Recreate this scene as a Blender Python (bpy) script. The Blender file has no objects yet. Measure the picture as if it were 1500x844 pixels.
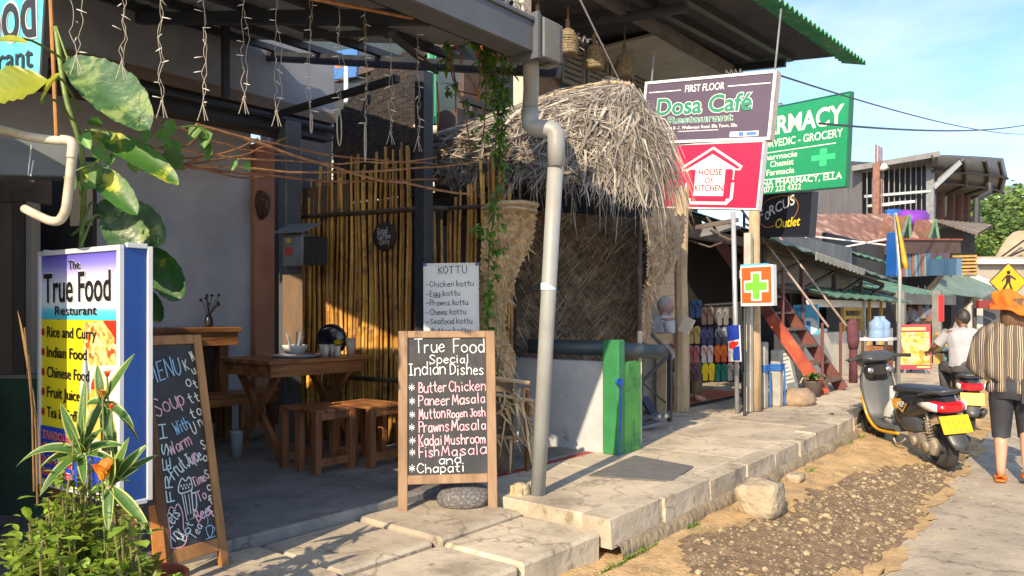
import bpy, bmesh, math, random
from math import radians as R, sin, cos, pi, atan2, sqrt
from mathutils import Vector as V, Matrix, Quaternion, noise as mnoise
random.seed(7)
SC = bpy.context.scene
COL = SC.collection

# ---------------------------------------------------------------- camera, sky, sun, exposure
F, CX, HY, HC, AZ = 1120.0, 750.0, 455.0, 1.60, R(39.4)     # photo pixels at 1500 wide
CA, SA = cos(AZ), sin(AZ)
cam_d = bpy.data.cameras.new('camera'); cam = bpy.data.objects.new('camera', cam_d); COL.objects.link(cam)
cam.location = (0, 0, HC); cam.rotation_euler = (R(90), 0, AZ - R(90))
cam_d.sensor_width = 36; cam_d.lens = F/1500*36; cam_d.shift_y = (HY-422)/1500
cam_d.clip_start = .05; cam_d.clip_end = 3000
SC.camera = cam

SUN_TO = V((-0.968, -0.25, 0)).normalized(); SUN_EL = R(31)
sun_dir = V((SUN_TO.x*cos(SUN_EL), SUN_TO.y*cos(SUN_EL), sin(SUN_EL)))
sd = bpy.data.lights.new('sun', 'SUN'); so = bpy.data.objects.new('sun', sd); COL.objects.link(so)
sd.energy = 4.0; sd.angle = R(.5); sd.color = (1.0, .80, .55)
so.location = (0, 0, 30); so.rotation_euler = (-sun_dir).to_track_quat('-Z', 'Y').to_euler()

W = bpy.data.worlds.new('World'); SC.world = W; W.use_nodes = True
nt = W.node_tree; nt.nodes.clear()
wo = nt.nodes.new('ShaderNodeOutputWorld'); bg = nt.nodes.new('ShaderNodeBackground')
sky = nt.nodes.new('ShaderNodeTexSky'); sky.sky_type = 'NISHITA'; sky.sun_disc = False
sky.sun_elevation = SUN_EL; sky.sun_rotation = atan2(SUN_TO.x, SUN_TO.y)
sky.air_density = 1.0; sky.dust_density = 1.0; sky.ozone_density = 4.0
tc = nt.nodes.new('ShaderNodeTexCoord'); mp = nt.nodes.new('ShaderNodeMapping'); mp.inputs['Scale'].default_value = (1, 1, 3.2)
nz = nt.nodes.new('ShaderNodeTexNoise'); nz.inputs['Scale'].default_value = 3.2; nz.inputs['Detail'].default_value = 7; nz.inputs['Roughness'].default_value = .55
cr = nt.nodes.new('ShaderNodeValToRGB'); cr.color_ramp.elements[0].position = .42; cr.color_ramp.elements[1].position = .72
cr.color_ramp.elements[1].color = (.42, .42, .42, 1)
mx = nt.nodes.new('ShaderNodeMix'); mx.data_type = 'RGBA'
mx.inputs['B'].default_value = (5.4, 5.4, 5.5, 1)
nt.links.new(tc.outputs['Generated'], mp.inputs['Vector']); nt.links.new(mp.outputs[0], nz.inputs['Vector'])
nt.links.new(nz.outputs['Fac'], cr.inputs[0]); nt.links.new(cr.outputs[0], mx.inputs['Factor'])
nt.links.new(sky.outputs[0], mx.inputs['A']); nt.links.new(mx.outputs['Result'], bg.inputs['Color'])
bg.inputs['Strength'].default_value = .14
nt.links.new(bg.outputs[0], wo.inputs['Surface'])
SC.view_settings.view_transform = 'Standard'; SC.view_settings.look = 'None'
SC.view_settings.gamma = 1; SC.view_settings.use_curve_mapping = False
SC.view_settings.exposure = .98

# ---------------------------------------------------------------- picking points of the place from photo pixels
def at(px, py, D):
    x = (px-CX)/F*D
    return V((D*CA + x*SA, D*SA - x*CA, HC-(py-HY)/F*D))
def gd(px, py, z=0.0): return at(px, py, (HC-z)*F/(py-HY))
def ont(px, py, t): return at(px, py, t/(SA-(px-CX)/F*CA))
def ons(px, py, s): return at(px, py, s/(CA+(px-CX)/F*SA))
Z = V((0, 0, 1)); SZ = .42            # pavement height
def w3(x, y, z): return V((x, y, z))

# ---------------------------------------------------------------- mesh builder
def wmat(o):
    m = o.matrix_basis.copy()
    while o.parent is not None:
        o = o.parent; m = o.matrix_basis @ m
    return m
def basis(d, up=Z):
    d = d.normalized()
    if abs(d.dot(up)) > .98: up = V((1, 0, 0)) if abs(d.x) < .9 else V((0, 1, 0))
    a = d.cross(up).normalized(); b = a.cross(d).normalized()
    return a, b
class MB:
    def __init__(s): s.v = []; s.f = []; s.m = []
    def add(s, vs, fs, m=0):
        k = len(s.v); s.v += [V(p) for p in vs]; s.f += [tuple(i+k for i in f) for f in fs]; s.m += [m]*len(fs); return s
    def obox(s, o, a, b, c, m=0):
        o = V(o); a = V(a); b = V(b); c = V(c)
        if a.cross(b).dot(c) < 0: a, b = b, a
        return s.add([o, o+a, o+a+b, o+b, o+c, o+a+c, o+a+b+c, o+b+c],
                     [(3,2,1,0), (4,5,6,7), (0,1,5,4), (1,2,6,5), (2,3,7,6), (3,0,4,7)], m)
    def box(s, x0, y0, z0, x1, y1, z1, m=0):
        return s.obox((x0,y0,z0), (x1-x0,0,0), (0,y1-y0,0), (0,0,z1-z0), m)
    def bar(s, p, q, w, h=None, up=Z, m=0):
        p = V(p); q = V(q); h = h or w; a, b = basis(q-p, up)
        return s.obox(p-a*w/2-b*h/2, a*w, b*h, q-p, m)
    def tube(s, pts, r, n=8, m=0, caps=True, flat=None):
        pts = [V(p) for p in pts]; N = len(pts); rs = r if isinstance(r, (list, tuple)) else [r]*N
        k = len(s.v); pa = None
        for i, p in enumerate(pts):
            d = (pts[min(i+1, N-1)]-pts[max(i-1, 0)])
            if d.length < 1e-9: d = Z.copy()
            d.normalize()
            if pa is None: a, b = basis(d)
            else:
                a = (pa-d*pa.dot(d))
                a = a.normalized() if a.length > 1e-6 else basis(d)[0]
                b = a.cross(d)
            pa = a
            for j in range(n):
                t = 2*pi*j/n; s.v.append(p+(a*cos(t)+b*sin(t)*(flat or 1))*rs[i])
        fs = []
        for i in range(N-1):
            for j in range(n):
                fs.append((k+i*n+j, k+i*n+(j+1) % n, k+(i+1)*n+(j+1) % n, k+(i+1)*n+j))
        if caps: fs += [tuple(k+j for j in reversed(range(n))), tuple(k+(N-1)*n+j for j in range(n))]
        s.f += fs; s.m += [m]*len(fs); return s
    def lathe(s, prof, c, n=20, m=0, ax=Z, caps=True):
        c = V(c); a, b = basis(V(ax)); ax = V(ax).normalized(); k = len(s.v)
        for r, z in prof:
            for j in range(n):
                t = 2*pi*j/n; s.v.append(c+ax*z+(a*cos(t)-b*sin(t))*max(r, 1e-4))
        fs = []; N = len(prof)
        for i in range(N-1):
            for j in range(n): fs.append((k+i*n+j, k+i*n+(j+1) % n, k+(i+1)*n+(j+1) % n, k+(i+1)*n+j))
        if caps: fs += [tuple(k+j for j in reversed(range(n))), tuple(k+(N-1)*n+j for j in range(n))]
        s.f += fs; s.m += [m]*len(fs); return s
    def prism(s, poly, d, m=0):                       # poly: 3D planar outline, d: extrusion vector
        n = len(poly); d = V(d); P = [V(p) for p in poly]
        return s.add(P+[p+d for p in P], [tuple(reversed(range(n))), tuple(range(n, 2*n))]+[(i, (i+1) % n, n+(i+1) % n, n+i) for i in range(n)], m)
    def quad(s, a, b, c, d, m=0): return s.add([a, b, c, d], [(0, 1, 2, 3)], m)
    def grid(s, P, m=0, mf=None):                     # P[i][j] points
        k = len(s.v); n = len(P[0])
        for row in P: s.v += [V(p) for p in row]
        for i in range(len(P)-1):
            for j in range(n-1):
                s.f.append((k+i*n+j, k+i*n+j+1, k+(i+1)*n+j+1, k+(i+1)*n+j)); s.m.append(mf(i, j) if mf else m)
        return s
    def loft(s, rings, n=16, m=0, caps=True):         # rings: (center, rx, ry[, yaw])
        k = len(s.v)
        for r in rings:
            c = V(r[0]); yaw = r[3] if len(r) > 3 else 0
            for j in range(n):
                t = 2*pi*j/n; x = cos(t)*r[1]; y = sin(t)*r[2]
                s.v.append(c+V((x*cos(yaw)-y*sin(yaw), x*sin(yaw)+y*cos(yaw), 0)))
        fs = []; N = len(rings)
        for i in range(N-1):
            for j in range(n): fs.append((k+i*n+j, k+i*n+(j+1) % n, k+(i+1)*n+(j+1) % n, k+(i+1)*n+j))
        if caps: fs += [tuple(k+j for j in reversed(range(n))), tuple(k+(N-1)*n+j for j in range(n))]
        s.f += fs; s.m += [m]*len(fs); return s
    def leaf(s, base, d, L, Wd, up=Z, droop=.3, cup=.2, shape='lance', n=7, mi=(0, 0, 0, 0), tw=0, inn=.5, rib=0):
        d = V(d).normalized(); a, b = basis(d, up)
        if tw: q = Quaternion(d, tw); a = q @ a; b = q @ b
        P = []
        for i in range(n+1):
            t = i/n
            w = {'lance': sin(pi*min(1, .08+t*.92))**.8*(1-t*.25), 'heart': (min(1, t*6)**.5)*(1-t**2.2)**.8,
                 'strap': min(1, .35+t*3)*(1-t**4)**.9, 'oval': sin(pi*min(1, .04+.96*t))**.6}[shape]*Wd/2
            rb = b*(rib*w*(1 if i % 2 else -1)); wav = 1+rib*1.2*sin(i*1.7)*(.5 if rib else 0)
            w *= wav; c = V(base)+d*L*(t-.18*droop*t*t)-Z*droop*L*t*t*.6
            sw_ = d*(w*.45 if rib else 0); P.append([c-a*w+b*cup*w+rb+sw_, c-a*w*inn+b*cup*w*inn*.7+rb+sw_*.5, c, c+a*w*inn+b*cup*w*inn*.7+rb+sw_*.5, c+a*w+b*cup*w+rb+sw_])
        return s.grid(P, mf=lambda i, j: mi[j])
    def jit(s, amp, sc=3.0, seed=0):
        for i, p in enumerate(s.v):
            s.v[i] = p+mnoise.noise_vector(p*sc+V((seed, seed*.7, 0)))*amp
        return s
    def build(s, name, mats, parent=None, smooth=False, bevel=0, org=None):
        me = bpy.data.meshes.new(name); o = bpy.data.objects.new(name, me); COL.objects.link(o)
        if parent is not None:
            o.parent = parent; mi = wmat(parent).inverted()
            vs = [mi @ p for p in s.v]
        else:
            if org is None:
                xs = [p.x for p in s.v]; ys = [p.y for p in s.v]
                org = V(((min(xs)+max(xs))/2, (min(ys)+max(ys))/2, min(p.z for p in s.v)))
            o.location = org; vs = [p-V(org) for p in s.v]
        me.from_pydata([tuple(p) for p in vs], [], s.f)
        if not isinstance(mats, (list, tuple)): mats = [mats]
        for m in mats: me.materials.append(m)
        if len(mats) > 1: me.polygons.foreach_set('material_index', s.m)
        if smooth: me.polygons.foreach_set('use_smooth', [True]*len(s.f))
        me.validate(); me.update()
        if bevel:
            md = o.modifiers.new('bevel', 'BEVEL'); md.width = bevel; md.segments = 1; md.limit_method = 'ANGLE'; md.angle_limit = R(50)
        return o
def tag(o, label=None, cat=None, group=None, kind=None):
    if label: o['label'] = label
    if cat: o['category'] = cat
    if group: o['group'] = group
    if kind: o['kind'] = kind
    return o
def thing(name, label, cat, loc, rz=0, group=None):
    o = bpy.data.objects.new(name, None); COL.objects.link(o); o.empty_display_size = .1
    o.matrix_basis = Matrix.Translation(V(loc)) @ Matrix.Rotation(rz, 4, 'Z')
    return tag(o, label, cat, group)
def struct(o): o['kind'] = 'structure'; return o
def dup(root, loc, rz, label=None, group=None):
    r = root.copy(); COL.objects.link(r)
    r.matrix_basis = Matrix.Translation(V(loc)) @ Matrix.Rotation(rz, 4, 'Z')
    if label: r['label'] = label
    if group: r['group'] = group
    for ch in list(root.children):
        c = ch.copy(); COL.objects.link(c); c.parent = r
        for g in list(ch.children):
            d = g.copy(); COL.objects.link(d); d.parent = c
    return r
def L2(o, *p):                                        # local point of an Empty -> world
    return o.matrix_basis @ V(p)

# ---------------------------------------------------------------- materials
MATS = {}
def M(name, c1, c2=None, sc=5, rough=.75, bump=.15, bsc=None, metal=0, isl=0, st=(1, 1, 1), lo=.38, hi=.62, c3=None, sc3=1.3, lo3=.5, hi3=.7, trans=0, coat=0, rnd=0, crack=0):
    if name in MATS: return MATS[name]
    m = bpy.data.materials.new(name); m.use_nodes = True; t = m.node_tree; N = t.nodes; Lk = t.links
    b = N['Principled BSDF']; b.inputs['Roughness'].default_value = rough; b.inputs['Metallic'].default_value = metal
    c2 = c2 or tuple(x*.72 for x in c1)
    tcn = N.new('ShaderNodeTexCoord'); mpn = N.new('ShaderNodeMapping'); mpn.inputs['Scale'].default_value = st
    Lk.new(tcn.outputs['Object'], mpn.inputs['Vector'])
    n1 = N.new('ShaderNodeTexNoise'); n1.inputs['Scale'].default_value = sc; n1.inputs['Detail'].default_value = 8; n1.inputs['Roughness'].default_value = .62
    Lk.new(mpn.outputs[0], n1.inputs['Vector'])
    r1 = N.new('ShaderNodeValToRGB'); r1.color_ramp.elements[0].position = lo; r1.color_ramp.elements[1].position = hi
    r1.color_ramp.elements[0].color = (*c1, 1); r1.color_ramp.elements[1].color = (*c2, 1)
    Lk.new(n1.outputs['Fac'], r1.inputs[0]); col = r1.outputs[0]
    if c3:
        n3 = N.new('ShaderNodeTexNoise'); n3.inputs['Scale'].default_value = sc3; n3.inputs['Detail'].default_value = 9; n3.inputs['Roughness'].default_value = .7
        Lk.new(tcn.outputs['Object'], n3.inputs['Vector'])
        r3 = N.new('ShaderNodeValToRGB'); r3.color_ramp.elements[0].position = lo3; r3.color_ramp.elements[1].position = hi3
        r3.color_ramp.elements[0].color = (0, 0, 0, 1); r3.color_ramp.elements[1].color = (1, 1, 1, 1)
        Lk.new(n3.outputs['Fac'], r3.inputs[0])
        x = N.new('ShaderNodeMix'); x.data_type = 'RGBA'; Lk.new(r3.outputs[0], x.inputs['Factor']); Lk.new(col, x.inputs['A']); x.inputs['B'].default_value = (*c3, 1)
        col = x.outputs['Result']
    if crack:                                           # thin wandering cracks and scattered dark stains
        nw = N.new('ShaderNodeTexNoise'); nw.inputs['Scale'].default_value = 5; nw.inputs['Detail'].default_value = 6
        Lk.new(tcn.outputs['Object'], nw.inputs['Vector'])
        va = N.new('ShaderNodeVectorMath'); va.operation = 'MULTIPLY_ADD'; va.inputs[1].default_value = (.45, .45, .45); Lk.new(nw.outputs['Color'], va.inputs[0]); Lk.new(tcn.outputs['Object'], va.inputs[2])
        vo = N.new('ShaderNodeTexVoronoi'); vo.feature = 'DISTANCE_TO_EDGE'; vo.inputs['Scale'].default_value = crack; Lk.new(va.outputs[0], vo.inputs['Vector'])
        rc = N.new('ShaderNodeValToRGB'); rc.color_ramp.elements[0].position = .003; rc.color_ramp.elements[1].position = .012; rc.color_ramp.elements[0].color = (.62, .61, .6, 1); Lk.new(vo.outputs['Distance'], rc.inputs[0])
        nb = N.new('ShaderNodeTexNoise'); nb.inputs['Scale'].default_value = 11; nb.inputs['Detail'].default_value = 3; Lk.new(tcn.outputs['Object'], nb.inputs['Vector'])
        rb = N.new('ShaderNodeValToRGB'); rb.color_ramp.elements[0].position = .28; rb.color_ramp.elements[1].position = .38; rb.color_ramp.elements[0].color = (.62, .60, .57, 1); Lk.new(nb.outputs['Fac'], rb.inputs[0])
        for q in (rc, rb):
            x = N.new('ShaderNodeMix'); x.data_type = 'RGBA'; x.blend_type = 'MULTIPLY'; x.inputs['Factor'].default_value = 1; Lk.new(col, x.inputs['A']); Lk.new(q.outputs[0], x.inputs['B']); col = x.outputs['Result']
    for amt, which in ((isl, 'g'), (rnd, 'o')):
        if amt:
            if which == 'g': g = N.new('ShaderNodeNewGeometry'); src = g.outputs['Random Per Island']
            else: g = N.new('ShaderNodeObjectInfo'); src = g.outputs['Random']
            mr = N.new('ShaderNodeMapRange'); mr.inputs['To Min'].default_value = 1-amt; mr.inputs['To Max'].default_value = 1+amt
            Lk.new(src, mr.inputs['Value']); hs = N.new('ShaderNodeHueSaturation'); Lk.new(mr.outputs[0], hs.inputs['Value']); Lk.new(col, hs.inputs['Color'])
            h2 = N.new('ShaderNodeMapRange'); h2.inputs['To Min'].default_value = .5-.02*amt; h2.inputs['To Max'].default_value = .5+.03*amt
            Lk.new(src, h2.inputs['Value']); Lk.new(h2.outputs[0], hs.inputs['Hue'])
            col = hs.outputs[0]
    Lk.new(col, b.inputs['Base Color'])
    if bump:
        n2 = N.new('ShaderNodeTexNoise'); n2.inputs['Scale'].default_value = bsc or sc*4; n2.inputs['Detail'].default_value = 6
        Lk.new(mpn.outputs[0], n2.inputs['Vector'])
        bp = N.new('ShaderNodeBump'); bp.inputs['Strength'].default_value = min(1, bump*2); bp.inputs['Distance'].default_value = .02*bump*3
        Lk.new(n2.outputs['Fac'], bp.inputs['Height']); Lk.new(bp.outputs[0], b.inputs['Normal'])
        rr = N.new('ShaderNodeMapRange'); rr.inputs['To Min'].default_value = max(.05, rough-.12); rr.inputs['To Max'].default_value = min(1, rough+.12)
        Lk.new(n1.outputs['Fac'], rr.inputs['Value']); Lk.new(rr.outputs[0], b.inputs['Roughness'])
    if coat: b.inputs['Coat Weight'].default_value = coat; b.inputs['Coat Roughness'].default_value = .08
    if trans:
        tr = N.new('ShaderNodeBsdfTranslucent'); ms = N.new('ShaderNodeMixShader'); ms.inputs[0].default_value = trans
        Lk.new(col, tr.inputs['Color']); out = N['Material Output']
        Lk.new(b.outputs[0], ms.inputs[1]); Lk.new(tr.outputs[0], ms.inputs[2]); Lk.new(ms.outputs[0], out.inputs['Surface'])
    MATS[name] = m; return m
def ramp_mat(name, axis, stops, rough=.35, length=1.0):
    """printed colour bands along a local axis (0 x, 1 y, 2 z) of the object, 0..length metres"""
    m = bpy.data.materials.new(name); m.use_nodes = True; t = m.node_tree; b = t.nodes['Principled BSDF']; b.inputs['Roughness'].default_value = rough
    tcn = t.nodes.new('ShaderNodeTexCoord'); sx = t.nodes.new('ShaderNodeSeparateXYZ'); t.links.new(tcn.outputs['Object'], sx.inputs[0])
    mr = t.nodes.new('ShaderNodeMapRange'); mr.inputs['From Max'].default_value = length; t.links.new(sx.outputs[axis], mr.inputs['Value'])
    cr = t.nodes.new('ShaderNodeValToRGB'); els = cr.color_ramp.elements
    els[0].position = stops[0][0]; els[0].color = (*stops[0][1], 1); els[1].position = stops[-1][0]; els[1].color = (*stops[-1][1], 1)
    for p, c in stops[1:-1]:
        e = els.new(p); e.color = (*c, 1)
    t.links.new(mr.outputs[0], cr.inputs[0]); t.links.new(cr.outputs[0], b.inputs['Base Color']); return m
def speck_mat(name, cols, sc=30, rough=.35):
    """a printed food picture: voronoi cells of several colours"""
    m = bpy.data.materials.new(name); m.use_nodes = True; t = m.node_tree; b = t.nodes['Principled BSDF']; b.inputs['Roughness'].default_value = rough
    tcn = t.nodes.new('ShaderNodeTexCoord'); vo = t.nodes.new('ShaderNodeTexVoronoi'); vo.inputs['Scale'].default_value = sc
    nzz = t.nodes.new('ShaderNodeTexNoise'); nzz.inputs['Scale'].default_value = sc*.35; nzz.inputs['Detail'].default_value = 5
    t.links.new(tcn.outputs['Object'], vo.inputs['Vector']); t.links.new(tcn.outputs['Object'], nzz.inputs['Vector'])
    sp = t.nodes.new('ShaderNodeSeparateColor'); t.links.new(vo.outputs['Color'], sp.inputs[0])
    ad = t.nodes.new('ShaderNodeMath'); ad.operation = 'ADD'; t.links.new(sp.outputs[0], ad.inputs[0]); t.links.new(nzz.outputs['Fac'], ad.inputs[1])
    dv = t.nodes.new('ShaderNodeMath'); dv.operation = 'MULTIPLY'; dv.inputs[1].default_value = .55; t.links.new(ad.outputs[0], dv.inputs[0])
    cr = t.nodes.new('ShaderNodeValToRGB'); els = cr.color_ramp.elements; n = len(cols)
    els[0].position = .12; els[0].color = (*cols[0], 1); els[1].position = .88; els[1].color = (*cols[-1], 1)
    for i in range(1, n-1):
        e = els.new(.12+.76*i/(n-1)); e.color = (*cols[i], 1)
    t.links.new(dv.outputs[0], cr.inputs[0]); t.links.new(cr.outputs[0], b.inputs['Base Color']); return m

WOOD = M('brown_wood', (.30, .125, .045), (.13, .045, .016), sc=9, st=(1, 1, .18), rough=.5, bump=.2, bsc=40, rnd=.15)
WOODX = M('brown_wood_lengthwise', (.34, .15, .05), (.13, .048, .016), sc=9, st=(.16, 1, 1), rough=.45, bump=.2, bsc=40, rnd=.15)
PALEWOOD = M('board_frame_wood', (.31, .20, .115), (.21, .13, .07), sc=14, st=(1, 1, .12), rough=.6, bump=.1, bsc=50)
OCHREWOOD = M('ochre_frame_wood', (.42, .20, .055), (.25, .11, .03), sc=14, st=(1, 1, .12), rough=.5, bump=.1, bsc=50)
POSTWOOD = M('weathered_post_wood', (.50, .38, .23), (.34, .24, .14), sc=7, st=(1, 1, .15), rough=.8, bump=.3, bsc=30, c3=(.20, .13, .07), sc3=2)
BLACKSTEEL = M('black_steel', (.018, .022, .032), (.03, .032, .038), sc=6, rough=.5, bump=.05)
GREYSTEEL = M('grey_painted_steel', (.20, .22, .235), (.13, .145, .16), sc=4, rough=.5, bump=.05, c3=(.10, .07, .05), sc3=4, lo3=.6, hi3=.8)
GALV = M('galvanised_steel', (.42, .45, .47), (.33, .36, .38), sc=8, rough=.42, bump=.05, metal=.3)
PVC = M('grey_pvc', (.30, .315, .31), (.25, .26, .255), sc=3, rough=.42, bump=.03, c3=(.26, .24, .20), sc3=2.5, lo3=.55, hi3=.8)
CREAMPVC = M('cream_pvc', (.55, .50, .40), (.45, .40, .31), sc=6, rough=.45, bump=.05, c3=(.26, .20, .13), sc3=5)
WHITEPAINT = M('white_paint', (.78, .78, .76), (.68, .68, .66), sc=3, rough=.5, bump=.03)
RUST = M('rusty_iron', (.30, .12, .05), (.14, .06, .03), sc=20, rough=.85, bump=.3)
CONC = M('pale_concrete', (.50, .43, .325), (.37, .315, .235), sc=2.2, rough=.88, bump=.2, bsc=26, isl=.13, crack=.7, c3=(.19, .16, .12), sc3=1.6, lo3=.5, hi3=.7)
KERB = M('kerb_concrete', (.485, .42, .32), (.345, .295, .22), sc=4, rough=.9, bump=.2, bsc=30, isl=.16, crack=.9, c3=(.17, .14, .105), sc3=2.6, lo3=.52, hi3=.72)
DARKCONC = M('dark_cement', (.24, .235, .225), (.16, .157, .15), sc=2.5, rough=.75, bump=.18, bsc=20, c3=(.33, .31, .28), sc3=1.5, lo3=.55, hi3=.75, crack=.9)
CHALKBOARD = M('chalkboard', (.022, .024, .028), (.034, .036, .040), sc=5, rough=.65, bump=.02, c3=(.085, .087, .09), sc3=2.2, lo3=.48, hi3=.8)
CHALKW = M('white_chalk', (.80, .80, .80), (.66, .66, .66), sc=60, rough=.9, bump=0)
CHALKP = M('pink_chalk', (.80, .36, .44), (.82, .58, .62), sc=30, rough=.9, bump=0)
CHALKB = M('blue_chalk', (.36, .62, .84), (.30, .52, .74), sc=40, rough=.9, bump=0)
CHALKG = M('pale_green_chalk', (.66, .82, .80), (.55, .72, .70), sc=40, rough=.9, bump=0)
CHALKY = M('cream_chalk', (.84, .80, .66), (.72, .68, .55), sc=40, rough=.9, bump=0)
BLACKPAINT = M('black_paint', (.012, .012, .014), (.02, .02, .022), sc=6, rough=.35, bump=0)
def flat(name, c, rough=.4, coat=0, v=.9, sc=4): return M(name, c, tuple(x*v for x in c), sc=sc, rough=rough, bump=0, coat=coat, c3=tuple(x*.72+.015 for x in c), sc3=2.3, lo3=.54, hi3=.82)

# ---------------------------------------------------------------- boards and writing
class Board:
    """a flat face given by three corners; (x, y) run 0..1 from the top left of it"""
    def __init__(s, ll, lr, ul, w=None, h=None):
        s.O = V(ll); s.U = (V(lr)-s.O); s.w = w or s.U.length; s.U.normalize()
        v = V(ul)-s.O; v = v-s.U*v.dot(s.U); s.h = h or v.length; s.Vv = v.normalized(); s.N = s.U.cross(s.Vv)
    def P(s, x, y, d=0.0): return s.O+s.U*(x*s.w)+s.Vv*((1-y)*s.h)+s.N*d
    def rect(s, mb, x0, y0, x1, y1, d, m=0): return mb.quad(s.P(x0, y1, d), s.P(x1, y1, d), s.P(x1, y0, d), s.P(x0, y0, d), m)
    def slab(s, mb, x0, y0, x1, y1, d0, d1, m=0): return mb.obox(s.P(x0, y1, d0), s.U*((x1-x0)*s.w), s.Vv*((y1-y0)*s.h), s.N*(d1-d0), m)
    def frame(s, mb, bw, d0, d1, m=0):
        bx = bw/s.w; by = bw/s.h
        s.slab(mb, 0, 0, 1, by, d0, d1, m); s.slab(mb, 0, 1-by, 1, 1, d0, d1, m)
        s.slab(mb, 0, by, bx, 1-by, d0, d1, m); s.slab(mb, 1-bx, by, 1, 1-by, d0, d1, m); return mb
    def circ(s, mb, x, y, rx, ry, d, n=20, m=0): 
        c = s.P(x, y, d); return mb.add([c+s.U*rx*cos(2*pi*i/n)+s.Vv*ry*sin(2*pi*i/n) for i in range(n)], [tuple(range(n))], m)
    def poly(s, mb, pts, d, m=0): return mb.add([s.P(x, y, d) for x, y in pts], [tuple(range(len(pts)))], m)
    def local(s, me_verts, xa, ya, xb, yb, d, sx, sy, sh=0):
        a = s.P(xa, ya, d); b = s.P(xb, yb, d); ux = (b-a).normalized(); uy = s.N.cross(ux)
        return [a+ux*(x*sx+y*sy*sh)+uy*(y*sy) for x, y in me_verts], ux
_tc = {}
def glyphs(txt, bold):
    k = (txt, bold)
    if k not in _tc:
        cu = bpy.data.curves.new('lettering', 'FONT'); cu.body = txt; cu.size = 1; cu.offset = bold; cu.resolution_u = 4
        o = bpy.data.objects.new('lettering', cu); me = bpy.data.meshes.new_from_object(o)
        _tc[k] = ([(v.co.x, v.co.y) for v in me.vertices], [tuple(p.vertices) for p in me.polygons])
        bpy.data.objects.remove(o); bpy.data.meshes.remove(me); bpy.data.curves.remove(cu)
    return _tc[k]
CAP = max(y for x, y in glyphs('H', 0)[0])
def text(B, mb, txt, xa, ya, xb, yb, h, bold=0, d=.003, sh=0, m=0, ref=0):
    """printed words: baseline from (xa,ya) to (xb,yb) on the board, cap height h metres"""
    vs, fs = glyphs(txt, bold); v0 = glyphs(txt, ref)[0]
    x0 = min(v[0] for v in v0); x1 = max(v[0] for v in v0)
    Lw = (B.P(xb, yb)-B.P(xa, ya)).length; sx = Lw/(x1-x0); sy = h/CAP
    pts, _ = B.local([(x-x0, y) for x, y in vs], xa, ya, xb, yb, d, sx, sy, sh)
    return mb.add(pts, fs, m)
GL = {}
for _l in '''A 6 0,0 3,10 6,0|1,4 5,4
B 5 0,0 0,10|~0,10 4,9.3 4,6 0,5.2|~0,5.2 5,4 5,1 0,0
C 6 ~6,8 3,10 0.3,7 0.3,3 3,0 6,2
D 6 0,0 0,10|~0,10 5,8.4 6,5 5,1.6 0,0
E 5 5,10 0,10 0,0 5,0|0,5 4,5
F 5 5,10 0,10 0,0|0,5 4,5
G 6 ~6,8 3,10 0,6 0.5,2 3,0 6,2 6,4|6,4 3.5,4
H 6 0,0 0,10|6,0 6,10|0,5 6,5
I 4 0,10 4,10|2,10 2,0|0,0 4,0
J 5 ~4,10 4,3 2.5,0 0,2|1.5,10 6,10
K 5 0,0 0,10|5,10 0,4|1,5 5,0
L 5 0,10 0,0 5,0
M 7 0,0 1,10 3.5,3 6,10 7,0
N 6 0,0 0,10 6,0 6,10
O 6 ~3,10 0.2,7 0.2,3 3,0 5.8,3 5.8,7 3,10
P 5 0,0 0,10|~0,10 5,9 5,6 0,5
R 6 0,0 0,10|~0,10 5,9 5,6 0,5|2,5 6,0
S 6 ~6,8.7 3,10 0.5,7.7 3,5 5.8,2.5 3,0 0,1.5
T 7 0,10 7,10|3.5,10 3.5,0
U 6 ~0,10 0.2,3 3,0 5.8,3 6,10
V 6 0,10 3,0 6,10
W 8 0,10 2,0 4,7 6,0 8,10
Y 6 0,10 3,5|6,10 3,5 3,0
a 5 ~5,5.5 2,6 0,3 2,0 5,2.4|5,6 5,0
b 5 0,10 0,0|~0,4 3,6 5,3 3,0 0,1
c 5 ~5,5 2.5,6 0,3 2.5,0 5,1
d 5 ~5,4.5 2,6 0,3 2,0 5,1.8|5,10 5,0
e 5 ~0.2,3 5,3.6 3,6 0,3.2 1.2,0.4 3,0 5,1
f 4 ~5,9 3,10 2,8 2,0|0,6 4,6
g 5 ~5,5.5 2,6 0,3 2,0 5,2.4|~5,6 5,-1 3,-3 0,-2
h 5 0,10 0,0|~0,4 3,6 5,4 5,0
i 2 1,6 1,0|1,8.3 1,9
j 3 ~2,6 2,-2 0,-3|2,8.3 2,9
k 5 0,10 0,0|4,6 0,2.5|1,3.2 4.5,0
l 2 1,10 1,0
m 7 0,6 0,0|~0,4 2,6 3.5,4 3.5,0|~3.5,4 5.5,6 7,4 7,0
n 5 0,6 0,0|~0,4 3,6 5,4 5,0
o 5 ~2.5,6 0,4.5 0,1.5 2.5,0 5,1.5 5,4.5 2.5,6
p 5 0,6 0,-3|~0,5 3,6 5,3 3,0 0,1
r 4 0,6 0,0|~0,4 2,6 4,5.5
s 5 ~4.5,5 2.5,6 .5,4.7 2.5,3 4.5,1.3 2.5,0 0,1
t 4 ~2,9 2,1.5 4,0|0,6 4,6
u 5 ~0,6 0,2 2.5,0 5,2|5,6 5,0
v 5 0,6 2.5,0 5,6
w 7 0,6 1.7,0 3.5,5 5.3,0 7,6
y 5 0,6 2.5,1|5,6 1,-3
z 5 0,6 5,6 0,0 5,0
* 5 2.5,1.5 2.5,8.5|0,3 5,7|0,7 5,3|-.5,5 5.5,5
- 4 0,4 4,4
& 6 ~6,0 1,7 3,10 4.5,8 0,3 2,0 6,4'''.split('\n'):
    _p = _l.split(' ', 2); GL[_p[0]] = (float(_p[1]), _p[2])
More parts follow.
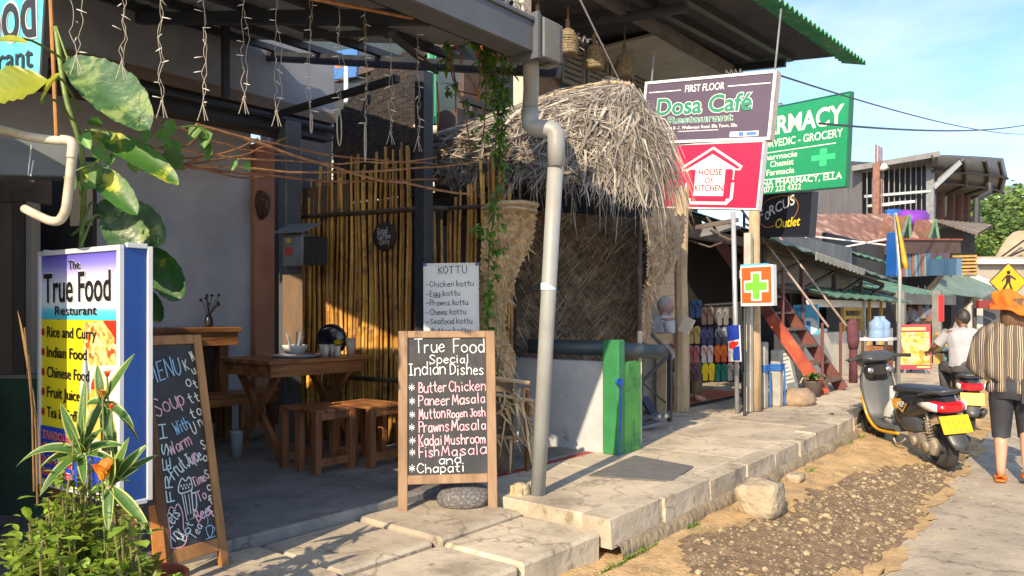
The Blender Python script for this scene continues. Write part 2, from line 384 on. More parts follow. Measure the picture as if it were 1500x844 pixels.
def smooth_pts(pts, k=5, closed=False):
    P = [V((p[0], p[1], p[2] if len(p) > 2 else 0)) for p in pts]; out = []; n = len(P)
    for i in range(n-1):
        p0 = P[max(i-1, 0)]; p1 = P[i]; p2 = P[i+1]; p3 = P[min(i+2, n-1)]
        for j in range(k):
            t = j/k
            out.append(.5*((2*p1)+(p2-p0)*t+(2*p0-5*p1+4*p2-p3)*t*t+(3*p1-p0-3*p2+p3)*t**3))
    out.append(P[-1]); return out
_rd = random.Random(3); _lift = [0]
def ribbon(mb, P3, w, N, m=0):
    """flat chalk stroke along 3D points lying on a face with normal N"""
    _lift[0] = (_lift[0]+1) % 40; d = N*(_lift[0]*.00012); n = len(P3); A = []; Bv = []
    for i in range(n):
        t = (P3[min(i+1, n-1)]-P3[max(i-1, 0)])
        t = t.normalized() if t.length > 1e-9 else V((1, 0, 0))
        s = N.cross(t)*(w/2)*_rd.uniform(.78, 1.15)
        e = t*(-w*.3 if i == 0 else (w*.3 if i == n-1 else 0))
        A.append(P3[i]+s+d+e); Bv.append(P3[i]-s+d+e)
    mb.grid([A, Bv] if False else [[a, b] for a, b in zip(A, Bv)], m)
def chalk(B, mb, txt, xa, ya, xb, yb, h, w=.006, d=.002, jit=.35, m=0, gap=2.2, slant=0):
    """hand-lettered words as chalk strokes, baseline (xa,ya)-(xb,yb), cap height h"""
    tot = 0; lay = []
    for ch in txt:
        if ch == ' ': tot += 3.6; continue
        wd, g = GL[ch]; lay.append((tot, wd, g)); tot += wd+gap
    tot -= gap
    Lw = (B.P(xb, yb)-B.P(xa, ya)).length; sx = Lw/max(tot, .1); sy = h/10
    for x0, wd, g in lay:
        jx, jy, rs = _rd.uniform(-jit, jit), _rd.uniform(-jit, jit)*1.2, _rd.uniform(.92, 1.08)
        for st in g.split('|'):
            cur = st.startswith('~'); pts = [tuple(map(float, q.split(','))) for q in st.lstrip('~').split()]
            pts = [(x+_rd.uniform(-jit, jit)*.4, y+_rd.uniform(-jit, jit)*.4) for x, y in pts]
            if cur: pts = [(p.x, p.y) for p in smooth_pts(pts)]
            else:
                q = [pts[0]]
                for a, b in zip(pts, pts[1:]):
                    for k in (.5, 1): q.append((a[0]+(b[0]-a[0])*k, a[1]+(b[1]-a[1])*k))
                pts = q
            vs, _ = B.local([((x0+jx+x*rs), (y*rs+jy)) for x, y in pts], xa, ya, xb, yb, d, sx, sy, slant)
            # split at sharp corners so that no stroke folds over itself
            seg = [vs[0]]
            for i in range(1, len(vs)):
                seg.append(vs[i])
                if i < len(vs)-1 and (vs[i]-vs[i-1]).normalized().dot((vs[i+1]-vs[i]).normalized()) < .35:
                    ribbon(mb, seg, w, B.N, m); seg = [vs[i]]
            if len(seg) > 1: ribbon(mb, seg, w, B.N, m)
def line(B, mb, pts, w, d=.002, m=0, smooth=True):
    if smooth: pts = [(p.x, p.y) for p in smooth_pts(pts)]
    ribbon(mb, [B.P(x, y, d) for x, y in pts], w, B.N, m)
def corrugated(mb, a, b, c, pitch=.09, amp=.012, m=0):
    """sheet from corner a: b-a runs across the corrugations, c-a along them"""
    a = V(a); b = V(b); c = V(c); n = max(2, int((b-a).length/pitch*4)); N = (b-a).cross(c-a).normalized()
    if N.z < 0: N = -N
    r0 = []; r1 = []
    for i in range(n+1):
        p = a+(b-a)*(i/n); o = N*amp*sin(i*pi/2); r0.append(p+o); r1.append(p+(c-a)+o)
    mb.grid([r0, r1], m)
    return mb
# ================================================================ ground, road, pavement, hills
def sstep(a, b, x):
    t = max(0, min(1, (x-a)/(b-a))); return t*t*(3-2*t)
def kerb_t(s): return 2.28+.028*(s-3.6)+.26*sstep(8.9, 9.5, s)
def gz(s, t):
    z = -.045+.022*mnoise.noise(V((s*1.7, t*1.7, 0)))+.012*mnoise.noise(V((s*6, t*6, 3)))
    z += .25*sstep(1.5, .0, kerb_t(s)-t)*(1-.5*sstep(9, 13, s))
    if t < .2: z -= .05*sstep(.2, -.4, t)
    if t > 2.9: z = min(z, .05)
    return z
def gdd(px, py, dz=0):
    z = 0
    for _ in range(14): p = gd(px, py, z); z = .5*z+.5*(gz(p.x, p.y)+dz)
    p = gd(px, py, z); return p
def spaced(lo, hi, step, far):
    a = [lo+step*i for i in range(int((hi-lo)/step)+1)]
    d = step; x = lo; pre = []
    while x > -far: d *= 1.6; x -= d; pre.append(x)
    d = step; x = a[-1]; post = []
    while x < far: d *= 1.6; x += d; post.append(x)
    return pre[::-1]+a+post
gsx = spaced(1.5, 13, .055, 1600); gty = spaced(-.6, 3, .05, 1600)
SAND = M('orange_dirt', (.54, .37, .175), (.40, .265, .12), sc=3, rough=.95, bump=.35, bsc=40, c3=(.24, .165, .085), sc3=5, lo3=.45, hi3=.7)
mb = MB(); mb.grid([[V((s, t, gz(s, t))) for t in gty] for s in gsx]); struct(mb.build('ground', SAND, smooth=True, org=V((0, 0, 0))))
# road: a worn concrete sheet with a broken edge
edge = [gd(990, 900, 0), gd(1150, 848, 0), gd(1205, 838, 0), gd(1290, 842, 0), gd(1330, 785, 0), gd(1352, 752, 0), gd(1392, 705, 0), gd(1420, 668, 0), gd(1445, 640, 0), gd(1462, 612, 0)]
edge = [V((p.x, p.y)) for p in edge]
pe = []
for a, b in zip(edge, edge[1:]):
    for k in range(8):
        p = a.lerp(b, k/8); pe.append(V((p.x, p.y+.05*mnoise.noise(V((p.x*5, p.y*5, 1))))))
pe.append(edge[-1]); pe += [V((14, 1.5)), V((30, 1.9)), V((90, 2.2))]
pe = [V((-6, pe[0].y+.05))]+pe
ROAD = M('worn_road_concrete', (.43, .37, .275), (.31, .265, .20), sc=2.0, rough=.9, bump=.3, bsc=45, c3=(.23, .20, .16), sc3=2.6, lo3=.54, hi3=.68, crack=.55)
mb = MB(); n = len(pe)
mb.grid([[V((p.x, -9, .012)), V((p.x, p.y-.3 if p.y > -8 else -8.9, .012)), V((p.x, p.y, .006)), V((p.x, p.y+.03, -.06))] for p in pe])
struct(mb.build('road', ROAD, org=V((0, 0, 0))))
# broken concrete apron by the kerb nearest the camera
ap = [(700, 850), (760, 838), (830, 826), (880, 822), (930, 818), (975, 828), (1010, 850), (1020, 900), (700, 900)]
mb = MB(); pts = [gd(x, y, .14) for x, y in ap]
pp = []
for a, b in zip(pts, pts[1:]+pts[:1]):
    for k in range(6):
        p = a.lerp(b, k/6); pp.append(p+V((mnoise.noise(p*7), mnoise.noise(p*7+V((5, 0, 0))), 0))*.03)
mb.prism([p+V((0, 0, .02)) for p in reversed(pp)], V((0, 0, -.15))); struct(mb.build('road_apron', ROAD))
# dark wet gravel
gp = [(1003, 815), (1010, 790), (1060, 772), (1120, 757), (1180, 730), (1230, 708), (1290, 690), (1340, 684), (1395, 668), (1418, 664), (1400, 690), (1365, 728), (1335, 770), (1285, 835), (1250, 842), (1150, 850), (1010, 850)]
GRAV = M('dark_gravel', (.27, .185, .10), (.155, .105, .06), sc=16, rough=.9, bump=.5, bsc=60, c3=(.31, .23, .135), sc3=7, lo3=.55, hi3=.66)
bnd = [gdd(x, y) for x, y in gp]
def inpoly(x, y, P):
    c = False; j = len(P)-1
    for i in range(len(P)):
        if (P[i].y > y) != (P[j].y > y) and x < (P[j].x-P[i].x)*(y-P[i].y)/(P[j].y-P[i].y)+P[i].x: c = not c
        j = i
    return c
mb = MB(); idx = {}
S0 = min(p.x for p in bnd); S1 = max(p.x for p in bnd); T0 = min(p.y for p in bnd); T1 = max(p.y for p in bnd)
st = .05
def gi(i, j):
    if (i, j) not in idx:
        s = S0+i*st; t = T0+j*st; idx[(i, j)] = len(mb.v); mb.v.append(V((s, t, gz(s, t)+.007+.006*mnoise.noise(V((s*20, t*20, 0))))))
    return idx[(i, j)]
for i in range(int((S1-S0)/st)+1):
    for j in range(int((T1-T0)/st)+1):
        s = S0+(i+.5)*st; t = T0+(j+.5)*st
        q = V((s, t, 0))*3
        if inpoly(s+.16*mnoise.noise(q)+.05*mnoise.noise(q*4), t+.16*mnoise.noise(q+V((9, 0, 0)))+.05*mnoise.noise(q*4+V((9, 0, 0))), bnd):
            mb.f.append((gi(i, j), gi(i+1, j), gi(i+1, j+1), gi(i, j+1))); mb.m.append(0)
struct(mb.build('gravel_ground', GRAV, smooth=True, org=V((0, 0, 0))))
def stone_verts(r, seed, sq=.6, sub=1):
    bm = bmesh.new(); bmesh.ops.create_icosphere(bm, subdivisions=sub, radius=1)
    vs = []; off = V((seed*1.37, seed*.71, seed*2.1))
    for v in bm.verts:
        p = v.co*(1+.35*mnoise.noise(v.co*1.3+off)); vs.append(V((p.x*r*1.15, p.y*r*.9, p.z*r*sq)))
    fs = [tuple(v.index for v in f.verts) for f in bm.faces]; bm.free(); return vs, fs
PEB = M('pebbles', (.33, .25, .155), (.22, .165, .10), sc=8, rough=.9, bump=.2, isl=.4)
rr = random.Random(11); sv = [stone_verts(1, k) for k in range(7)]; mb = MB(); cnt = 0
while cnt < 2600:
    s = rr.uniform(S0-.4, S1+.3); t = rr.uniform(T0-.35, T1+.4); ins = inpoly(s, t, bnd)
    if t > kerb_t(s)-.1: continue
    if not ins and rr.random() > .22: continue
    r = rr.choice([.005, .006, .007, .008, .009, .011, .013, .016, .024, .005, .006, .008, .010]) * rr.uniform(.7, 1.2)
    if not ins: r *= .8
    vs, fs = rr.choice(sv); a = rr.uniform(0, 6.3); z = max(gz(s, t)+(.007 if ins else 0), .006 if not ins and t < T0+.25 else -1)
    mb.add([V((s+(v.x*cos(a)-v.y*sin(a))*r, t+(v.x*sin(a)+v.y*cos(a))*r, z+v.z*r+r*.15)) for v in vs], fs); cnt += 1
tag(mb.build('gravel', PEB, org=V((0, 0, 0))), 'loose pale pebbles scattered over the dirt verge', 'gravel', kind='stuff')
# kerb of separate concrete blocks on a ledge
mb = MB(); s = 3.66; rr = random.Random(5)
while s < 13.5:
    Ln = rr.uniform(.5, .72); t0 = kerb_t(s)+rr.uniform(-.012, .012); t1 = kerb_t(s+Ln)+rr.uniform(-.012, .012); dz = rr.uniform(-.012, .01)
    b = .285+rr.uniform(-.01, .01)
    k = MB(); seg = 6; P = []
    for i in range(seg+1):
        q = i/seg; x = s+.003+(Ln-.006)*q; tt = t0+(t1-t0)*q
        c = .007 if i in (0, seg) else .003
        w = lambda a: .006*mnoise.noise(V((x*5, a*9, s)))
        P.append([V((x, tt+.2, b-.03)), V((x, tt+w(1), b-.03)), V((x, tt+.004+w(2), (b+SZ)/2)), V((x, tt+c+w(3), SZ+dz-c)), V((x, tt+.015+c, SZ+dz-c*.3)), V((x, tt+.2, SZ+dz))])
    mb.grid(P); f0 = P[0]; f1 = P[-1]; mb.add(f0, [tuple(range(6))]); mb.add(f1, [tuple(reversed(range(6)))])
    s += Ln
struct(mb.build('kerb', KERB, org=V((0, 0, 0))))
mb = MB()                                               # rough footing under the kerb
P = []
for i in range(122):
    x = 3.7+i*.075; w = .02*mnoise.noise(V((x*3, 0, 0))); tt = kerb_t(x)
    P.append([V((x, tt+.1, .288)), V((x, tt-.03+w, .275+w*.6)), V((x, tt-.05+w*2, .22)), V((x, tt-.065+w, .0))])
mb.grid(P); struct(mb.build('kerb_footing', M('rough_footing', (.30, .235, .15), (.20, .155, .10), sc=6, rough=.95, bump=.5, bsc=20), smooth=True, org=V((0, 0, 0))))
mb = MB(); r2 = random.Random(19)                       # thin drifts of sand over the road edge
for (x, y, w) in ((1298, 824, .42), (1340, 768, .45), (1372, 728, .45), (1408, 688, .45), (1432, 662, .4)):
    c = gd(x, y, .01); mb.add([V((c.x, c.y, .017))]+[V((c.x+w*cos(a)*(1+.7*mnoise.noise(V((cos(a)*4, sin(a)*4, x)))), c.y+w*.2*sin(a)*(1+1.1*mnoise.noise(V((cos(a)*4, sin(a)*4, x+3)))), .0135)) for a in [2*pi*k/28 for k in range(28)]], [(0, 1+k, 1+(k+1) % 28) for k in range(28)])
struct(mb.build('sand_drift', SAND, smooth=True, org=V((0, 0, 0))))
# pavement slabs beside the kerb
def slabs(name, mat, s0, s1, t0, t1, z, ns, nt, seed, gap=.008, dz=.006, bev=.008):
    rr = random.Random(seed); mb = MB()
    t_edges = [t0+(t1-t0)*j/nt for j in range(nt+1)]
    for j in range(nt):
        ph = rr.uniform(-.2, .2)*(s1-s0)/ns if nt > 1 else 0
        se = [s0]+[s0+(s1-s0)*i/ns+ph+rr.uniform(-.05, .05) for i in range(1, ns)]+[s1]
        for a, b in zip(se, se[1:]):
            h = z+rr.uniform(-dz, dz)
            mb.box(a+gap/2, t_edges[j]+gap/2, z-.3, b-gap/2, t_edges[j+1]-gap/2, h)
    return struct(mb.build(name, mat, bevel=bev, org=V((0, 0, 0))))
slabs('pavement', CONC, 3.7, 9.0, 2.49, 3.52, SZ-.004, 5, 1, 2, gap=.006)
slabs('pavement_far', CONC, 9.0, 13.4, 2.78, 3.52, SZ-.004, 4, 1, 3, gap=.006)
slabs('pavement_inner', CONC, 5.6, 13.4, 3.525, 4.35, SZ-.006, 7, 1, 4, gap=.006)
mb = MB(); mb.box(3.8, 2.45, .1, 8.95, 4.4, SZ-.03); mb.box(8.951, 2.72, .1, 13.4, 4.4, SZ-.03); struct(mb.build('pavement_bed', M('dirty_mortar', (.17, .135, .095), (.11, .09, .065), sc=8, rough=.95), org=V((0, 0, 0))))
# lower slabs in front of the terrace
mb = MB(); rr = random.Random(8)
for (a, b) in ((-1.2, .5), (.51, 1.52), (1.53, 2.28), (2.29, 2.93), (2.94, 3.66)):
    for (c, d) in ((2.36, 2.92), (2.93, 3.62)):
        if (c, d) == (2.36, 2.92): d += rr.uniform(-.02, .02)
        h = .36+rr.uniform(-.012, .012)
        k = MB(); n = 8
        for i in range(n+1): pass
        mb.box(a, c+rr.uniform(-.02, .015), -.05, b-.012, d-.012, h)
mb.jit(.008, 2.0, 3)
struct(mb.build('terrace_step', KERB, bevel=.018, org=V((0, 0, 0))))
# terrace floor and other floors
mb = MB(); mb.box(-1.5, 3.62, 0, 5.4, 9, .415); struct(mb.build('terrace_floor', DARKCONC, org=V((0, 0, 0)), bevel=.012))
mb = MB(); mb.box(3.72, 3.53, .1, 5.58, 3.615, .41); struct(mb.build('threshold', M('red_floor_edge', (.36, .06, .05), sc=6), org=V((0, 0, 0))))
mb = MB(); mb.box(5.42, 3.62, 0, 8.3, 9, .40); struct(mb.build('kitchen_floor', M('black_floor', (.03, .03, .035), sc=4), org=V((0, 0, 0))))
mb = MB(); mb.box(8.32, 4.36, 0, 10.6, 8, .43); mb2 = mb; struct(mb.build('shop_floor', M('red_tiled_floor', (.55, .17, .09), (.44, .13, .07), sc=3, rough=.5, c3=(.50, .36, .10), sc3=.9, lo3=.62, hi3=.66), org=V((0, 0, 0))))
mb = MB(); mb.box(10.61, 4.36, 0, 40, 9, .41); mb.box(13.42, 2.6, 0, 40, 4.35, .41)
struct(mb.build('far_pavement', CONC, org=V((0, 0, 0))))
# dark square cover in the pavement
o = at(0, 0, 0); a = gd(862, 697, SZ+.004); b = gd(985, 706, SZ+.004); c = gd(1016, 684, SZ+.004); d = gd(930, 668, SZ+.004)
mb = MB(); mb.prism([a, b, c, d], V((0, 0, .006)))
tag(mb.build('drain_cover', M('dark_cover_concrete', (.135, .135, .13), (.105, .105, .10), sc=8, rough=.8, bump=.2)), 'dark grey square cover slab set in the pale pavement', 'cover slab')
# hills far behind the roofs
HILL = M('far_hill', (.055, .095, .03), (.03, .06, .02), sc=.08, rough=.95, bump=.3, c3=(.10, .14, .05), sc3=.03)
mb = MB(); P = []
for i in range(41):
    row = []
    for j in range(21):
        s = 60+i*9; t = -70+j*12
        h = 20*sstep(75, 260, s)*(.75+.35*mnoise.noise(V((s*.012, t*.018, 0))))+3*mnoise.noise(V((s*.05, t*.05, 2)))
        row.append(V((s, t, h-3)))
    P.append(row)
mb.grid(P); struct(mb.build('hills', HILL, smooth=True, org=V((0, 0, 0))))
# ================================================================ the open terrace: back wall, roof, gutter, bamboo screen
GREYWALL = M('grey_wall_paint', (.56, .58, .62), (.47, .49, .53), sc=2, rough=.8, bump=.08, c3=(.38, .39, .42), sc3=1.3, lo3=.5, hi3=.8)
PINK = M('salmon_wall_paint', (.50, .235, .15), (.42, .19, .12), sc=3, rough=.8, bump=.06)
GREYPANEL = M('grey_fascia_paint', (.24, .25, .27), (.19, .20, .22), sc=2, rough=.7, bump=.04)
BROWNPANEL = M('brown_fascia_paint', (.16, .115, .085), (.12, .085, .065), sc=3, rough=.7, bump=.04)
t = thing('restaurant_wall', 'grey plastered back wall of the open terrace with a salmon pillar at its end', 'wall', (2.2, 7.1, .415))
mb = MB(); mb.box(-1.5, 7.0, .41, 4.33, 7.25, 4.3); mb.build('wall', GREYWALL, t)
mb = MB(); mb.box(4.335, 6.92, .41, 4.56, 7.25, 3.3); mb.build('pillar', PINK, t, bevel=.01)
mb = MB(); mb.box(4.565, 6.95, .41, 5.3, 7.2, 3.6); mb.build('dark_filler', BLACKSTEEL, t)  # dark filler added to close a bright slit beside the pillar
mb = MB(); mb.box(-1.5, 6.02, 3.50, 4.62, 6.10, 4.05); mb.build('fascia_panel', GREYPANEL, t)
mb = MB(); mb.box(-1.5, 6.0, 3.40, 4.62, 6.12, 3.495); mb.build('brown_trim', BROWNPANEL, t)
mb = MB(); mb.box(-1.5, 6.05, 3.24, 4.62, 6.2, 3.39); mb.tube([V((-1.5, 5.98, 3.33)), V((4.6, 5.98, 3.33))], .03); mb.build('beam', BLACKSTEEL, t)
mb = MB(); mb.box(-1.5, 6.13, 3.40, 4.62, 7.0, 3.44); mb.build('soffit', BROWNPANEL, t)
# roof
t = thing('terrace_roof', 'corrugated metal roof over the terrace on black steel rafters and posts', 'roof', (2.5, 4.4, 3.2))
SHEET = M('roof_sheet', (.40, .43, .45), (.32, .345, .36), sc=3, rough=.5, bump=.04, metal=.35)
ez = 3.22; sl = .24
def rz_(tt): return ez+sl*(tt-2.85)
s0r = 1.02
mb = MB(); corrugated(mb, V((s0r, 2.78, rz_(2.78))), V((3.72, 2.78, rz_(2.78))), V((s0r, 6.6, rz_(6.6))), .1, .014); mb.build('corrugated_sheet', SHEET, t)
for tt in (3.05, 3.75, 4.5, 5.25, 5.9):
    mb = MB(); mb.bar(V((s0r, tt, rz_(tt)-.045)), V((4.1, tt, rz_(tt)-.045)), .05, .05); mb.build('purlin', BLACKSTEEL, t)
for ss in (1.6, 2.75, 3.9):
    mb = MB(); mb.bar(V((ss, 2.82, rz_(2.82)-.11)), V((ss, 6.05, rz_(6.05)-.11)), .05, .08); mb.build('rafter', BLACKSTEEL, t)
mb = MB(); mb.bar(V((2.75, 3.1, rz_(3.1)-.2)), V((3.9, 3.9, rz_(3.9)-.16)), .03); mb.bar(V((2.78, 3.9, 3.26)), V((2.78, 3.1, 3.1)), .03)
mb.bar(V((3.93, 6.1, 3.34)), V((3.93, 4.35, 3.36)), .05); mb.build('brace', BLACKSTEEL, t)
pp = at(621, 480, 5.95)
mb = MB(); mb.box(pp.x-.05, pp.y-.05, .415, pp.x+.05, pp.y+.05, rz_(pp.y)-.12); mb.build('post', BLACKSTEEL, t)
pq = at(330, 100, 6.1)
mb = MB(); mb.box(pq.x-.025, pq.y-.025, 3.3, pq.x+.025, pq.y+.025, rz_(pq.y)); mb.build('hanger', BLACKSTEEL, t)
# gutter along the eave with its end cap
t2 = thing('roof_gutter', 'long grey square gutter running along the eave of the terrace roof', 'gutter', (2.6, 2.7, 3.07))
GUT = M('grey_gutter', (.095, .105, .115), (.075, .08, .09), sc=2.5, rough=.5, bump=.04)
mb = MB(); mb.box(1.0, 2.64, 3.06, 3.61, 2.655, 3.24); mb.box(1.0, 2.656, 3.06, 3.61, 2.80, 3.072); mb.box(1.0, 2.785, 3.073, 3.61, 2.80, 3.2); mb.box(1.0, 2.625, 3.225, 3.61, 2.639, 3.25); mb.build('trough', GUT, t2, bevel=.004)
mb = MB(); mb.box(3.611, 2.61, 3.045, 3.65, 2.82, 3.265); mb.box(3.45, 2.60, 3.035, 3.61, 2.637, 3.262); mb.build('end_cap', M('end_cap_grey', (.17, .165, .155), sc=3), t2, bevel=.006)
mb = MB(); mb.box(3.40, 2.605, 3.02, 3.425, 2.815, 3.28); mb.build('bracket', GUT, t2)
# drain pipe
ft = gd(787, 738, .36); tp = V((3.51, 2.74, 3.04))
el = at(815, 196, 4.66); e2 = at(776, 188, 4.72); e3 = at(775, 120, 4.72)
t3 = thing('drain_pipe', 'leaning grey plastic drain pipe with two elbows coming down from the gutter', 'drain pipe', ft)
mb = MB(); mb.tube([ft, ft.lerp(el, .5)+V((.004, 0, 0)), el-V((0, 0, .10))], .048, 20); mb.build('lower_pipe', PVC, t3, True)
mb = MB(); pts = [el-V((0, 0, .20)), el-V((0, 0, .06)), at(814.5, 197, 4.66), at(811, 191, 4.665), at(804, 189, 4.67), at(788, 188, 4.70), at(781, 187, 4.71), at(777, 182, 4.72), at(776, 174, 4.72), at(776, 160, 4.72)]
mb.tube(pts, .054, 20); mb.build('elbow', PVC, t3, True)
mb = MB(); mb.tube([at(776, 165, 4.72), at(778, 130, 4.70), tp+V((0, 0, .02))], .048, 20); mb.build('upper_pipe', PVC, t3, True)
mb = MB(); q = ft.lerp(el, .60); mb.tube([q-V((0, 0, .022)), q+V((0, 0, .022))], .0495, 20, caps=False); mb.build('sticker', flat('pale_blue_sticker', (.45, .70, .85)), t3)
# bamboo screen
WA = at(438, 455, 7.15); WB = at(762, 455, 6.1); wd = V((WB.x-WA.x, WB.y-WA.y, 0)); wl = wd.length; wd.normalize(); wn = V((wd.y, -wd.x, 0))
if wn.dot(-WA) < 0: wn = -wn
def wp(u, z, d=0): return V((WA.x, WA.y, 0))+wd*u+Z*z+wn*d
CANE = M('bamboo_cane', (.55, .29, .055), (.36, .17, .035), sc=5, st=(1, 1, .35), rough=.5, bump=.12, bsc=30, isl=.42, c3=(.14, .075, .03), sc3=7, lo3=.52, hi3=.66)
t = thing('bamboo_screen', 'brown bamboo cane screen closing the side of the terrace', 'screen', wp(wl/2, .415))
rr = random.Random(21)
def canes(u0, u1, z0, ztop, gap, d0=0, wj=.012):
    mb = MB(); u = u0
    while u < u1:
        r = rr.uniform(.011, .019); zt = ztop(u)+rr.uniform(-.12, .10); lean = rr.uniform(-.03, .03); d = d0+rr.uniform(-wj, wj)
        n = max(2, int((zt-z0)/.22)); pts = []; rs = []
        ph = rr.uniform(0, .2)
        for i in range(n+1):
            q = i/n; z = z0+(zt-z0)*q; uu = u+lean*q+.008*sin(z*4+u*9)
            for e, k in ((-.008, 1), (0, 1.22), (.008, 1)) if 0 < i < n else ((0, 1),):
                pts.append(wp(uu, z+e+(ph if 0 < i < n else 0)*.3, d)); rs.append(r*k*(1-.2*q))
        mb.tube(pts, rs, 6); u += 2*r+rr.uniform(0, gap)
    return mb
uP = (at(621, 300, 6.5)-wp(0, 0)).dot(wd)
mb = canes(.02, uP-.06, .45, lambda u: 2.82+.12*u if u > .2 else 2.6, .004)
mb.build('cane_panel', CANE, t, True)
mb = canes(uP+.05, wl-.05, .45, lambda u: 2.62+.22*sin(u*7), .010)
mb.build('cane_panel', CANE, t, True)
mb = canes(.0, uP-.3, .9, lambda u: 2.78+.1*u, .11, -.06); mb.build('rear_cane_layer', CANE, t, True)
DARKBAM = M('dark_bamboo_rail', (.10, .07, .045), (.05, .035, .025), sc=10, rough=.6)
for z, du in ((2.45, .06), (.98, .05)):
    mb = MB(); mb.tube([wp(-.22 if z > 2 else .5, z+.02, .03), wp(uP, z+.015, .035), wp(wl*.72 if z > 2 else uP-.05, z, .035)], .020, 8); mb.build('rail', DARKBAM, t, True)
mb = MB(); mb.tube([wp(wl*.62, 2.46, .03), wp(wl-.02, 2.44, .03)], .016, 8); mb.build('rail', DARKBAM, t, True)
mb = MB(); mb.obox(wp(.05, 2.5, -.02), wd*.55, Z*.24, wn*.03); mb.build('header_board', M('dark_brown_board', (.11, .065, .04), sc=8), t)
# dark board added behind the canes so no light leaks through
mb = MB(); mb.obox(wp(-.05, .42, -.16), wd*(uP+.1), Z*2.1, wn*-.05)
tag(mb.build('light_stop_board', M('dark_backing', (.045, .032, .024), sc=5)), 'dark board added behind the bamboo cane screen against light leaks', 'board')
# black woven screen above the bamboo
BW = M('black_woven_palm', (.030, .024, .022), (.016, .014, .014), sc=14, rough=.8, bump=.5, bsc=60, c3=(.07, .045, .03), sc3=4)
mb = MB(); rr = random.Random(4)
def weave(mb, P, nu, nv, w, amp, rr, miss=.0, m=0):
    """diagonal woven strips over a patch; P(u,v,d) -> point"""
    for k in range(-nv, nu):
        for dirn in (1, -1):
            if rr.random() < miss: continue
            pts = []
            u = k if dirn == 1 else k+nv
            for j in range(nv+1):
                uu = (k+j) if dirn == 1 else (k+nv-j)
                if -0.01 <= uu <= nu: pts.append((uu/nu, j/nv, amp*(1 if (j % 2 == 0) == (dirn == 1) else -1)+rr.uniform(-.002, .002)))
            for a, b in zip(pts, pts[1:]):
                p = P(*a); q = P(*b); d = (q-p).normalized(); nrm = P(a[0], a[1], 1)-P(a[0], a[1], 0)
                sd = d.cross(nrm).normalized()*w*rr.uniform(.4, .6)
                if rr.random() < .04: continue
                mb.quad(p-sd, q-sd, q+sd, p+sd, m)
weave(mb, lambda u, v, d: wp(.36+(uP-.06-.36)*u, 2.60+(1.22*(.52+.48*min(1, u*1.9+.05))+.05*sin(u*9))*v, -.07+d), 26, 24, .05, .006, rr)
tag(mb.build('woven_screen', BW, org=wp(.8, 2.9)), 'black woven palm screen above the bamboo canes', 'woven screen')
# things seen through the gap above: a bright poster, a pale wall, a green panel
t = thing('poster_board', 'yellow and blue painted poster seen under the terrace roof', 'poster', at(487, 122, 9.0))
B = Board(at(448, 122, 9.2), at(522, 112, 8.8), at(448, 82, 9.2))
mb = MB(); B.slab(mb, 0, 0, 1, 1, -.03, 0); mb.build('panel', flat('poster_blue', (.05, .16, .42)), t)
mb = MB(); B.rect(mb, 0, .1, .45, 1, .003); mb.build('yellow_field', speck_mat('poster_food', [(.6, .12, .03), (.75, .50, .05), (.8, .62, .08), (.3, .35, .1)], 14), t)
mb = MB(); B.circ(mb, .66, .45, .07, .06, .004); mb.build('orange_picture', flat('poster_orange', (.65, .18, .05)), t)
mb = MB(); mb.obox(at(433, 122, 9.6), at(640, 122, 9.0)-at(433, 122, 9.6), Z*-3.2, at(433, 122, 10)-at(433, 122, 9.6))
t = thing('neighbour_wall', 'pale cream wall glimpsed behind the black woven screen', 'wall', at(500, 400, 9.6))
mb.build('wall', M('cream_wall', (.50, .47, .37), (.42, .39, .30), sc=3), t)
mb = MB(); mb.obox(at(433, 196, 9.3), at(482, 196, 9.25)-at(433, 196, 9.3), Z*.05, V((.1, .1, 0))); mb.build('sill', WHITEPAINT, t)
t = thing('neighbour_upper_wall', 'grey upper wall with a white pole beyond the terrace roof', 'wall', at(480, 180, 9.0))
mb = MB(); mb.obox(at(430, 190, 9.05), at(482, 190, 8.95)-at(430, 190, 9.05), Z*.62, V((.1, .1, 0))); mb.build('panel', M('blue_grey_wall', (.16, .18, .21)), t)
mb = MB(); mb.tube([at(507, 150, 8.6), at(507, 82, 8.6)], .025, 8); mb.build('pole', WHITEPAINT, t)
mb = MB(); mb.obox(at(626, 182, 6.6), at(640, 182, 6.6)-at(626, 182, 6.6), Z*.72, V((.03, .03, 0)))
for k in range(3): mb.obox(at(627.5+k*4.5, 182, 6.57), at(629+k*4.5, 182, 6.57)-at(627.5+k*4.5, 182, 6.57), Z*.72, V((-.02, -.02, 0)))
tag(mb.build('ribbed_sheet', flat('emerald_panel', (.02, .30, .16))), 'narrow ribbed emerald green panel beside the black post', 'panel')
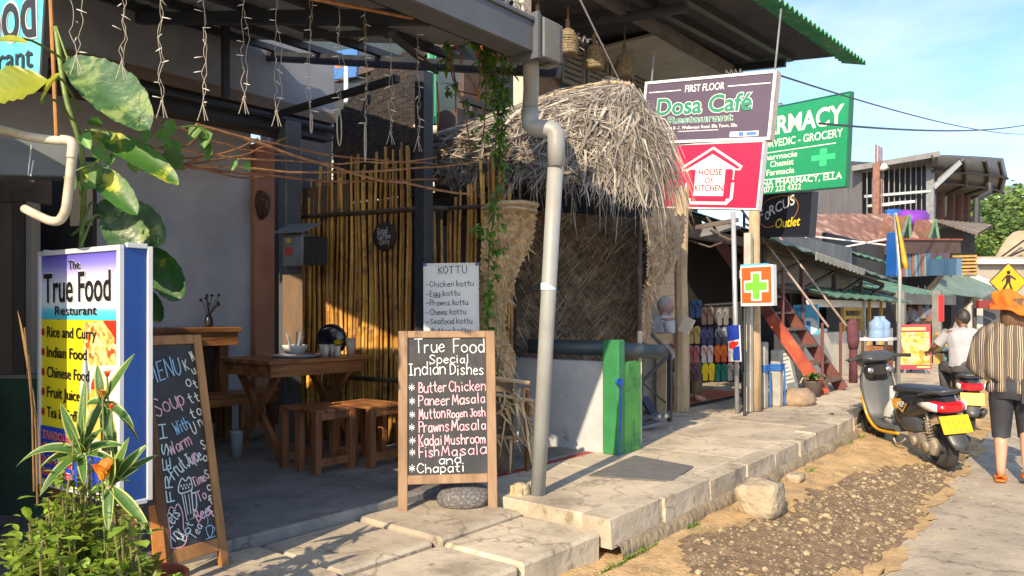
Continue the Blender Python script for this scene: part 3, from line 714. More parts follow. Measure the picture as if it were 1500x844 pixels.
# hanging strings of unlit fairy lights along the eave
LWIRE = M('pale_light_wire', (.38, .34, .28), (.28, .25, .20), sc=30, rough=.5, bump=0)
rr = random.Random(2)
strs = [(112, 115), (178, 122), (237, 178), (297, 182), (357, 172), (405, 190), (456, 195), (497, 190), (535, 205), (572, 216), (612, 226)]
zone = ['first string by the food banner, its end hidden by a big leaf', 'second string, hanging in front of the dark leaves', 'string over the green climber, frayed into three ends', 'string over the rusty vine knot', 'straight string in front of the grey fascia', 'string beside the grey steel pillar', 'string ending in a small closed loop', 'string with a wide tangled loop before the poster', 'string with a long narrow loop before the woven screen', 'string with a kinked end before the woven screen', 'string hanging beside the black steel post']
for i, (px, py) in enumerate(strs):
    b = ont(px, py, 3.12); top = rz_(3.05)-.07; L = top-b.z
    t = thing('light_string', 'unlit fairy light '+zone[i], 'string lights', V((b.x, b.y, b.z)), group='fairy light strings hanging from the terrace eave')
    mb = MB(); n = 26
    for ph in (0, 2.1):
        sw1 = rr.uniform(-.02, .02); fq = rr.uniform(.5, 1.5); pts = [V((b.x+.006*sin(k*fq+ph)+.006*rr.uniform(-1, 1)+sw1*sin(pi*k/n), b.y+.006*cos(k*fq*1.3+ph)-sw1*sin(2*pi*k/n), b.z+.08+(L-.08)*k/n)) for k in range(n+1)]
        mb.tube(pts, .0013, 5)
    if i in (6, 7, 8):
        w = (.018, .045, .02)[i-6]; h = (.09, .17, .2)[i-6]
        mb.tube([V((b.x+w*.7*sin(a)*(1 if a < pi else 1), b.y+w*.5*sin(a), b.z+.09-h/2-h/2*cos(a+pi))) for a in [2*pi*k/14 for k in range(15)]], .003, 5)
    else:
        for e in (-1, .4, 1): mb.tube([V((b.x, b.y, b.z+.09)), V((b.x+.012*e, b.y-.012*e, b.z+.03)), V((b.x+.016*e, b.y-.016*e, b.z+.015))], .0016, 5)
    mb.build('wire', LWIRE, t)
    for k in range(11):
        mb = MB(); z = b.z+.1+(L-.1)*(k+rr.uniform(-.2, .2))/11; a = rr.uniform(0, 6.3); d = V((cos(a), sin(a), rr.uniform(-.5, .2)))
        mb.tube([V((b.x, b.y, z)), V((b.x, b.y, z))+d*.022, V((b.x, b.y, z))+d*.036], [.0014, .0023, .0012], 6)
        mb.build('bulb', flat('clear_bulb', (.75, .74, .70), rough=.2), t, True)
# rusty wires and dry vines strung across the opening
mb = MB(); rr = random.Random(14)
DRYV = M('dry_vine', (.30, .14, .06), (.16, .075, .035), sc=20, rough=.8, bump=.2, isl=.3)
for (x0, y0, x1, y1) in ((190, 155, 415, 225), (200, 215, 640, 232), (200, 240, 700, 238), (205, 225, 380, 205), (290, 182, 690, 285), (215, 235, 640, 262), (195, 205, 300, 245), (240, 238, 420, 200), (300, 185, 640, 240), (230, 226, 420, 258), (200, 246, 300, 224), (210, 212, 310, 190)):
    a = ont(x0, y0, 3.45); b = ont(x1, y1, 3.65); n = 12
    mb.tube([a.lerp(b, k/n)+V((0, 0, -.05*sin(pi*k/n)))+V((rr.uniform(-1, 1), rr.uniform(-1, 1), rr.uniform(-1, 1)))*.008 for k in range(n+1)], rr.uniform(.004, .008), 5)
tag(mb.build('dry_vines', DRYV), 'tangle of dry rust-brown vines strung across the open front of the terrace', 'vines', kind='stuff')
mb = MB(); a = ont(425, -8, 2.95); b = ont(735, 52, 2.85); c = ont(772, 92, 2.84); mb.tube(smooth_pts([a, a.lerp(b, .5), b, b.lerp(c, .5)+V((0, 0, -.04)), c], 5), .009, 6)
tag(mb.build('iron_rod', M('bright_rust', (.42, .19, .06), (.25, .11, .045), sc=25, rough=.8)), 'thin rusty iron rod running just below the gutter', 'rod')
# meter box on its pillar
t = thing('meter_pillar', 'grey steel pillar at the end of the bamboo screen', 'pillar', gd(426, 640, .415))
b = at(425, 455, 7.0); mb = MB(); mb.box(b.x-.085, b.y-.06, .415, b.x+.085, b.y+.06, 3.34); mb.build('post', M('blue_grey_steel', (.10, .115, .135), (.07, .08, .095), sc=4, rough=.45), t, bevel=.01)
t = thing('electric_meter_box', 'grey electric meter box with a sloping hood and a small red sticker', 'meter box', at(428, 392, 6.75))
B = Board(at(413, 390, 6.82), at(442, 390, 6.68), at(413, 342, 6.82))
mb = MB(); B.slab(mb, 0, 0, 1, 1, -.12, 0); mb.build('case', GREYSTEEL, t, bevel=.008)
mb = MB(); mb.obox(B.P(-.12, .02, .08), B.U*B.w*1.55, (B.U*.0+Z*.09-B.N*.2), V((0, 0, .012))); mb.build('hood', GREYSTEEL, t)
mb = MB(); B.slab(mb, .62, .12, 1.75, .95, -.115, -.02); mb.build('side_case', M('charcoal_case', (.035, .035, .04)), t)
mb = MB(); B.slab(mb, .15, .42, .5, .66, 0, .004); mb.build('sticker', flat('meter_red', (.55, .05, .04)), t)
mb = MB(); B.slab(mb, .2, .15, .42, .3, 0, .004); mb.build('dial', flat('meter_yellow', (.6, .4, .05)), t)
mb = MB(); p = at(418, 480, 6.75); mb.obox(at(414, 505, 6.8), at(443, 505, 6.7)-at(414, 505, 6.8), Z*.62, V((.03, .05, 0)))
tag(mb.build('wooden_board', M('plain_brown_board', (.17, .11, .07), (.12, .08, .05), sc=8, st=(1, 1, .2))), 'plain brown board below the electric meter box', 'board')
# carved mask on the salmon pillar
mk = ont(383, 300, 6.9); t = thing('wall_mask', 'small dark carved wooden face hung on the salmon pillar', 'mask', mk)
mb = MB(); mb.loft([(mk+V((0, .0, -.15)), .02, .02), (mk+V((0, -.02, -.1)), .06, .04), (mk+V((0, -.02, 0)), .085, .06), (mk+V((0, -.02, .08)), .08, .05), (mk+V((0, 0, .14)), .04, .03)], 12)
mb.build('face', M('dark_carved_wood', (.10, .045, .03), (.05, .025, .02), sc=12, bump=.3), t, True)
mb = MB(); mb.loft([(mk+V((0, -.085, -.05)), .012, .01), (mk+V((0, -.095, -.02)), .016, .02), (mk+V((0, -.075, .04)), .008, .01)], 8)
for e in (-1, 1): mb.lathe([(.0, .02), (.014, .01), (.016, 0)], mk+V((e*.033, -.072, .035)), 8, ax=V((0, -1, 0)))
mb.build('features', M('mask_eyes', (.22, .12, .07)), t)
# round plaque on the bamboo
c = wp(0, 0); pc = at(558, 346, 6.6); u = (pc-wp(0, 0)).dot(wd); cc = wp(u, pc.z, .035)
t = thing('round_plaque', 'round black plaque with white handwriting on the bamboo screen', 'plaque', cc)
mb = MB(); mb.lathe([(.01, 0), (.12, 0), (.126, .008), (.12, .02), (.01, .02)], cc, 28, ax=wn); mb.build('disc', M('black_disc', (.02, .014, .014), (.03, .02, .018)), t, True)
Bp = Board(cc-wd*.12-Z*.12+wn*.022, cc+wd*.12-Z*.12+wn*.022, cc-wd*.12+Z*.12+wn*.022)
mb = MB()
chalk(Bp, mb, 'Good', .24, .42, .66, .38, .055, .0035); chalk(Bp, mb, 'Coffee', .24, .60, .80, .56, .045, .0035); chalk(Bp, mb, 'Only', .34, .80, .76, .76, .05, .0035)
mb.build('lettering', CHALKW, t)
# ================================================================ the cafe building and the thatched kitchen next door
TEAL = M('dark_teal_paint', (.030, .050, .062), (.022, .038, .048), sc=2, rough=.6, bump=.04)
BRN = M('dark_brown_wall', (.085, .055, .045), (.06, .04, .034), sc=3, rough=.75)
PLASTER = M('stained_plaster', (.52, .49, .43), (.42, .39, .33), sc=2, rough=.85, bump=.1, c3=(.25, .21, .16), sc3=1.2, lo3=.5, hi3=.75)
t = thing('cafe_building', 'two storey building with dark teal upper walls and a wide corrugated roof edged in green', 'building', (9.6, 8.2, .4))
mb = MB(); mb.box(7.0, 6.6, .4, 12.4, 10, 6.4); mb.build('wall', TEAL, t)
mb = MB(); mb.box(6.97, 6.5, 3.2, 7.6, 6.59, 4.6); mb.box(8.3, 6.5, 3.2, 9.0, 6.59, 5.9); mb.build('brown_wall_panel', BRN, t)
mb = MB(); mb.box(6.9, 6.3, 3.9, 6.99, 10, 4.1); mb.box(6.9, 6.3, 4.9, 6.99, 10, 5.0); mb.build('side_beam', BRN, t)
mb = MB(); mb.box(6.3, 5.9, 3.05, 12.4, 6.58, 3.2); mb.build('balcony_slab', PLASTER, t)
mb = MB()
for i in range(36): mb.box(6.4+i*.16, 5.92, 3.21, 6.425+i*.16, 5.95, 3.95)
mb.box(6.3, 5.9, 3.96, 12.4, 5.97, 4.02); mb.build('balcony_railing', BLACKSTEEL, t)
mb = MB(); mb.box(6.3, 5.98, 3.22, 12.4, 6.0, 3.9); mb.build('balcony_panel', M('charcoal_panel', (.05, .045, .045)), t)
for k in range(5):
    x0 = 9.1+k*.66; f = MB(); f.box(x0, 6.52, 4.95, x0+.6, 6.59, 5.0); f.box(x0, 6.52, 5.76, x0+.6, 6.59, 5.8); f.box(x0, 6.52, 5.0, x0+.05, 6.59, 5.76); f.box(x0+.55, 6.52, 5.0, x0+.6, 6.59, 5.76)
    for j in range(9): f.obox((x0+.051, 6.53, 5.02+j*.082), (.498, 0, 0), (0, .04, -.035), (0, .006, .012))
    f.build('louvre_window', M('grey_louvre', (.26, .26, .25), sc=4), t)
mb = MB(); mb.box(9.7, 5.22, 5.52, 12.3, 6.5, 5.56); mb.build('soffit', PLASTER, t)
mb = MB(); mb.box(7.9, 5.12, 5.42, 12.3, 5.21, 5.60); mb.build('soffit_beam', M('grey_beam', (.14, .13, .125)), t)
e0 = V((7.7, 3.7, 5.36)); e1 = V((12.5, 3.7, 5.60)); i0 = V((7.7, 6.5, 5.66))
USHEET = M('upper_roof_sheet', (.105, .105, .115), (.08, .08, .088), sc=2, rough=.5, bump=.04, metal=.2)
mb = MB(); corrugated(mb, e0, e1, i0, .17, .032); mb.build('roof', USHEET, t)
rf = None
mb = MB(); corrugated(mb, e0+V((0, .03, .035)), e1+V((.45, .03, .035)), e0+V((0, -.34, -.07)), .17, .032); mb.build('roof_edge', M('green_roof_paint', (.07, .34, .17), (.05, .26, .13), sc=4, rough=.6, c3=(.25, .40, .28), sc3=5), t)
for tt, m in ((4.25, .1), (4.75, .1)):
    zz = lambda s: 5.36+.24*(s-7.7)/4.8+.107*(tt-3.7)-.07
    mb = MB(); mb.bar(V((7.7, tt, zz(7.7))), V((12.1, tt, zz(12.1))), .09, .10); mb.build('purlin', BLACKSTEEL, t)
for s in (8.6, 12.0):
    zz = 5.36+.24*(s-7.7)/4.8-.16
    mb = MB(); mb.bar(V((s, 4.3, zz+.07)), V((s, 6.5, zz+.3)), .08, .11); mb.build('rafter', BLACKSTEEL, t)
# wicker lamps under the upper roof
WICK = M('wicker', (.34, .27, .165), (.20, .15, .085), sc=26, rough=.8, bump=.5, bsc=70)
for i, (px, py, D, lb) in enumerate(((788, 42, 9.9, 'pale wicker bell lamp beside the concrete pole'), (832, 62, 10.0, 'wicker lamp draped with a wire, second from the concrete pole'), (871, 84, 10.4, 'dim wicker lamp in front of the dark balcony'), (915, 96, 10.8, 'wicker lamp hanging nearest the purple sign'))):
    p = at(px, py, D); t = thing('wicker_lamp', lb, 'lamp', p, group='wicker lamps under the upper roof')
    mb = MB(); mb.lathe([(.10, -.17), (.135, -.15), (.13, -.02), (.105, .09), (.05, .17), (.02, .19)], p, 18)
    for k in range(9): mb.lathe([(.137-.006*max(0, k-5)*k*.4, -.15+k*.035), (.142-.006*max(0, k-5)*k*.4, -.14+k*.035), (.137-.006*max(0, k-5)*k*.4, -.13+k*.035)], p, 18, caps=False)
    mb.build('lamp_shade', WICK, t, True)
    mb = MB(); mb.tube([p+V((0, 0, .18)), p+V((0, 0, 1.6))], .014, 6); mb.tube([p+V((0, 0, .18)), p+V((.005, .01, .3))], .03, 8); mb.build('cord', M('rope_brown', (.25, .15, .08), sc=30), t)
mb = MB(); rr = random.Random(3); a = at(800, 62, 9.9); b = at(850, 75, 10)
for q in range(5):
    mb.tube([a.lerp(b, k/12)+V((rr.uniform(-.05, .05), rr.uniform(-.05, .05), .25*(k/12-.4)**2-.05+rr.uniform(-.04, .04)+.05*q)) for k in range(13)], .006, 5)
tag(mb.build('cable_bundle', M('grey_cable', (.33, .32, .30), sc=20)), 'loose bundle of grey cable slung between two wicker lamps', 'cables')
# concrete utility pole and its wiring
b0 = at(765, 455, 9.3); t = thing('utility_pole', 'square pale concrete utility pole rising behind the gutter', 'pole', V((b0.x, b0.y, .42)))
mb = MB(); w = .082; mb.obox(V((b0.x-w, b0.y-w, .42)), V((2*w, 0, 0)), V((0, 2*w, 0)), V((0, 0, 5.6))); mb.build('shaft', M('pole_concrete', (.46, .41, .31), (.38, .33, .25), sc=5, bump=.15), t, bevel=.01)
mb = MB(); c = at(757, 14, 9.1)
for k in range(10):
    r = .05+.012*k; n = V((rr.uniform(-1, 1), rr.uniform(-1, 1), rr.uniform(-.6, .6))); a_, b_ = basis(n); cc = c+V((rr.uniform(-.05, .05), rr.uniform(-.05, .05), rr.uniform(-.12, .1)))
    mb.tube([cc+a_*r*cos(q*.6)+b_*r*sin(q*.6) for q in range(9)], .006, 5)
mb.build('wire_coil', M('pole_wire', (.10, .10, .11), (.2, .2, .2), sc=30, rough=.5), t)
# orange cloth edge above the gutter
mb = MB(); P = []
for i in range(13):
    q = i/12; x = 690+90*q; ytop = 38+42*q**1.0-22*sin(pi*q)*.9; D = 5.3
    a = at(x, ytop, 5.35); b = at(x+6, ytop+26, 5.0); c = at(x+8, ytop+55, 5.3); P.append([a+V((.1, .2, -.05)), a, b, c])
mb.grid(P); o = mb.build('awning_cloth', M('orange_cloth', (.62, .20, .10), (.52, .16, .08), sc=5, rough=.85), smooth=True); tag(o, 'orange-red cloth awning edge showing over the gutter', 'awning')
o.modifiers.new('thick', 'SOLIDIFY').thickness = .01
# thatched canopy
ctrl = [((618, 212, 7.5), (622, 262, 6.9)), ((700, 186, 7.3), (695, 272, 6.5)), ((790, 154, 7.1), (765, 262, 6.1)), ((855, 136, 6.9), (835, 268, 5.95)), ((912, 130, 6.8), (898, 272, 5.95)), ((948, 158, 6.75), (950, 282, 6.1)), ((962, 205, 6.7), (966, 285, 6.4))]
top = smooth_pts([tuple(at(*c[0])) for c in ctrl], 6); bot = smooth_pts([tuple(at(*c[1])) for c in ctrl], 6)
def lerpl(Ls, u):
    x = max(0, min(.9999, u))*(len(Ls)-1); i = int(x); return Ls[i].lerp(Ls[i+1], x-i)
def th(u, v, d=0):
    a = lerpl(top, u); b = lerpl(bot, u); o = (b-a); out = V((o.x, o.y, 0)).normalized()
    p = a.lerp(b, v)+V((0, 0, .16*sin(pi*min(1, max(0, v)))))
    return p+out*(.06*sin(pi*min(1, max(0, v)))+d)+Z*d*.6
t = thing('thatched_canopy', 'shaggy dry palm thatch canopy drooping over the kitchen entrance', 'canopy', lerpl(bot, .5))
mb = MB(); mb.grid([[th(u/30, v/10, -.02) for v in range(-1, 11)] for u in range(31)])
mb.grid([[lerpl(top, u/30)+V((0, 0, .02)), lerpl(top, u/30)+V((.5, .35, -.10)), lerpl(top, u/30)+V((1.0, .8, -.45))] for u in range(31)])
mb.build('under_thatch', M('thatch_base', (.16, .105, .06), (.08, .055, .035), sc=10, st=(1, 1, .3), rough=.95, bump=.5), t, True)
STRAW = M('palm_straw', (.35, .31, .26), (.155, .135, .115), sc=5, rough=.9, bump=0, isl=.6)
rr = random.Random(31); mb = MB()
def strand(pts, w):
    A = []; nn = len(pts)
    for i, p in enumerate(pts):
        d = (pts[min(i+1, nn-1)]-pts[max(i-1, 0)]).normalized(); s = d.cross(V((rr.uniform(-.6, .2), rr.uniform(-1, -.3), rr.uniform(.2, 1)))).normalized()
        k = w*(1-.7*(i/(nn-1))**2)/2; A.append((p-s*k, p+s*k))
    mb.grid(A)
for _ in range(6200):
    u = rr.random(); v = rr.uniform(-.08, .95); L = rr.uniform(.10, .34)
    if u < .62 and rr.random() < .72: du = rr.choice((-1, 1, 1))*rr.uniform(.06, .17); L *= rr.uniform(.1, .55)
    else: du = rr.uniform(-.08, .08)
    if u+du > 1: du = -abs(du)
    lift = rr.uniform(-.005, .04)+(.06*rr.random() if rr.random() < .2 else 0); k0 = rr.uniform(-.02, .02); cv = rr.uniform(-.03, .03)
    pts = [th(u+du*k/3+cv*sin(pi*k/3)*.5, v+L*k/3, lift+k0*k/3) for k in range(4)]
    strand(pts, rr.choice((.004, .005, .007, .009, .013, .022))*rr.uniform(.7, 1.2))
for _ in range(430):                                       # ragged hanging ends
    u = rr.uniform(.2, 1.0)**.8; p = th(u, rr.uniform(.55, 1.0), rr.uniform(.02, .08)); L = rr.uniform(.15, .55); sw = V((rr.uniform(-.12, .16), rr.uniform(-.14, .05), 0))
    strand([p, p+sw*.4-Z*L*.3, p+sw*.8-Z*L*.7, p+sw-Z*L], rr.uniform(.004, .012))
for _ in range(230):                                       # long sprays at the street corner
    u = rr.uniform(.75, 1.0); p = th(u, rr.uniform(.2, .8), .05); L = rr.uniform(.35, .68); sw = V((rr.uniform(-.08, .22), rr.uniform(-.3, .0), 0))
    strand([p, p+sw*.45+Z*.03-Z*L*.2, p+sw*.8-Z*L*.6, p+sw-Z*L], rr.uniform(.007, .015))
mb.build('straw', STRAW, t)
mb = MB()
for (u, v0, v1, r) in ((.02, .0, .0, .02),):
    mb.tube([lerpl(top, q/10)+V((0, -.02, .05)) for q in range(0, 8)], .022, 7)
mb.tube([at(640, 212, 7.0), at(720, 190, 6.8), at(800, 160, 6.7), at(850, 138, 6.7)], .018, 6)
mb.tube([at(640, 222, 6.9), at(720, 203, 6.7), at(790, 180, 6.6)], .014, 6)
mb.build('ridge_pole', POSTWOOD, t, True)
# woven palm arch
CADJ = M('sunlit_cadjan', (.56, .40, .22), (.40, .27, .14), sc=6, rough=.85, bump=.2, isl=.3)  # tan palm leaf with sunlight painted into its colour
DCADJ = M('shaded_cadjan', (.17, .12, .08), (.095, .066, .045), sc=6, rough=.9, bump=.2, isl=.4)  # darker copy of the palm leaf, shade painted into its colour
def patch(L_, R_, D0, D1):
    """surface between two image polylines given at equal steps down the page"""
    l = [at(x, y, D0) for x, y in L_]; r = [at(x, y, D1) for x, y in R_]
    def P(u, v, d):
        a = lerpl(l, v); b = lerpl(r, v); n = V((-CA, -SA, 0)); return a.lerp(b, u)+n*(d+.06*sin(pi*u))
    return P
t = thing('palm_leaf_arch', 'arch of woven dry palm leaf framing the kitchen entrance', 'arch', gd(735, 690, .41))
rr = random.Random(9)
PL = patch([(712, 300), (708, 350), (706, 400), (704, 450), (704, 490), (735, 520), (735, 575)], [(786, 297), (780, 350), (757, 395), (742, 440), (738, 485), (752, 520), (748, 575)], 5.95, 6.15)
mb = MB(); weave(mb, PL, 9, 34, .05, .012, rr)
for _ in range(260):
    u = rr.random(); v = rr.random(); p = PL(u, v, .03); d = V((rr.uniform(-.07, .07), rr.uniform(-.07, .02), rr.uniform(-.16, .03)))
    strand([p, p+d*.6+V((-CA, -SA, 0))*.02, p+d], rr.uniform(.006, .014))
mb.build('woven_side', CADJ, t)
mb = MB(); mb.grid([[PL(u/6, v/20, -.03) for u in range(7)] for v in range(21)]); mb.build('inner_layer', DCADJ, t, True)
mb = MB(); mb.tube([at(706, 305, 5.9), at(735, 297, 5.85), at(765, 296, 5.9), at(788, 300, 6.0)], .018, 7); mb.tube([at(708, 312, 5.88), at(748, 303, 5.83), at(786, 308, 5.95)], .012, 6); mb.build('rim', POSTWOOD, t, True)
PR = patch([(940, 322), (950, 360), (954, 395), (945, 425), (940, 455), (937, 500)], [(1004, 316), (1000, 350), (990, 380), (966, 412), (953, 440), (947, 500)], 6.95, 7.6)
mb = MB(); weave(mb, PR, 8, 24, .055, .012, rr)
for _ in range(200):
    u = rr.random(); v = rr.random(); p = PR(u, v, .03); d = V((rr.uniform(-.08, .08), rr.uniform(-.08, .02), rr.uniform(-.2, .03)))
    strand([p, p+d*.6+V((-CA, -SA, 0))*.02, p+d], rr.uniform(.006, .014))
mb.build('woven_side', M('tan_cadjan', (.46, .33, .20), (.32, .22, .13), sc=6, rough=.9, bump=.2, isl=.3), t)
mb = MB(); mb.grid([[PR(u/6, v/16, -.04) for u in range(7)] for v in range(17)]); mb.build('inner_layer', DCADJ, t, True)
# woven back panel of the kitchen, in shade
t = thing('cadjan_partition', 'shaded woven palm leaf partition above the white kitchen wall', 'partition', gd(860, 650, .41))
PB = lambda u, v, d: at(758, 520, 7.05).lerp(at(946, 520, 7.5), u)+Z*(1.38*v-.05)+V((-CA, -SA, 0))*d
mb = MB(); weave(mb, PB, 22, 20, .05, .010, rr)
for _ in range(420):
    u = rr.random(); v = rr.random(); p = PB(u, v, .02); d = V((rr.uniform(-.14, .14), rr.uniform(-.1, .1), rr.uniform(-.22, .1)))
    strand([p, p+d*.5+V((-CA, -SA, 0))*.02, p+d], rr.uniform(.006, .013))
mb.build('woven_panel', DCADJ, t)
mb = MB()
for _ in range(520):
    u = rr.random(); v = rr.uniform(0, 1); a = R(45+rr.gauss(0, 12))*rr.choice((-1, 1)); L = rr.uniform(.12, .42); p = PB(u, v, .035); q = PB(min(1.02, max(-.02, u+L*cos(a)/1.75)), min(1, max(-.1, v+L*sin(a)/1.38)), .045); strand([p, p.lerp(q, .5)+V((-CA, -SA, 0))*.02, q], rr.uniform(.004, .010))
mb.build('loose_frond', M('grey_frond', (.30, .235, .165), (.17, .13, .09), sc=6, isl=.5, bump=0), t)
mb = MB(); a = PB(0, 0, -.04); b = PB(1, 0, -.04); mb.prism([a, b, PB(1, 1, -.04), PB(0, 1, -.04)], V((CA, SA, 0))*.02); mb.build('backing', M('partition_backing', (.085, .06, .045), (.05, .035, .025), sc=8), t)
mb = MB(); mb.obox(at(690, 352, 7.5), at(958, 342, 7.75)-at(690, 352, 7.5), Z*.75, V((.1, .12, 0)))  # dark sheet standing in for the shade under the thatch
tag(mb.build('gloom_panel', M('gloom_black', (.02, .018, .018), sc=4)), 'dark panel added beneath the thatch canopy to stand for its shade', 'lintel')
# kitchen shell: dark walls, low white wall, green post and panel, dark rail
t = thing('kitchen_wall', 'dark unlit inner wall of the thatched kitchen', 'wall', (6.8, 6, .4))
mb = MB(); mb.box(5.9, 5.6, .4, 8.28, 5.7, 3.0); mb.box(8.0, 4.95, .4, 8.1, 5.59, 3.0); mb.build('wall', M('gloom_wall', (.035, .033, .036), sc=3), t)  # interior gloom painted into the wall and ceiling colours
mb = MB(); mb.box(4.95, 4.6, 2.62, 8.3, 6.5, 2.68); mb.build('ceiling', M('gloom_ceiling', (.03, .028, .028), sc=3), t)
WW = M('worn_white_wall', (.46, .48, .49), (.38, .40, .42), sc=3, rough=.85, bump=.1, c3=(.13, .13, .13), sc3=5, lo3=.60, hi3=.72)
a = gd(886, 663, .42); sW = a.x
mb = MB(); mb.box(sW, a.y, .40, sW+.12, 5.6, 1.17)
t = thing('kitchen_parapet', 'worn white half wall with a dark stained foot beside the green post', 'low wall', (sW, 4.5, .41))
mb.build('wall', WW, t, bevel=.01)
GREEN = M('bright_green_paint', (.11, .40, .07), (.08, .32, .05), sc=5, rough=.6, bump=.08, c3=(.03, .16, .05), sc3=4, lo3=.52, hi3=.62)
DGREEN = M('deep_green_paint', (.035, .21, .075), (.025, .16, .055), sc=5, rough=.5, bump=.06, c3=(.10, .09, .05), sc3=6, lo3=.62, hi3=.75)
t = thing('green_partition', 'green painted kitchen end wall with a square post facing the pavement', 'partition', (sW, a.y-.05, .415))
mb = MB(); mb.box(sW-.05, a.y-.16, .415, sW+.06, a.y-.005, 1.36); mb.build('post', DGREEN, t, bevel=.012)
mb = MB(); mb.box(sW+.065, a.y-.15, .415, sW+.34, a.y-.06, 1.17); mb.build('panel', GREEN, t, bevel=.01)
mb = MB(); q = V((sW-.06, a.y-.17, 1.02)); mb.lathe([(.01, 0), (.03, 0), (.032, .03), (.02, .05), (.01, .05)], q, 10, ax=V((-.6, -.8, 0))); mb.tube([q+V((-.03, -.04, -.02)), q+V((-.02, -.03, -.35)), q+V((0, 0, -.6))], .007, 6); mb.build('blue_tap', flat('blue_plastic', (.03, .12, .55)), t)
mb = MB(); mb.tube([at(775, 507, 6.75), at(880, 510, 6.6), at(970, 516, 6.8)], .065, 12); 
tag(mb.build('rolled_blind', M('blue_black_roll', (.035, .05, .06), (.05, .07, .08), sc=5, rough=.5), smooth=True), 'dark blue-black rolled blind lying along the half wall', 'rolled blind')
p = gd(937, 650, .42); mb = MB(); mb.tube([p, p+Z*1.0], .022, 8, m=0); mb.tube([p+Z*1.001, p+Z*2.0], .020, 8, m=1)
tag(mb.build('slim_pole', [M('pale_pole_paint', (.50, .47, .38), (.40, .36, .28), sc=10), M('dark_pole_paint', (.06, .055, .05), sc=10)]), 'slim pole, pale below and dark above, at the corner of the green panel', 'pole')
# black metal ramp frame with a tray
t = thing('metal_ramp_stand', 'black angular steel stand with slanted braces on the pavement before the shop', 'stand', gd(962, 628, .42))
q = [at(940, 475, 7.6), at(981, 518, 7.6), at(981, 618, 7.6), at(940, 560, 7.6)]
mb = MB(); mb.bar(q[0], q[1], .035); mb.bar(q[1], q[2], .04); mb.bar(q[1]+V((0, 0, -.01)), q[3], .03); mb.bar(q[3], at(975, 590, 7.65), .018); mb.build('frame', BLACKSTEEL, t)
mb = MB(); mb.obox(at(938, 614, 7.7), at(981, 612, 7.5)-at(938, 614, 7.7), V((.15, .3, 0)), Z*.03); mb.obox(at(938, 630, 7.5), at(972, 622, 7.5)-at(938, 630, 7.5), V((.1, .2, 0)), Z*.03); mb.build('tray', GREYSTEEL, t)
mb = MB(); mb.bar(at(943, 582, 7.8), at(958, 608, 7.7), .12, .03); mb.build('plate', M('dark_blue_plate', (.03, .04, .07)), t)
# wooden counter behind
t = thing('wooden_counter', 'pale wooden stall counter below the man in the white shirt', 'counter', gd(970, 600, .42))
mb = MB(); mb.obox(at(940, 506, 9.0), at(992, 503, 9.0)-at(940, 506, 9.0), V((.25, .3, 0)), Z*.12); mb.build('top', POSTWOOD, t)
mb = MB(); mb.bar(at(972, 510, 8.95), V((at(972, 510, 8.95).x, at(972, 510, 8.95).y, .41)), .12); mb.build('leg', POSTWOOD, t)
mb = MB(); x0 = at(942, 520, 9.1); x1 = at(966, 520, 9.1); mb.obox(V((x0.x, x0.y, .41)), V((x1.x-x0.x, x1.y-x0.y, 0)), V((.1, .12, 0)), Z*.62); mb.build('front_panel', M('grey_plaster_block', (.40, .36, .30), sc=5), t)
# wooden post with a hung paper
p = gd(998, 603, .42); t = thing('wooden_post', 'rough pale wooden post between the palm arch and the sandal shop', 'post', p)
mb = MB(); mb.tube([p, p+V((.01, 0, .8)), p+V((-.01, .01, 1.6)), p+V((.01, 0, 2.62))], [.10, .088, .082, .085], 9, flat=.8).jit(.012, 5); mb.build('shaft', POSTWOOD, t)
t = thing('hung_card', 'pale card hanging tilted on the wooden post', 'card', at(1000, 478, 8.2))
B = Board(at(994, 484, 8.2), at(1008, 491, 8.1), at(1003, 462, 8.2)); mb = MB(); B.slab(mb, 0, 0, 1, 1, 0, .012); mb.build('card', flat('cream_card', (.68, .58, .45)), t)
mb = MB(); mb.tube([B.P(.5, 0, .01), B.P(.5, 0, .01)+Z*.08], .004, 5); mb.build('string', BLACKPAINT, t)
# sandal shop
t = thing('sandal_shop', 'open shop front with a bare concrete block back wall', 'shop', (9.3, 5.6, .43))
BLOCK = bpy.data.materials.new('concrete_blocks'); BLOCK.use_nodes = True; nt_ = BLOCK.node_tree; bb = nt_.nodes['Principled BSDF']; bb.inputs['Roughness'].default_value = .9
tcn = nt_.nodes.new('ShaderNodeTexCoord'); mpn = nt_.nodes.new('ShaderNodeMapping'); mpn.inputs['Rotation'].default_value = (R(90), 0, 0); bt = nt_.nodes.new('ShaderNodeTexBrick')
bt.inputs['Scale'].default_value = 2.4; bt.inputs['Color1'].default_value = (.30, .27, .225, 1); bt.inputs['Color2'].default_value = (.25, .225, .19, 1); bt.inputs['Mortar'].default_value = (.17, .15, .13, 1); bt.inputs['Mortar Size'].default_value = .015; bt.inputs['Row Height'].default_value = .42; bt.inputs['Brick Width'].default_value = .95
nt_.links.new(tcn.outputs['Object'], mpn.inputs[0]); nt_.links.new(mpn.outputs[0], bt.inputs['Vector']); nt_.links.new(bt.outputs['Color'], bb.inputs['Base Color'])
mb = MB(); mb.box(8.3, 5.5, .43, 10.7, 5.6, 3.2); mb.build('wall', BLOCK, t)
mb = MB(); mb.box(8.25, 4.25, 2.5, 10.75, 4.35, 2.62); mb.tube([at(1008, 352, 9.5), at(1040, 362, 9.4), at(1072, 350, 9.2)], .012, 6); mb.tube([at(1035, 318, 9.3), at(1055, 345, 9.2), at(1078, 355, 9.1)], .016, 6); mb.bar(at(1010, 335, 9.3), at(1082, 322, 9.1), .05); mb.build('beam', M('brown_beam', (.10, .075, .06)), t)
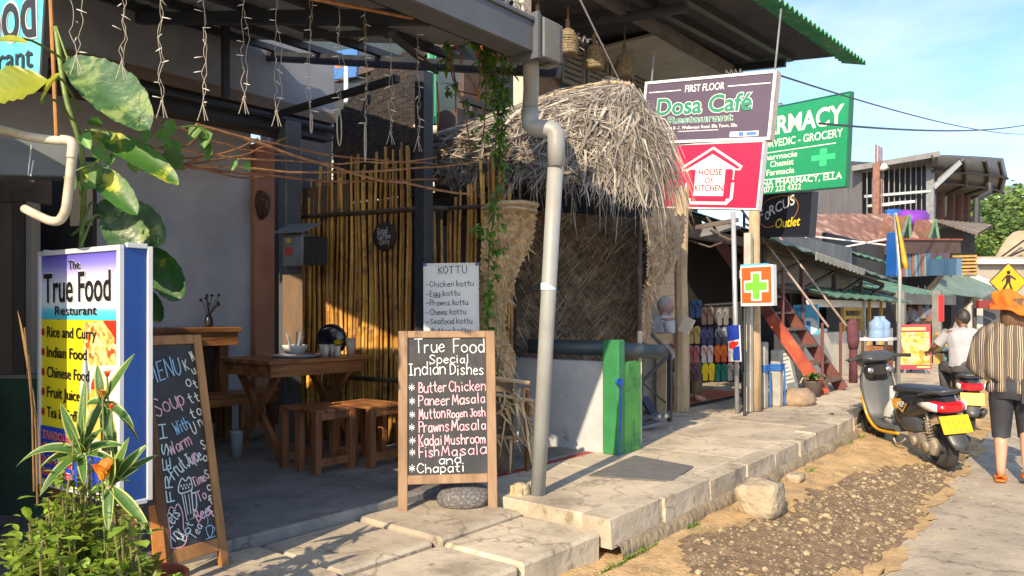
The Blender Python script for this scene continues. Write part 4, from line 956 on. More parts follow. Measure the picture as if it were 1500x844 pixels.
mb = MB(); mb.obox(at(1012, 350, 9.6), at(1085, 335, 9.2)-at(1012, 350, 9.6), V((.3, .5, .12)), Z*.03); mb.build('awning', M('grey_tin', (.20, .20, .20), sc=3), t)
mb = MB(); p = gd(1098, 603, .43); mb.box(p.x-.02, p.y-.02, .43, p.x+.05, p.y+.06, 2.5)
mb.build('door_jamb', M('pale_jamb', (.48, .46, .40), sc=4), t)
mb = MB(); mb.box(8.34, 4.24, .40, 10.6, 4.35, .425); mb.build('door_sill', BLACKSTEEL, t)
# sandal rack
c0 = at(1008, 560, 9.9); c1 = at(1090, 560, 9.45); B = Board(c0, c1, at(1008, 447, 9.9))
t = thing('sandal_rack', 'black hanging display rack for sandals at the back of the red floor', 'rack', V((c0.x, c0.y, .43)))
mb = MB(); B.slab(mb, 0, 0, 1, 1, -.06, -.03); mb.build('panel', M('rack_black', (.022, .022, .025)), t)
mb = MB()
for y in (.02, .30, .58, .84): mb.tube([B.P(0, y, .0), B.P(1, y, .0)], .008, 6)
mb.tube([B.P(.02, 0, 0), B.P(.02, 1.0, 0), V((B.P(.02, 1, 0).x, B.P(.02, 1, 0).y, .43))], .012, 6); mb.tube([B.P(.98, 0, 0), V((B.P(.98, 1, 0).x, B.P(.98, 1, 0).y, .43))], .012, 6); mb.build('rail', BLACKSTEEL, t)
def sandal_pair(px, py, c, strap, lb, D=9.45):
    p = at(px, py, D); t = thing('flip_flops', lb, 'sandals', p, group='flip-flops hung on the black rack')
    m = flat('sandal_'+'_'.join(str(int(x*100)) for x in c), c, .6); ms = flat('strap_'+'_'.join(str(int(x*100)) for x in strap), strap, .5)
    U = B.U; N = B.N
    for e in (-1, 1):
        o = p+U*e*.040+N*.03; mb = MB(); out = []
        for a, w in ((-.105, .026), (-.095, .036), (-.05, .036), (0, .035), (.05, .044), (.085, .044), (.105, .028), (.112, .012)): out.append((a, w))
        poly = [o+U*w*.82+Z*a for a, w in out]+[o-U*w*.82+Z*a for a, w in reversed(out)]
        mb.prism(poly, N*.02); mb.build('sole', m, t)
        mb = MB(); mb.tube(smooth_pts([tuple(o+U*.036-Z*.01+N*.021), tuple(o+U*.02+Z*.05+N*.045), tuple(o+Z*.085+N*.022)], 4), .008, 5); mb.tube(smooth_pts([tuple(o-U*.036-Z*.01+N*.021), tuple(o-U*.02+Z*.05+N*.045), tuple(o+Z*.085+N*.022)], 4), .008, 5); mb.build('strap', ms, t)
grid_s = [(1021, 453, (.04, .10, .22), (.03, .05, .1), 'navy'), (1038, 463, (.30, .20, .14), (.16, .09, .06), 'tan'), (1061, 464, (.10, .10, .11), (.2, .2, .2), 'charcoal'),
 (1019, 491, (.52, .40, .14), (.3, .22, .08), 'mustard'), (1038, 493, (.06, .07, .16), (.12, .13, .25), 'dark navy'), (1059, 492, (.08, .10, .14), (.3, .33, .36), 'slate'),
 (1018, 519, (.42, .15, .18), (.30, .08, .1), 'dusty pink'), (1038, 519, (.62, .61, .59), (.6, .2, .18), 'white'), (1058, 518, (.72, .13, .03), (.85, .3, .05), 'orange-red'), (1077, 520, (.65, .04, .06), (.8, .2, .2), 'crimson'),
 (1018, 546, (.12, .06, .09), (.2, .1, .12), 'dark plum'), (1040, 545, (.80, .62, .01), (.85, .70, .05), 'yellow'), (1058, 546, (.02, .22, .17), (.02, .15, .1), 'teal green'), (1076, 545, (.48, .50, .48), (.25, .25, .25), 'pale grey')]
for px, py, c, s_, nm in grid_s: sandal_pair(px, py, c, s_, nm+' flip-flops hung on the black rack in the shop')
# ================================================================ hanging signs over the pavement
WFR = flat('white_sign_frame', (.74, .74, .74), .4); RFR = M('rusty_white_frame', (.60, .50, .44), (.36, .20, .14), sc=9, rough=.7, lo=.45, hi=.7)
def sign_board(name, label, ll, lr, ul, face, thick, fm, fw, cat='sign', side=None):
    B = Board(ll, lr, ul); t = thing(name, label, cat, B.P(.5, 1, -thick/2))
    mb = MB(); B.slab(mb, 0, 0, 1, 1, -thick, -.004); mb.build('box', side or fm, t)
    mb = MB(); B.slab(mb, fw/B.w*.5, fw/B.h*.5, 1-fw/B.w*.5, 1-fw/B.h*.5, -.003, 0); mb.build('face', face, t)
    mb = MB(); B.frame(mb, fw, -.002, .012); mb.build('frame', fm, t, bevel=.003)
    return B, t
LETW = flat('white_lettering', (.82, .82, .82), .45)
PUR = flat('plum_sign', (.085, .060, .095), .4)
D1, D2 = 10.0, 8.95
B, t = sign_board('hanging_sign', 'plum coloured cafe sign with green and white lettering, upper of the two stacked signs', at(937, 212, D1), at(1128, 205, D2), at(938, 121, D1), PUR, .14, WFR, .035, side=RFR)
mb = MB(); text(B, mb, 'FIRST FLOOR', .335, .215, .635, .215, .085, .008); B.slab(mb, .04, .17, .30, .185, .001, .003); B.slab(mb, .66, .17, .965, .185, .001, .003)
text(B, mb, '# 94 B -1, Wellawaya Road, Ella Town, Ella.', .20, .785, .76, .785, .04, .004); B.slab(mb, .31, .815, .62, .824, .001, .003)
text(B, mb, 'FLOOR', .15, .93, .28, .93, .07, .01); B.slab(mb, .71, .86, .915, .935, .001, .003)
text(B, mb, 'Dosa Café', .12, .545, .85, .545, .20, .052, d=.003, ref=.026); text(B, mb, 'Restaurant', .22, .69, .72, .69, .085, .04, d=.003, ref=.02); mb.build('lettering', LETW, t)
SGREEN = flat('sign_green', (.025, .22, .125), .4)
mb = MB(); text(B, mb, 'Dosa Café', .12, .545, .85, .545, .20, .026, d=.006, ref=.026); text(B, mb, 'Restaurant', .22, .69, .72, .69, .085, .014, d=.006, ref=.02); mb.build('green_lettering', SGREEN, t)
mb = MB(); B.slab(mb, .775, .868, .81, .928, .0035, .005); B.slab(mb, .83, .875, .90, .92, .0035, .005); mb.build('emblem', flat('sign_blue', (.06, .18, .50)), t)
mb = MB(); line(B, mb, [(.05, .90), (.08, .84), (.06, .96)], .02, .005); line(B, mb, [(.08, .92), (.12, .80), (.13, .96)], .02, .005); line(B, mb, [(.02, .86), (.06, .81), (.12, .78)], .015, .005); mb.build('painted_mark', LETW, t)
mb = MB(); q = B.P(.68, 0, -.05)
for k in range(4): mb.tube([q+V((rr.uniform(-.02, .02), 0, -.01))+B.U*(k-2)*.05, q+B.U*(k-1.5)*.06+Z*.07, q+B.U*(k-1)*.05+Z*.01], .006, 5)
mb.tube([B.P(.03, 0, -.07), B.P(.03, -.5, -.07)], .012, 6); mb.tube([B.P(.97, 0, -.07), B.P(.97, -.9, -.07)], .012, 6); mb.build('hanger', GREYSTEEL, t)
REDS = flat('crimson_sign', (.62, .012, .06), .4)
B, t = sign_board('hanging_sign', 'crimson kitchen sign with a white house outline, lower of the two stacked signs', at(964, 305, D1-.1), at(1110, 308, D2+.05), at(964, 212.5, D1-.1), REDS, .10, flat('pale_sign_edge', (.66, .62, .62)), .02)
RM = flat('white_emblem', (.80, .80, .74), .45)
# house outline: white silhouette, crimson inner band, white body
mb = MB()
B.poly(mb, [(.21, .36), (.52, .06), (.82, .36), (.80, .42), (.755, .42), (.755, .84), (.70, .93), (.33, .93), (.27, .84), (.27, .42), (.22, .42)], .0015)
mb.build('house_outline', RM, t)
mb = MB()
B.slab(mb, .30, .40, .725, .84, .002, .003); B.slab(mb, .34, .8405, .69, .885, .002, .003)
B.poly(mb, [(.235, .375), (.52, .10), (.795, .375), (.775, .405), (.52, .17), (.255, .405)], .0042)
mb.build('house_band', REDS, t)
mb = MB(); B.poly(mb, [(.365, .80), (.365, .40), (.52, .22), (.66, .40), (.66, .80)], .0048); mb.build('house_body', RM, t)
mb = MB()
text(B, mb, 'HOUSE', .40, .49, .63, .49, .075, .016, d=.0065); text(B, mb, 'OF', .47, .61, .55, .61, .07, .016, d=.0065); text(B, mb, 'KITCHEN', .373, .73, .655, .73, .075, .016, d=.0065)
mb.build('lettering', flat('maroon_ink', (.28, .01, .05)), t)
mb = MB(); B.circ(mb, .30, .52, .055, .085, .0056); B.slab(mb, .29, .58, .31, .80, .0045, .0052)
for k in range(4): B.slab(mb, .675+k*.025, .42, .687+k*.025, .56, .0052, .0058)
B.slab(mb, .675, .562, .762, .60, .0052, .0058); B.slab(mb, .712, .602, .728, .80, .0052, .0058); mb.build('cutlery', flat('cutlery_red', (.50, .01, .05)), t)
p = gd(1080, 606, .42); q = at(1074, 310, (p-V((0, 0, p.z))).dot(V((CA, SA, 0))))
t = thing('sign_pole', 'slim grey steel pole standing under the crimson kitchen sign', 'pole', p)
mb = MB(); mb.tube([p, V((q.x, q.y, q.z))], .027, 10); mb.build('shaft', GALV, t, True)
B = Board(at(1067, 530, 8.5), at(1085, 530, 8.35), at(1067, 477, 8.5))
t = thing('can_sign', 'small blue, silver and red drink sign fixed to the grey sign pole', 'sign', B.P(.5, 1))
mb = MB(); B.slab(mb, 0, 0, 1, 1, -.02, 0); mb.build('panel', flat('silver_face', (.60, .62, .66), .3), t, bevel=.004)
mb = MB(); B.poly(mb, [(.0, .0), (1, .0), (1, .38), (.0, .44)], .002); B.poly(mb, [(.42, .62), (.98, .56), (.98, .97), (.42, .97)], .002); mb.build('blue_field', flat('drink_blue', (.02, .05, .36)), t)
mb = MB(); B.circ(mb, .45, .52, .055, .035, .003); B.poly(mb, [(.08, .60), (.5, .48), (.9, .43), (.9, .52), (.4, .66)], .0035); mb.build('red_mark', flat('drink_red', (.65, .03, .03)), t)
# pharmacy sign
PG = flat('pharmacy_green', (.015, .27, .115), .4)
B, t = sign_board('pharmacy_sign', 'large green pharmacy sign with white lettering behind the plum sign', at(1078, 289, 17.6), at(1240, 274, 15.3), at(1078, 168, 17.6), PG, .12, flat('dark_green_edge', (.02, .12, .07)), .025)
mb = MB(); text(B, mb, 'PHARMACY', .06, .315, .945, .315, .36, .028); text(B, mb, 'AYURVEDIC - GROCERY', .17, .46, .95, .46, .16, .01); B.slab(mb, .10, .515, .90, .525, .001, .003)
text(B, mb, 'Pharmacie', .24, .605, .575, .605, .12, .01); text(B, mb, 'Chemist', .33, .69, .545, .69, .125, .01); text(B, mb, 'Farmacia', .30, .785, .555, .785, .125, .01); B.slab(mb, .10, .825, .90, .835, .001, .003)
text(B, mb, 'RANJANA PHARMACY, ELLA', .05, .905, .96, .905, .13, .01); text(B, mb, '077 222 4322', .28, .975, .62, .975, .115, .01)
mb.build('lettering', flat('cream_lettering', (.82, .80, .72)), t)
mb = MB(); B.slab(mb, .70, .625, .90, .685, .001, .004); B.slab(mb, .77, .56, .83, .622, .001, .004); B.slab(mb, .77, .688, .83, .75, .001, .004); mb.build('cross_emblem', flat('light_green_cross', (.05, .55, .22)), t)
mb = MB(); B.slab(mb, .35, -.01, .42, .0, -.08, -.02); q_ = B.P(.45, .2, -.16); mb.tube([q_, V((q_.x, q_.y, .41))], .05, 8); mb.tube([B.P(.4, 0, -.06), B.P(.4, -.03, -.06), B.P(-.6, -.12, -.06)], .02, 6); mb.build('bracket', GREYSTEEL, t)
# outlet sign
NAVY = flat('navy_black_sign', (.012, .016, .028), .4)
B, t = sign_board('outlet_sign', 'black outlet sign with silver and yellow lettering below the green pharmacy sign', at(1100, 347, 10.9), at(1187, 347, 10.0), at(1100, 286, 10.9), NAVY, .10, flat('navy_edge', (.02, .025, .04)), .02)
mb = MB(); text(B, mb, 'F  RCUS', .14, .62, .72, .26, .13, .012, sh=.2); B.circ(mb, .275, .50, .045, .06, .003); mb.build('lettering', flat('silver_lettering', (.62, .64, .66)), t)
mb = MB(); B.circ(mb, .275, .50, .026, .038, .0045); line(B, mb, [(.25, .47), (.32, .55)], .016, .005); mb.build('letter_centre', NAVY, t)
mb = MB(); text(B, mb, 'Outlet', .42, .80, .82, .745, .12, .016, d=.006, sh=.2); mb.build('yellow_lettering', flat('sign_yellow', (.80, .62, .02)), t)
mb = MB(); line(B, mb, [(.40, .745), (.27, .78), (.15, .66), (.11, .52)], .014); line(B, mb, [(.12, .40), (.25, .15), (.5, .06), (.7, .12), (.78, .3), (.75, .5), (.68, .62)], .008); mb.build('swoosh', flat('swoosh_orange', (.62, .22, .05)), t)
mb = MB(); mb.tube([B.P(.02, -.2, -.05), B.P(.02, 4.2, -.05)], .025, 8); mb.build('pole', GREYSTEEL, t)
# chemist cross box sign
B = Board(at(1085, 449, 8.55), at(1133, 448, 8.3), at(1085, 390, 8.55)); t = thing('cross_sign', 'orange-red box sign with a green cross outlined in white', 'sign', B.P(.5, 1, -.05))
mb = MB(); B.slab(mb, 0, 0, 1, 1, -.10, 0); mb.build('box', flat('sign_white_edge', (.62, .62, .60)), t, bevel=.004)
mb = MB(); B.slab(mb, .05, .05, .95, .92, .001, .004); mb.build('face', flat('cross_orange', (.78, .10, .02)), t)
mb = MB(); B.slab(mb, .0, -.04, .8, .02, -.09, -.01); B.slab(mb, -.04, .1, .02, .3, -.09, -.01); mb.build('blue_edge', flat('cross_cyan', (.08, .42, .65)), t)
mb = MB(); B.slab(mb, .12, .37, .86, .66, .005, .0065); B.slab(mb, .34, .16, .65, .87, .0055, .0072); mb.build('cross_outline', LETW, t)
mb = MB(); B.slab(mb, .155, .415, .825, .615, .0073, .0085); B.slab(mb, .385, .2, .605, .83, .0076, .0092); mb.build('cross_emblem', flat('cross_green', (.16, .48, .05)), t)
p = gd(1092, 604, .42); mb = MB(); q = B.P(.06, 1, -.05); mb.tube([V((q.x, q.y, .42)), V((q.x, q.y, q.z))], .018, 8); mb.build('pole', BLACKSTEEL, t)
p = gd(1107, 602, .42); mb = MB(); mb.tube([p, p+V((0, .01, 1.2)), p+V((.01, .02, 2.35))], [.072, .068, .064], 10).jit(.01, 4)
tag(mb.build('wooden_post', POSTWOOD, smooth=True), 'pale wooden post behind the orange cross sign', 'post')
# two low concrete posts with blue rope
for i, (px, lb) in enumerate(((1116, 'low grey concrete post with a blue rope band, nearer the cross sign'), (1138, 'low grey concrete post tied with blue rope, nearer the red stairs'))):
    p = gd(px, 598-i*3, .42); t = thing('concrete_post', lb, 'post', p, group='low concrete posts with blue rope')
    mb = MB(); mb.obox(p-V((.06, .06, 0)), V((.12, 0, 0)), V((0, .12, 0)), Z*(.80-.11*i)); mb.build('post', M('post_concrete', (.36, .35, .31), (.27, .26, .23), sc=6, rough=.9, bump=.2), t, bevel=.01)
    mb = MB(); q = p+Z*.45
    for k in range(4): mb.tube([q+V((.072*cos(a), .072*sin(a)*1, k*.022)) if False else q+V((max(-.068, min(.068, .1*cos(a))), max(-.068, min(.068, .1*sin(a))), k*.022)) for a in [2*pi*j/16 for j in range(17)]], .011, 5)
    mb.tube([q+V((.07, -.07, 0)), q+V((.075, -.075, -.2)), q+V((.08, -.07, -.44))], .010, 5); mb.build('rope', flat('blue_rope', (.02, .13, .42), .7), t)
# ---------------------------------------------------------------- red stairs
STR = M('red_stair_paint', (.40, .08, .04), (.28, .05, .03), sc=6, rough=.6, bump=.1, c3=(.45, .18, .10), sc3=4)
MAR = M('maroon_rail_paint', (.16, .05, .045), (.11, .035, .03), sc=6, rough=.6)
b = gd(1208, 578, .42); t = thing('street_stairs', 'steep stairs with red stringers, open treads and thin handrails', 'stairs', b)
top_ = V((b.x+.05, b.y+1.65, 2.75)); run = top_-b; wS = V((.85, 0, 0))
up = b+run*.47
mb = MB(); mb.bar(b, up, .05, .17); mb.build('stringer', STR, t)
mb = MB(); mb.bar(up, top_, .05, .17); mb.build('stringer', M('dark_red_stringer', (.13, .03, .025), (.09, .025, .02), sc=6, rough=.6), t)  # upper part of the stringer in a darker red
mb = MB(); mb.bar(b+wS, top_+wS, .05, .17); mb.build('stringer', MAR, t)
for k in range(9):
    q = b+run*((k+.6)/9.5); mb = MB(); mb.obox(q+V((.03, -.10, 0)), V((.80, 0, 0)), V((0, .24, 0)), Z*.035); mb.build('tread', M('stair_tread', (.17, .11, .085), (.12, .08, .06), sc=6), t)
for off, hh in ((V((0, 0, 0)), 1.02), (wS, 1.02)):
    mb = MB(); mb.tube([b+off+Z*.95+V((0, -.05, 0)), top_+off+Z*.95], .018, 7); mb.build('handrail', M('pale_rail', (.42, .36, .33), (.3, .2, .17), sc=10), t, True)
    for q in (.02, .36, .72): mb = MB(); c = b+run*q+off; mb.tube([c, c+Z*.96], .022, 7); mb.build('baluster', MAR, t)
mb = MB(); q = gd(1250, 560, .42); mb.tube([q, q+V((0, .0, .55)), q+V((.02, .02, 1.0))], [.07, .06, .04], 8); mb.loft([(q+V((0, 0, .55)), .085, .07), (q+V((0, 0, .7)), .12, .10), (q+V((0, .02, .98)), .10, .09), (q+V((0, 0, 1.05)), .04, .04)], 9)
mb.jit(.02, 7); tag(mb.build('covered_post', M('plum_cloth', (.13, .04, .06), (.09, .03, .045), sc=6, rough=.9), smooth=True), 'post wrapped in plum cloth at the foot of the stairs', 'post')
for k, (px, py, lb) in enumerate(((1190, 556, 'leafy potted plant growing under the open stairs'), )):
    p = gd(px, py+25, .42); t = thing('potted_plant', lb, 'plant', p); mb = MB(); mb.lathe([(.10, 0), (.13, .2), (.14, .22), (.12, .22), (.11, .18)], p, 14); mb.build('pot', M('dark_pot', (.10, .08, .07)), t, True)
    mb = MB()
    for j in range(16): a = rr.uniform(0, 6.3); mb.leaf(p+Z*.2, V((cos(a), sin(a), rr.uniform(.8, 2.4))), rr.uniform(.3, .55), .06, droop=.9, shape='strap')
    mb.build('leaf', M('strap_leaf', (.09, .17, .035), (.05, .11, .025), sc=6, isl=.3, trans=.2), t, True)
mb = MB(); q = gd(1168, 592, .42); mb.loft([(q, .26, .2), (q+Z*.06, .3, .22), (q+Z*.14, .25, .18), (q+Z*.20, .12, .1)], 12).jit(.03, 5)
tag(mb.build('sack', M('tan_sack', (.34, .25, .17), (.25, .18, .12), sc=8, rough=.9, bump=.3), smooth=True), 'tan cloth sack lying beside the stairs', 'sack')
B = Board(at(1152, 582, 11.2), at(1172, 578, 11.0), at(1152, 512, 11.2)); t = thing('menu_stand', 'grey framed white menu stand behind the concrete posts', 'stand', B.P(.5, 1))
mb = MB(); B.frame(mb, .03, 0, .02); mb.build('frame', GREYSTEEL, t); mb = MB(); B.slab(mb, .1, .05, .9, .95, -.01, 0); mb.build('panel', flat('menu_white', (.55, .57, .58)), t)
mb = MB()
for k in range(9): B.slab(mb, .18, .12+k*.085, .18+rr.uniform(.3, .6), .145+k*.085, .001, .003)
B.slab(mb, .2, .72, .8, .9, .001, .0025)
mb.build('printed_lines', flat('menu_ink', (.18, .2, .24)), t)
# ---------------------------------------------------------------- stalls further down the street
RG = M('green_tin', (.10, .22, .155), (.075, .17, .12), sc=3, rough=.55, bump=.05, c3=(.17, .24, .19), sc3=2)
RGD = M('faded_green_tin', (.15, .22, .18), (.11, .17, .14), sc=3, rough=.6, bump=.05, c3=(.24, .26, .23), sc3=2)
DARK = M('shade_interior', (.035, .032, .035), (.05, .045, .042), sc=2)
DWOOD = M('dark_timber', (.06, .045, .035), (.04, .03, .025), sc=6)
def sheet(mb, a, b, c, d, th=.03, corr=True):
    n = 40; P = []
    for i in range(n+1):
        q = i/n; o = Z*(.02*sin(i*pi/2)) if corr else V((0, 0, 0)); P.append([a.lerp(b, q)+o, d.lerp(c, q)+o])
    mb.grid(P); mb.grid([[r[0]-Z*th, r[1]-Z*th] for r in P]); mb.grid([[r[0], r[0]-Z*th] for r in P]); return mb
# stall A with the white counter
fa = ont(1178, 470, 4.25); fb = ont(1308, 470, 4.25)
def fA(q, z, dt=0): return V((fa.x+(fb.x-fa.x)*q, 4.25+dt, z))
t = thing('food_stall', 'open stall with a white counter and a green tin roof past the stairs', 'stall', fA(.5, .41, .5))
mb = MB(); mb.obox(fA(0, .41), V((fb.x-fa.x, 0, 0)), V((0, .5, 0)), Z*.80); mb.build('counter', M('cream_counter', (.62, .57, .46), (.52, .47, .38), sc=3), t)
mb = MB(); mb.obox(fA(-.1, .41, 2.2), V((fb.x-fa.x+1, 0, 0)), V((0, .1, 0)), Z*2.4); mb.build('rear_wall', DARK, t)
mb = MB(); sheet(mb, fA(.02, 1.86, -.35), fA(1.02, 1.80, -.35), fA(1.0, 2.15, .9), fA(.0, 2.2, .9)); mb.build('roof', RG, t)
mb = MB(); mb.obox(fA(.03, 1.66, -.02), V(((fb.x-fa.x)*.85, 0, 0)), V((0, .05, 0)), Z*.13); mb.build('fascia', flat('stall_white', (.62, .62, .60)), t)
YW = M('yellow_window_wood', (.50, .30, .05), (.42, .24, .04), sc=8)
x0 = ont(1235, 470, 4.2).x; x1 = ont(1262, 470, 4.2).x
mb = MB(); 
for x in (x0, x1-.09): mb.box(x, 4.18, 1.21, x+.09, 4.24, 1.66)
mb.box(x0+.09, 4.185, 1.44, x1-.09, 4.235, 1.50); mb.box(x0+.09, 4.185, 1.60, x1-.09, 4.235, 1.66); mb.build('window_frame', YW, t)
for px in (1266, 1274, 1291):
    x = ont(px, 470, 4.2).x; mb = MB(); mb.box(x, 4.19, .8, x+.07, 4.245, 1.80); mb.build('pillar', YW if px != 1266 else M('white_stall_post', (.55, .54, .50)), t)
mb = MB(); x = ont(1245, 470, 4.5).x; mb.box(x, 4.45, 1.22, x+.4, 4.7, 1.40)
tag(mb.build('green_crate', flat('crate_green', (.02, .35, .10)), bevel=.02), 'small bright green tub on the stall counter', 'tub')
mb = MB(); q = ont(1200, 497, 4.35); mb.obox(V((q.x-.25, 4.3, 1.213)), V((.55, 0, 0)), V((0, .25, 0)), Z*.07); tag(mb.build('paper_stack', flat('paper_white', (.68, .68, .66)), bevel=.01), 'pile of white paper on the stall counter', 'paper')
t = thing('price_board', 'pale blue and white poster board hung at the end of the stall', 'poster', at(1182, 470, 12.0))
B = Board(at(1163, 490, 12.2), at(1199, 490, 11.9), at(1163, 447, 12.2)); mb = MB(); B.slab(mb, 0, 0, 1, 1, -.03, 0); mb.build('panel', flat('poster_cyan', (.10, .42, .62)), t)
mb = MB(); B.circ(mb, .62, .72, .15, .13, .002); mb.build('white_disc', flat('poster_white', (.72, .74, .74)), t); mb = MB(); B.slab(mb, .52, .55, .70, .95, .004, .007); B.slab(mb, .1, .1, .5, .2, .001, .004); mb.build('bottle_picture', flat('poster_blue2', (.03, .20, .50)), t)
# upper roof over stall A
t = thing('tin_awning', 'long faded green tin awning on dark timber trusses above the white counter stall', 'awning', at(1240, 400, 14))
mb = MB(); a = at(1128, 347, 10.6); b = at(1322, 415, 16.6); sheet(mb, a, b, b+V((.2, 2.4, .75)), a+V((.2, 2.4, .9))); mb.build('roof', RGD, t)
mb = MB()
for i in range(70):
    q = .25+.36*i/70; p = a.lerp(b, q); mb.obox(p+V((0, -.01, -.12+.04*abs(sin(i*1.3)))), V((.06, 0, 0)), V((0, .012, 0)), Z*.10)
mb.build('ragged_edge', M('grey_fringe', (.30, .30, .27), sc=6), t)
mb = MB(); y = 4.35
def tz(s): return a.z+(b.z-a.z)*(s-a.x)/(b.x-a.x)
for k in range(4):
    s = a.x+.6+k*1.7; z = tz(s)-.05
    mb.bar(V((s, 4.3, z)), V((s+1.7, 4.3, tz(s+1.7)-.05)), .07); mb.bar(V((s, 4.3, z-.55)), V((s+1.7, 4.3, z-.6)), .07); mb.bar(V((s, 4.3, z)), V((s, 4.3, z-.55)), .07); mb.bar(V((s, 4.3, z-.5)), V((s+1.7, 4.3, tz(s+1.7)-.1)), .05)
mb.build('truss', DWOOD, t)
mb = MB(); mb.obox(V((a.x+1.2, 4.6, 1.9)), V((5.0, 0, 0)), V((0, .1, 0)), Z*1.0); mb.build('tarp_wall', M('beige_tarp', (.32, .29, .25), (.22, .20, .17), sc=2), t)
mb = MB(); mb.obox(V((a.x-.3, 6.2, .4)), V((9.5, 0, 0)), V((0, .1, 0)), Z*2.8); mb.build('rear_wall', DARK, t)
# stall B: dark shop with green canopy and posts
fc = ont(1300, 470, 4.3); fd = ont(1400, 470, 4.3)
t = thing('corner_shop', 'dark open shop with a small green canopy and grey posts behind the food poster', 'shop', V(((fc.x+fd.x)/2, 5, .41)))
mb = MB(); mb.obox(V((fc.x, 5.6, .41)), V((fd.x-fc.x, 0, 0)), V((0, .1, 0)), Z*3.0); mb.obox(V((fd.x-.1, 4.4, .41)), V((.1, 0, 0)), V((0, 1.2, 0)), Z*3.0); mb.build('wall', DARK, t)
mb = MB(); a = at(1308, 428, 18.2); b = at(1399, 433, 20.5); sheet(mb, a, b, b+V((-.4, 2.2, .55)), a+V((-.4, 2.2, .55))); mb.build('canopy', RG, t)
mb = MB(); mb.bar(at(1310, 438, 18.3), at(1397, 440, 20.3), .12, .25); mb.build('canopy_beam', M('grey_beam2', (.12, .12, .12)), t)
for px, D in ((1373, 17.6), (1320, 18)):
    q = at(px, 500, D); mb = MB(); mb.box(q.x-.09, q.y-.09, .41, q.x+.09, q.y+.09, 2.05); mb.build('post', M('grey_shop_post', (.20, .20, .19), (.15, .15, .14), sc=5), t)
mb = MB(); q = at(1379, 465, 17.5); mb.box(q.x-.05, q.y-.05, 1.35, q.x+.05, q.y+.05, 1.95); mb.build('red_strip', flat('strip_red', (.55, .02, .03)), t)
for k in range(9):
    q = at(1325+k*5, 450+rr.uniform(-4, 6), 19.6); mb = MB(); mb.lathe([(.03, -.3), (.13, -.26), (.12, 0), (.05, .05)], q, 7); mb.tube([q, q+Z*.5], .01, 4)
    o = mb.build('hanging_bag', flat('goods_%d' % (k % 3), [(.10, .13, .22), (.20, .10, .07), (.16, .16, .15)][k % 3]))
    tag(o, ['dark blue', 'rust brown', 'grey'][k % 3]+' bag hanging in the dark corner shop', 'bag', 'bags hanging in the dark shop')
# third roof, grey-green tarp slope beside it
t = thing('tarp_roof', 'sloping grey-green tarp roof with a pale edge beside the corner shop', 'roof', at(1410, 420, 21))
mb = MB(); a = at(1366, 426, 21); b = at(1440, 436, 22.5); c = at(1464, 424, 24); d = at(1392, 394, 24); sheet(mb, a, b, c, d, corr=False); mb.build('sheet', RGD, t)
mb = MB(); mb.bar(at(1390, 391, 24.1), at(1468, 422, 24.1), .14); mb.build('edge_pipe', flat('edge_white', (.6, .6, .58)), t)
mb = MB(); q = at(1428, 470, 22); mb.tube([V((q.x, q.y, .41)), V((q.x, q.y, 2.0))], .05, 6); mb.build('post', DWOOD, t)
# blue box sign and blue panels of the upper shop
t = thing('blue_box_sign', 'tall plain blue box sign sticking out above the green canopy', 'sign', at(1305, 405, 15.5))
mb = MB(); B = Board(at(1297, 405, 15.6), at(1313, 405, 15.2), at(1297, 341, 15.6)); B.slab(mb, 0, 0, 1, 1, -.12, 0); mb.build('box', flat('royal_blue', (.015, .13, .50)), t, bevel=.01)
mb = MB(); B.slab(mb, 1.02, .62, 3.4, .98, -.7, -.6); mb.build('blue_panel', M('blue_slat_panel', (.05, .13, .25), (.10, .19, .30), sc=4, st=(1, 1, .1)), t)
t = thing('upper_shop', 'upper shop front of blue and grey slats beneath a brown fascia', 'shop', at(1350, 400, 22))
mb = MB(); B = Board(at(1315, 406, 21.5), at(1366, 404, 22), at(1315, 372, 21.5)); B.slab(mb, 0, 0, 1, 1, -.3, 0); mb.build('wall', M('slate_blue_wall', (.10, .15, .22), (.06, .09, .14), sc=3), t)
for k in range(10): mb = MB(); B.slab(mb, .03+k*.09, .02, .07+k*.09, 1, .001, .04); mb.build('slat', [flat('slat_blue', (.07, .16, .30)), flat('slat_rust', (.25, .10, .06)), flat('slat_grey', (.22, .26, .26))][k % 3], t)
mb = MB(); B2 = Board(at(1318, 372, 21.3), at(1405, 371, 23), at(1318, 352, 21.3)); B2.slab(mb, 0, 0, 1, 1, -1.2, .05); mb.build('fascia', M('brown_fascia', (.085, .055, .045), (.065, .042, .035), sc=3), t)
mb = MB(); B2.slab(mb, -.02, -.12, 1.01, 0, -1.25, .1); mb.build('red_ledge', M('red_ledge', (.30, .09, .06)), t)
t = thing('small_shop_sign', 'small plum and white sign with a green mark beside the wooden slats', 'sign', at(1375, 402, 21.5))
B = Board(at(1362, 402, 21.8), at(1388, 402, 21.4), at(1362, 371, 21.8)); mb = MB(); B.slab(mb, 0, 0, 1, .62, -.1, 0); mb.build('plum_panel', PUR, t); mb = MB(); B.slab(mb, 0, .63, 1, 1, -.1, 0); mb.build('white_panel', flat('panel_white', (.62, .62, .64)), t)
mb = MB(); B.circ(mb, .45, .26, .08, .05, .003); B.circ(mb, .55, .18, .05, .03, .0045); mb.build('green_mark', SGREEN, t)
t = thing('slatted_balcony', 'yellow-brown wooden slat balcony front', 'balcony', at(1410, 404, 24)); B = Board(at(1390, 405, 24), at(1431, 404, 24), at(1390, 374, 24))
mb = MB()
for k in range(6): B.slab(mb, .02, .02+k*.165, .98, .12+k*.165, 0, .06)
mb.build('slats', M('honey_wood', (.46, .28, .09), (.32, .18, .06), sc=5), t); mb = MB(); B.slab(mb, 0, 0, 1, 1, -.3, -.05); mb.build('backing', DWOOD, t)
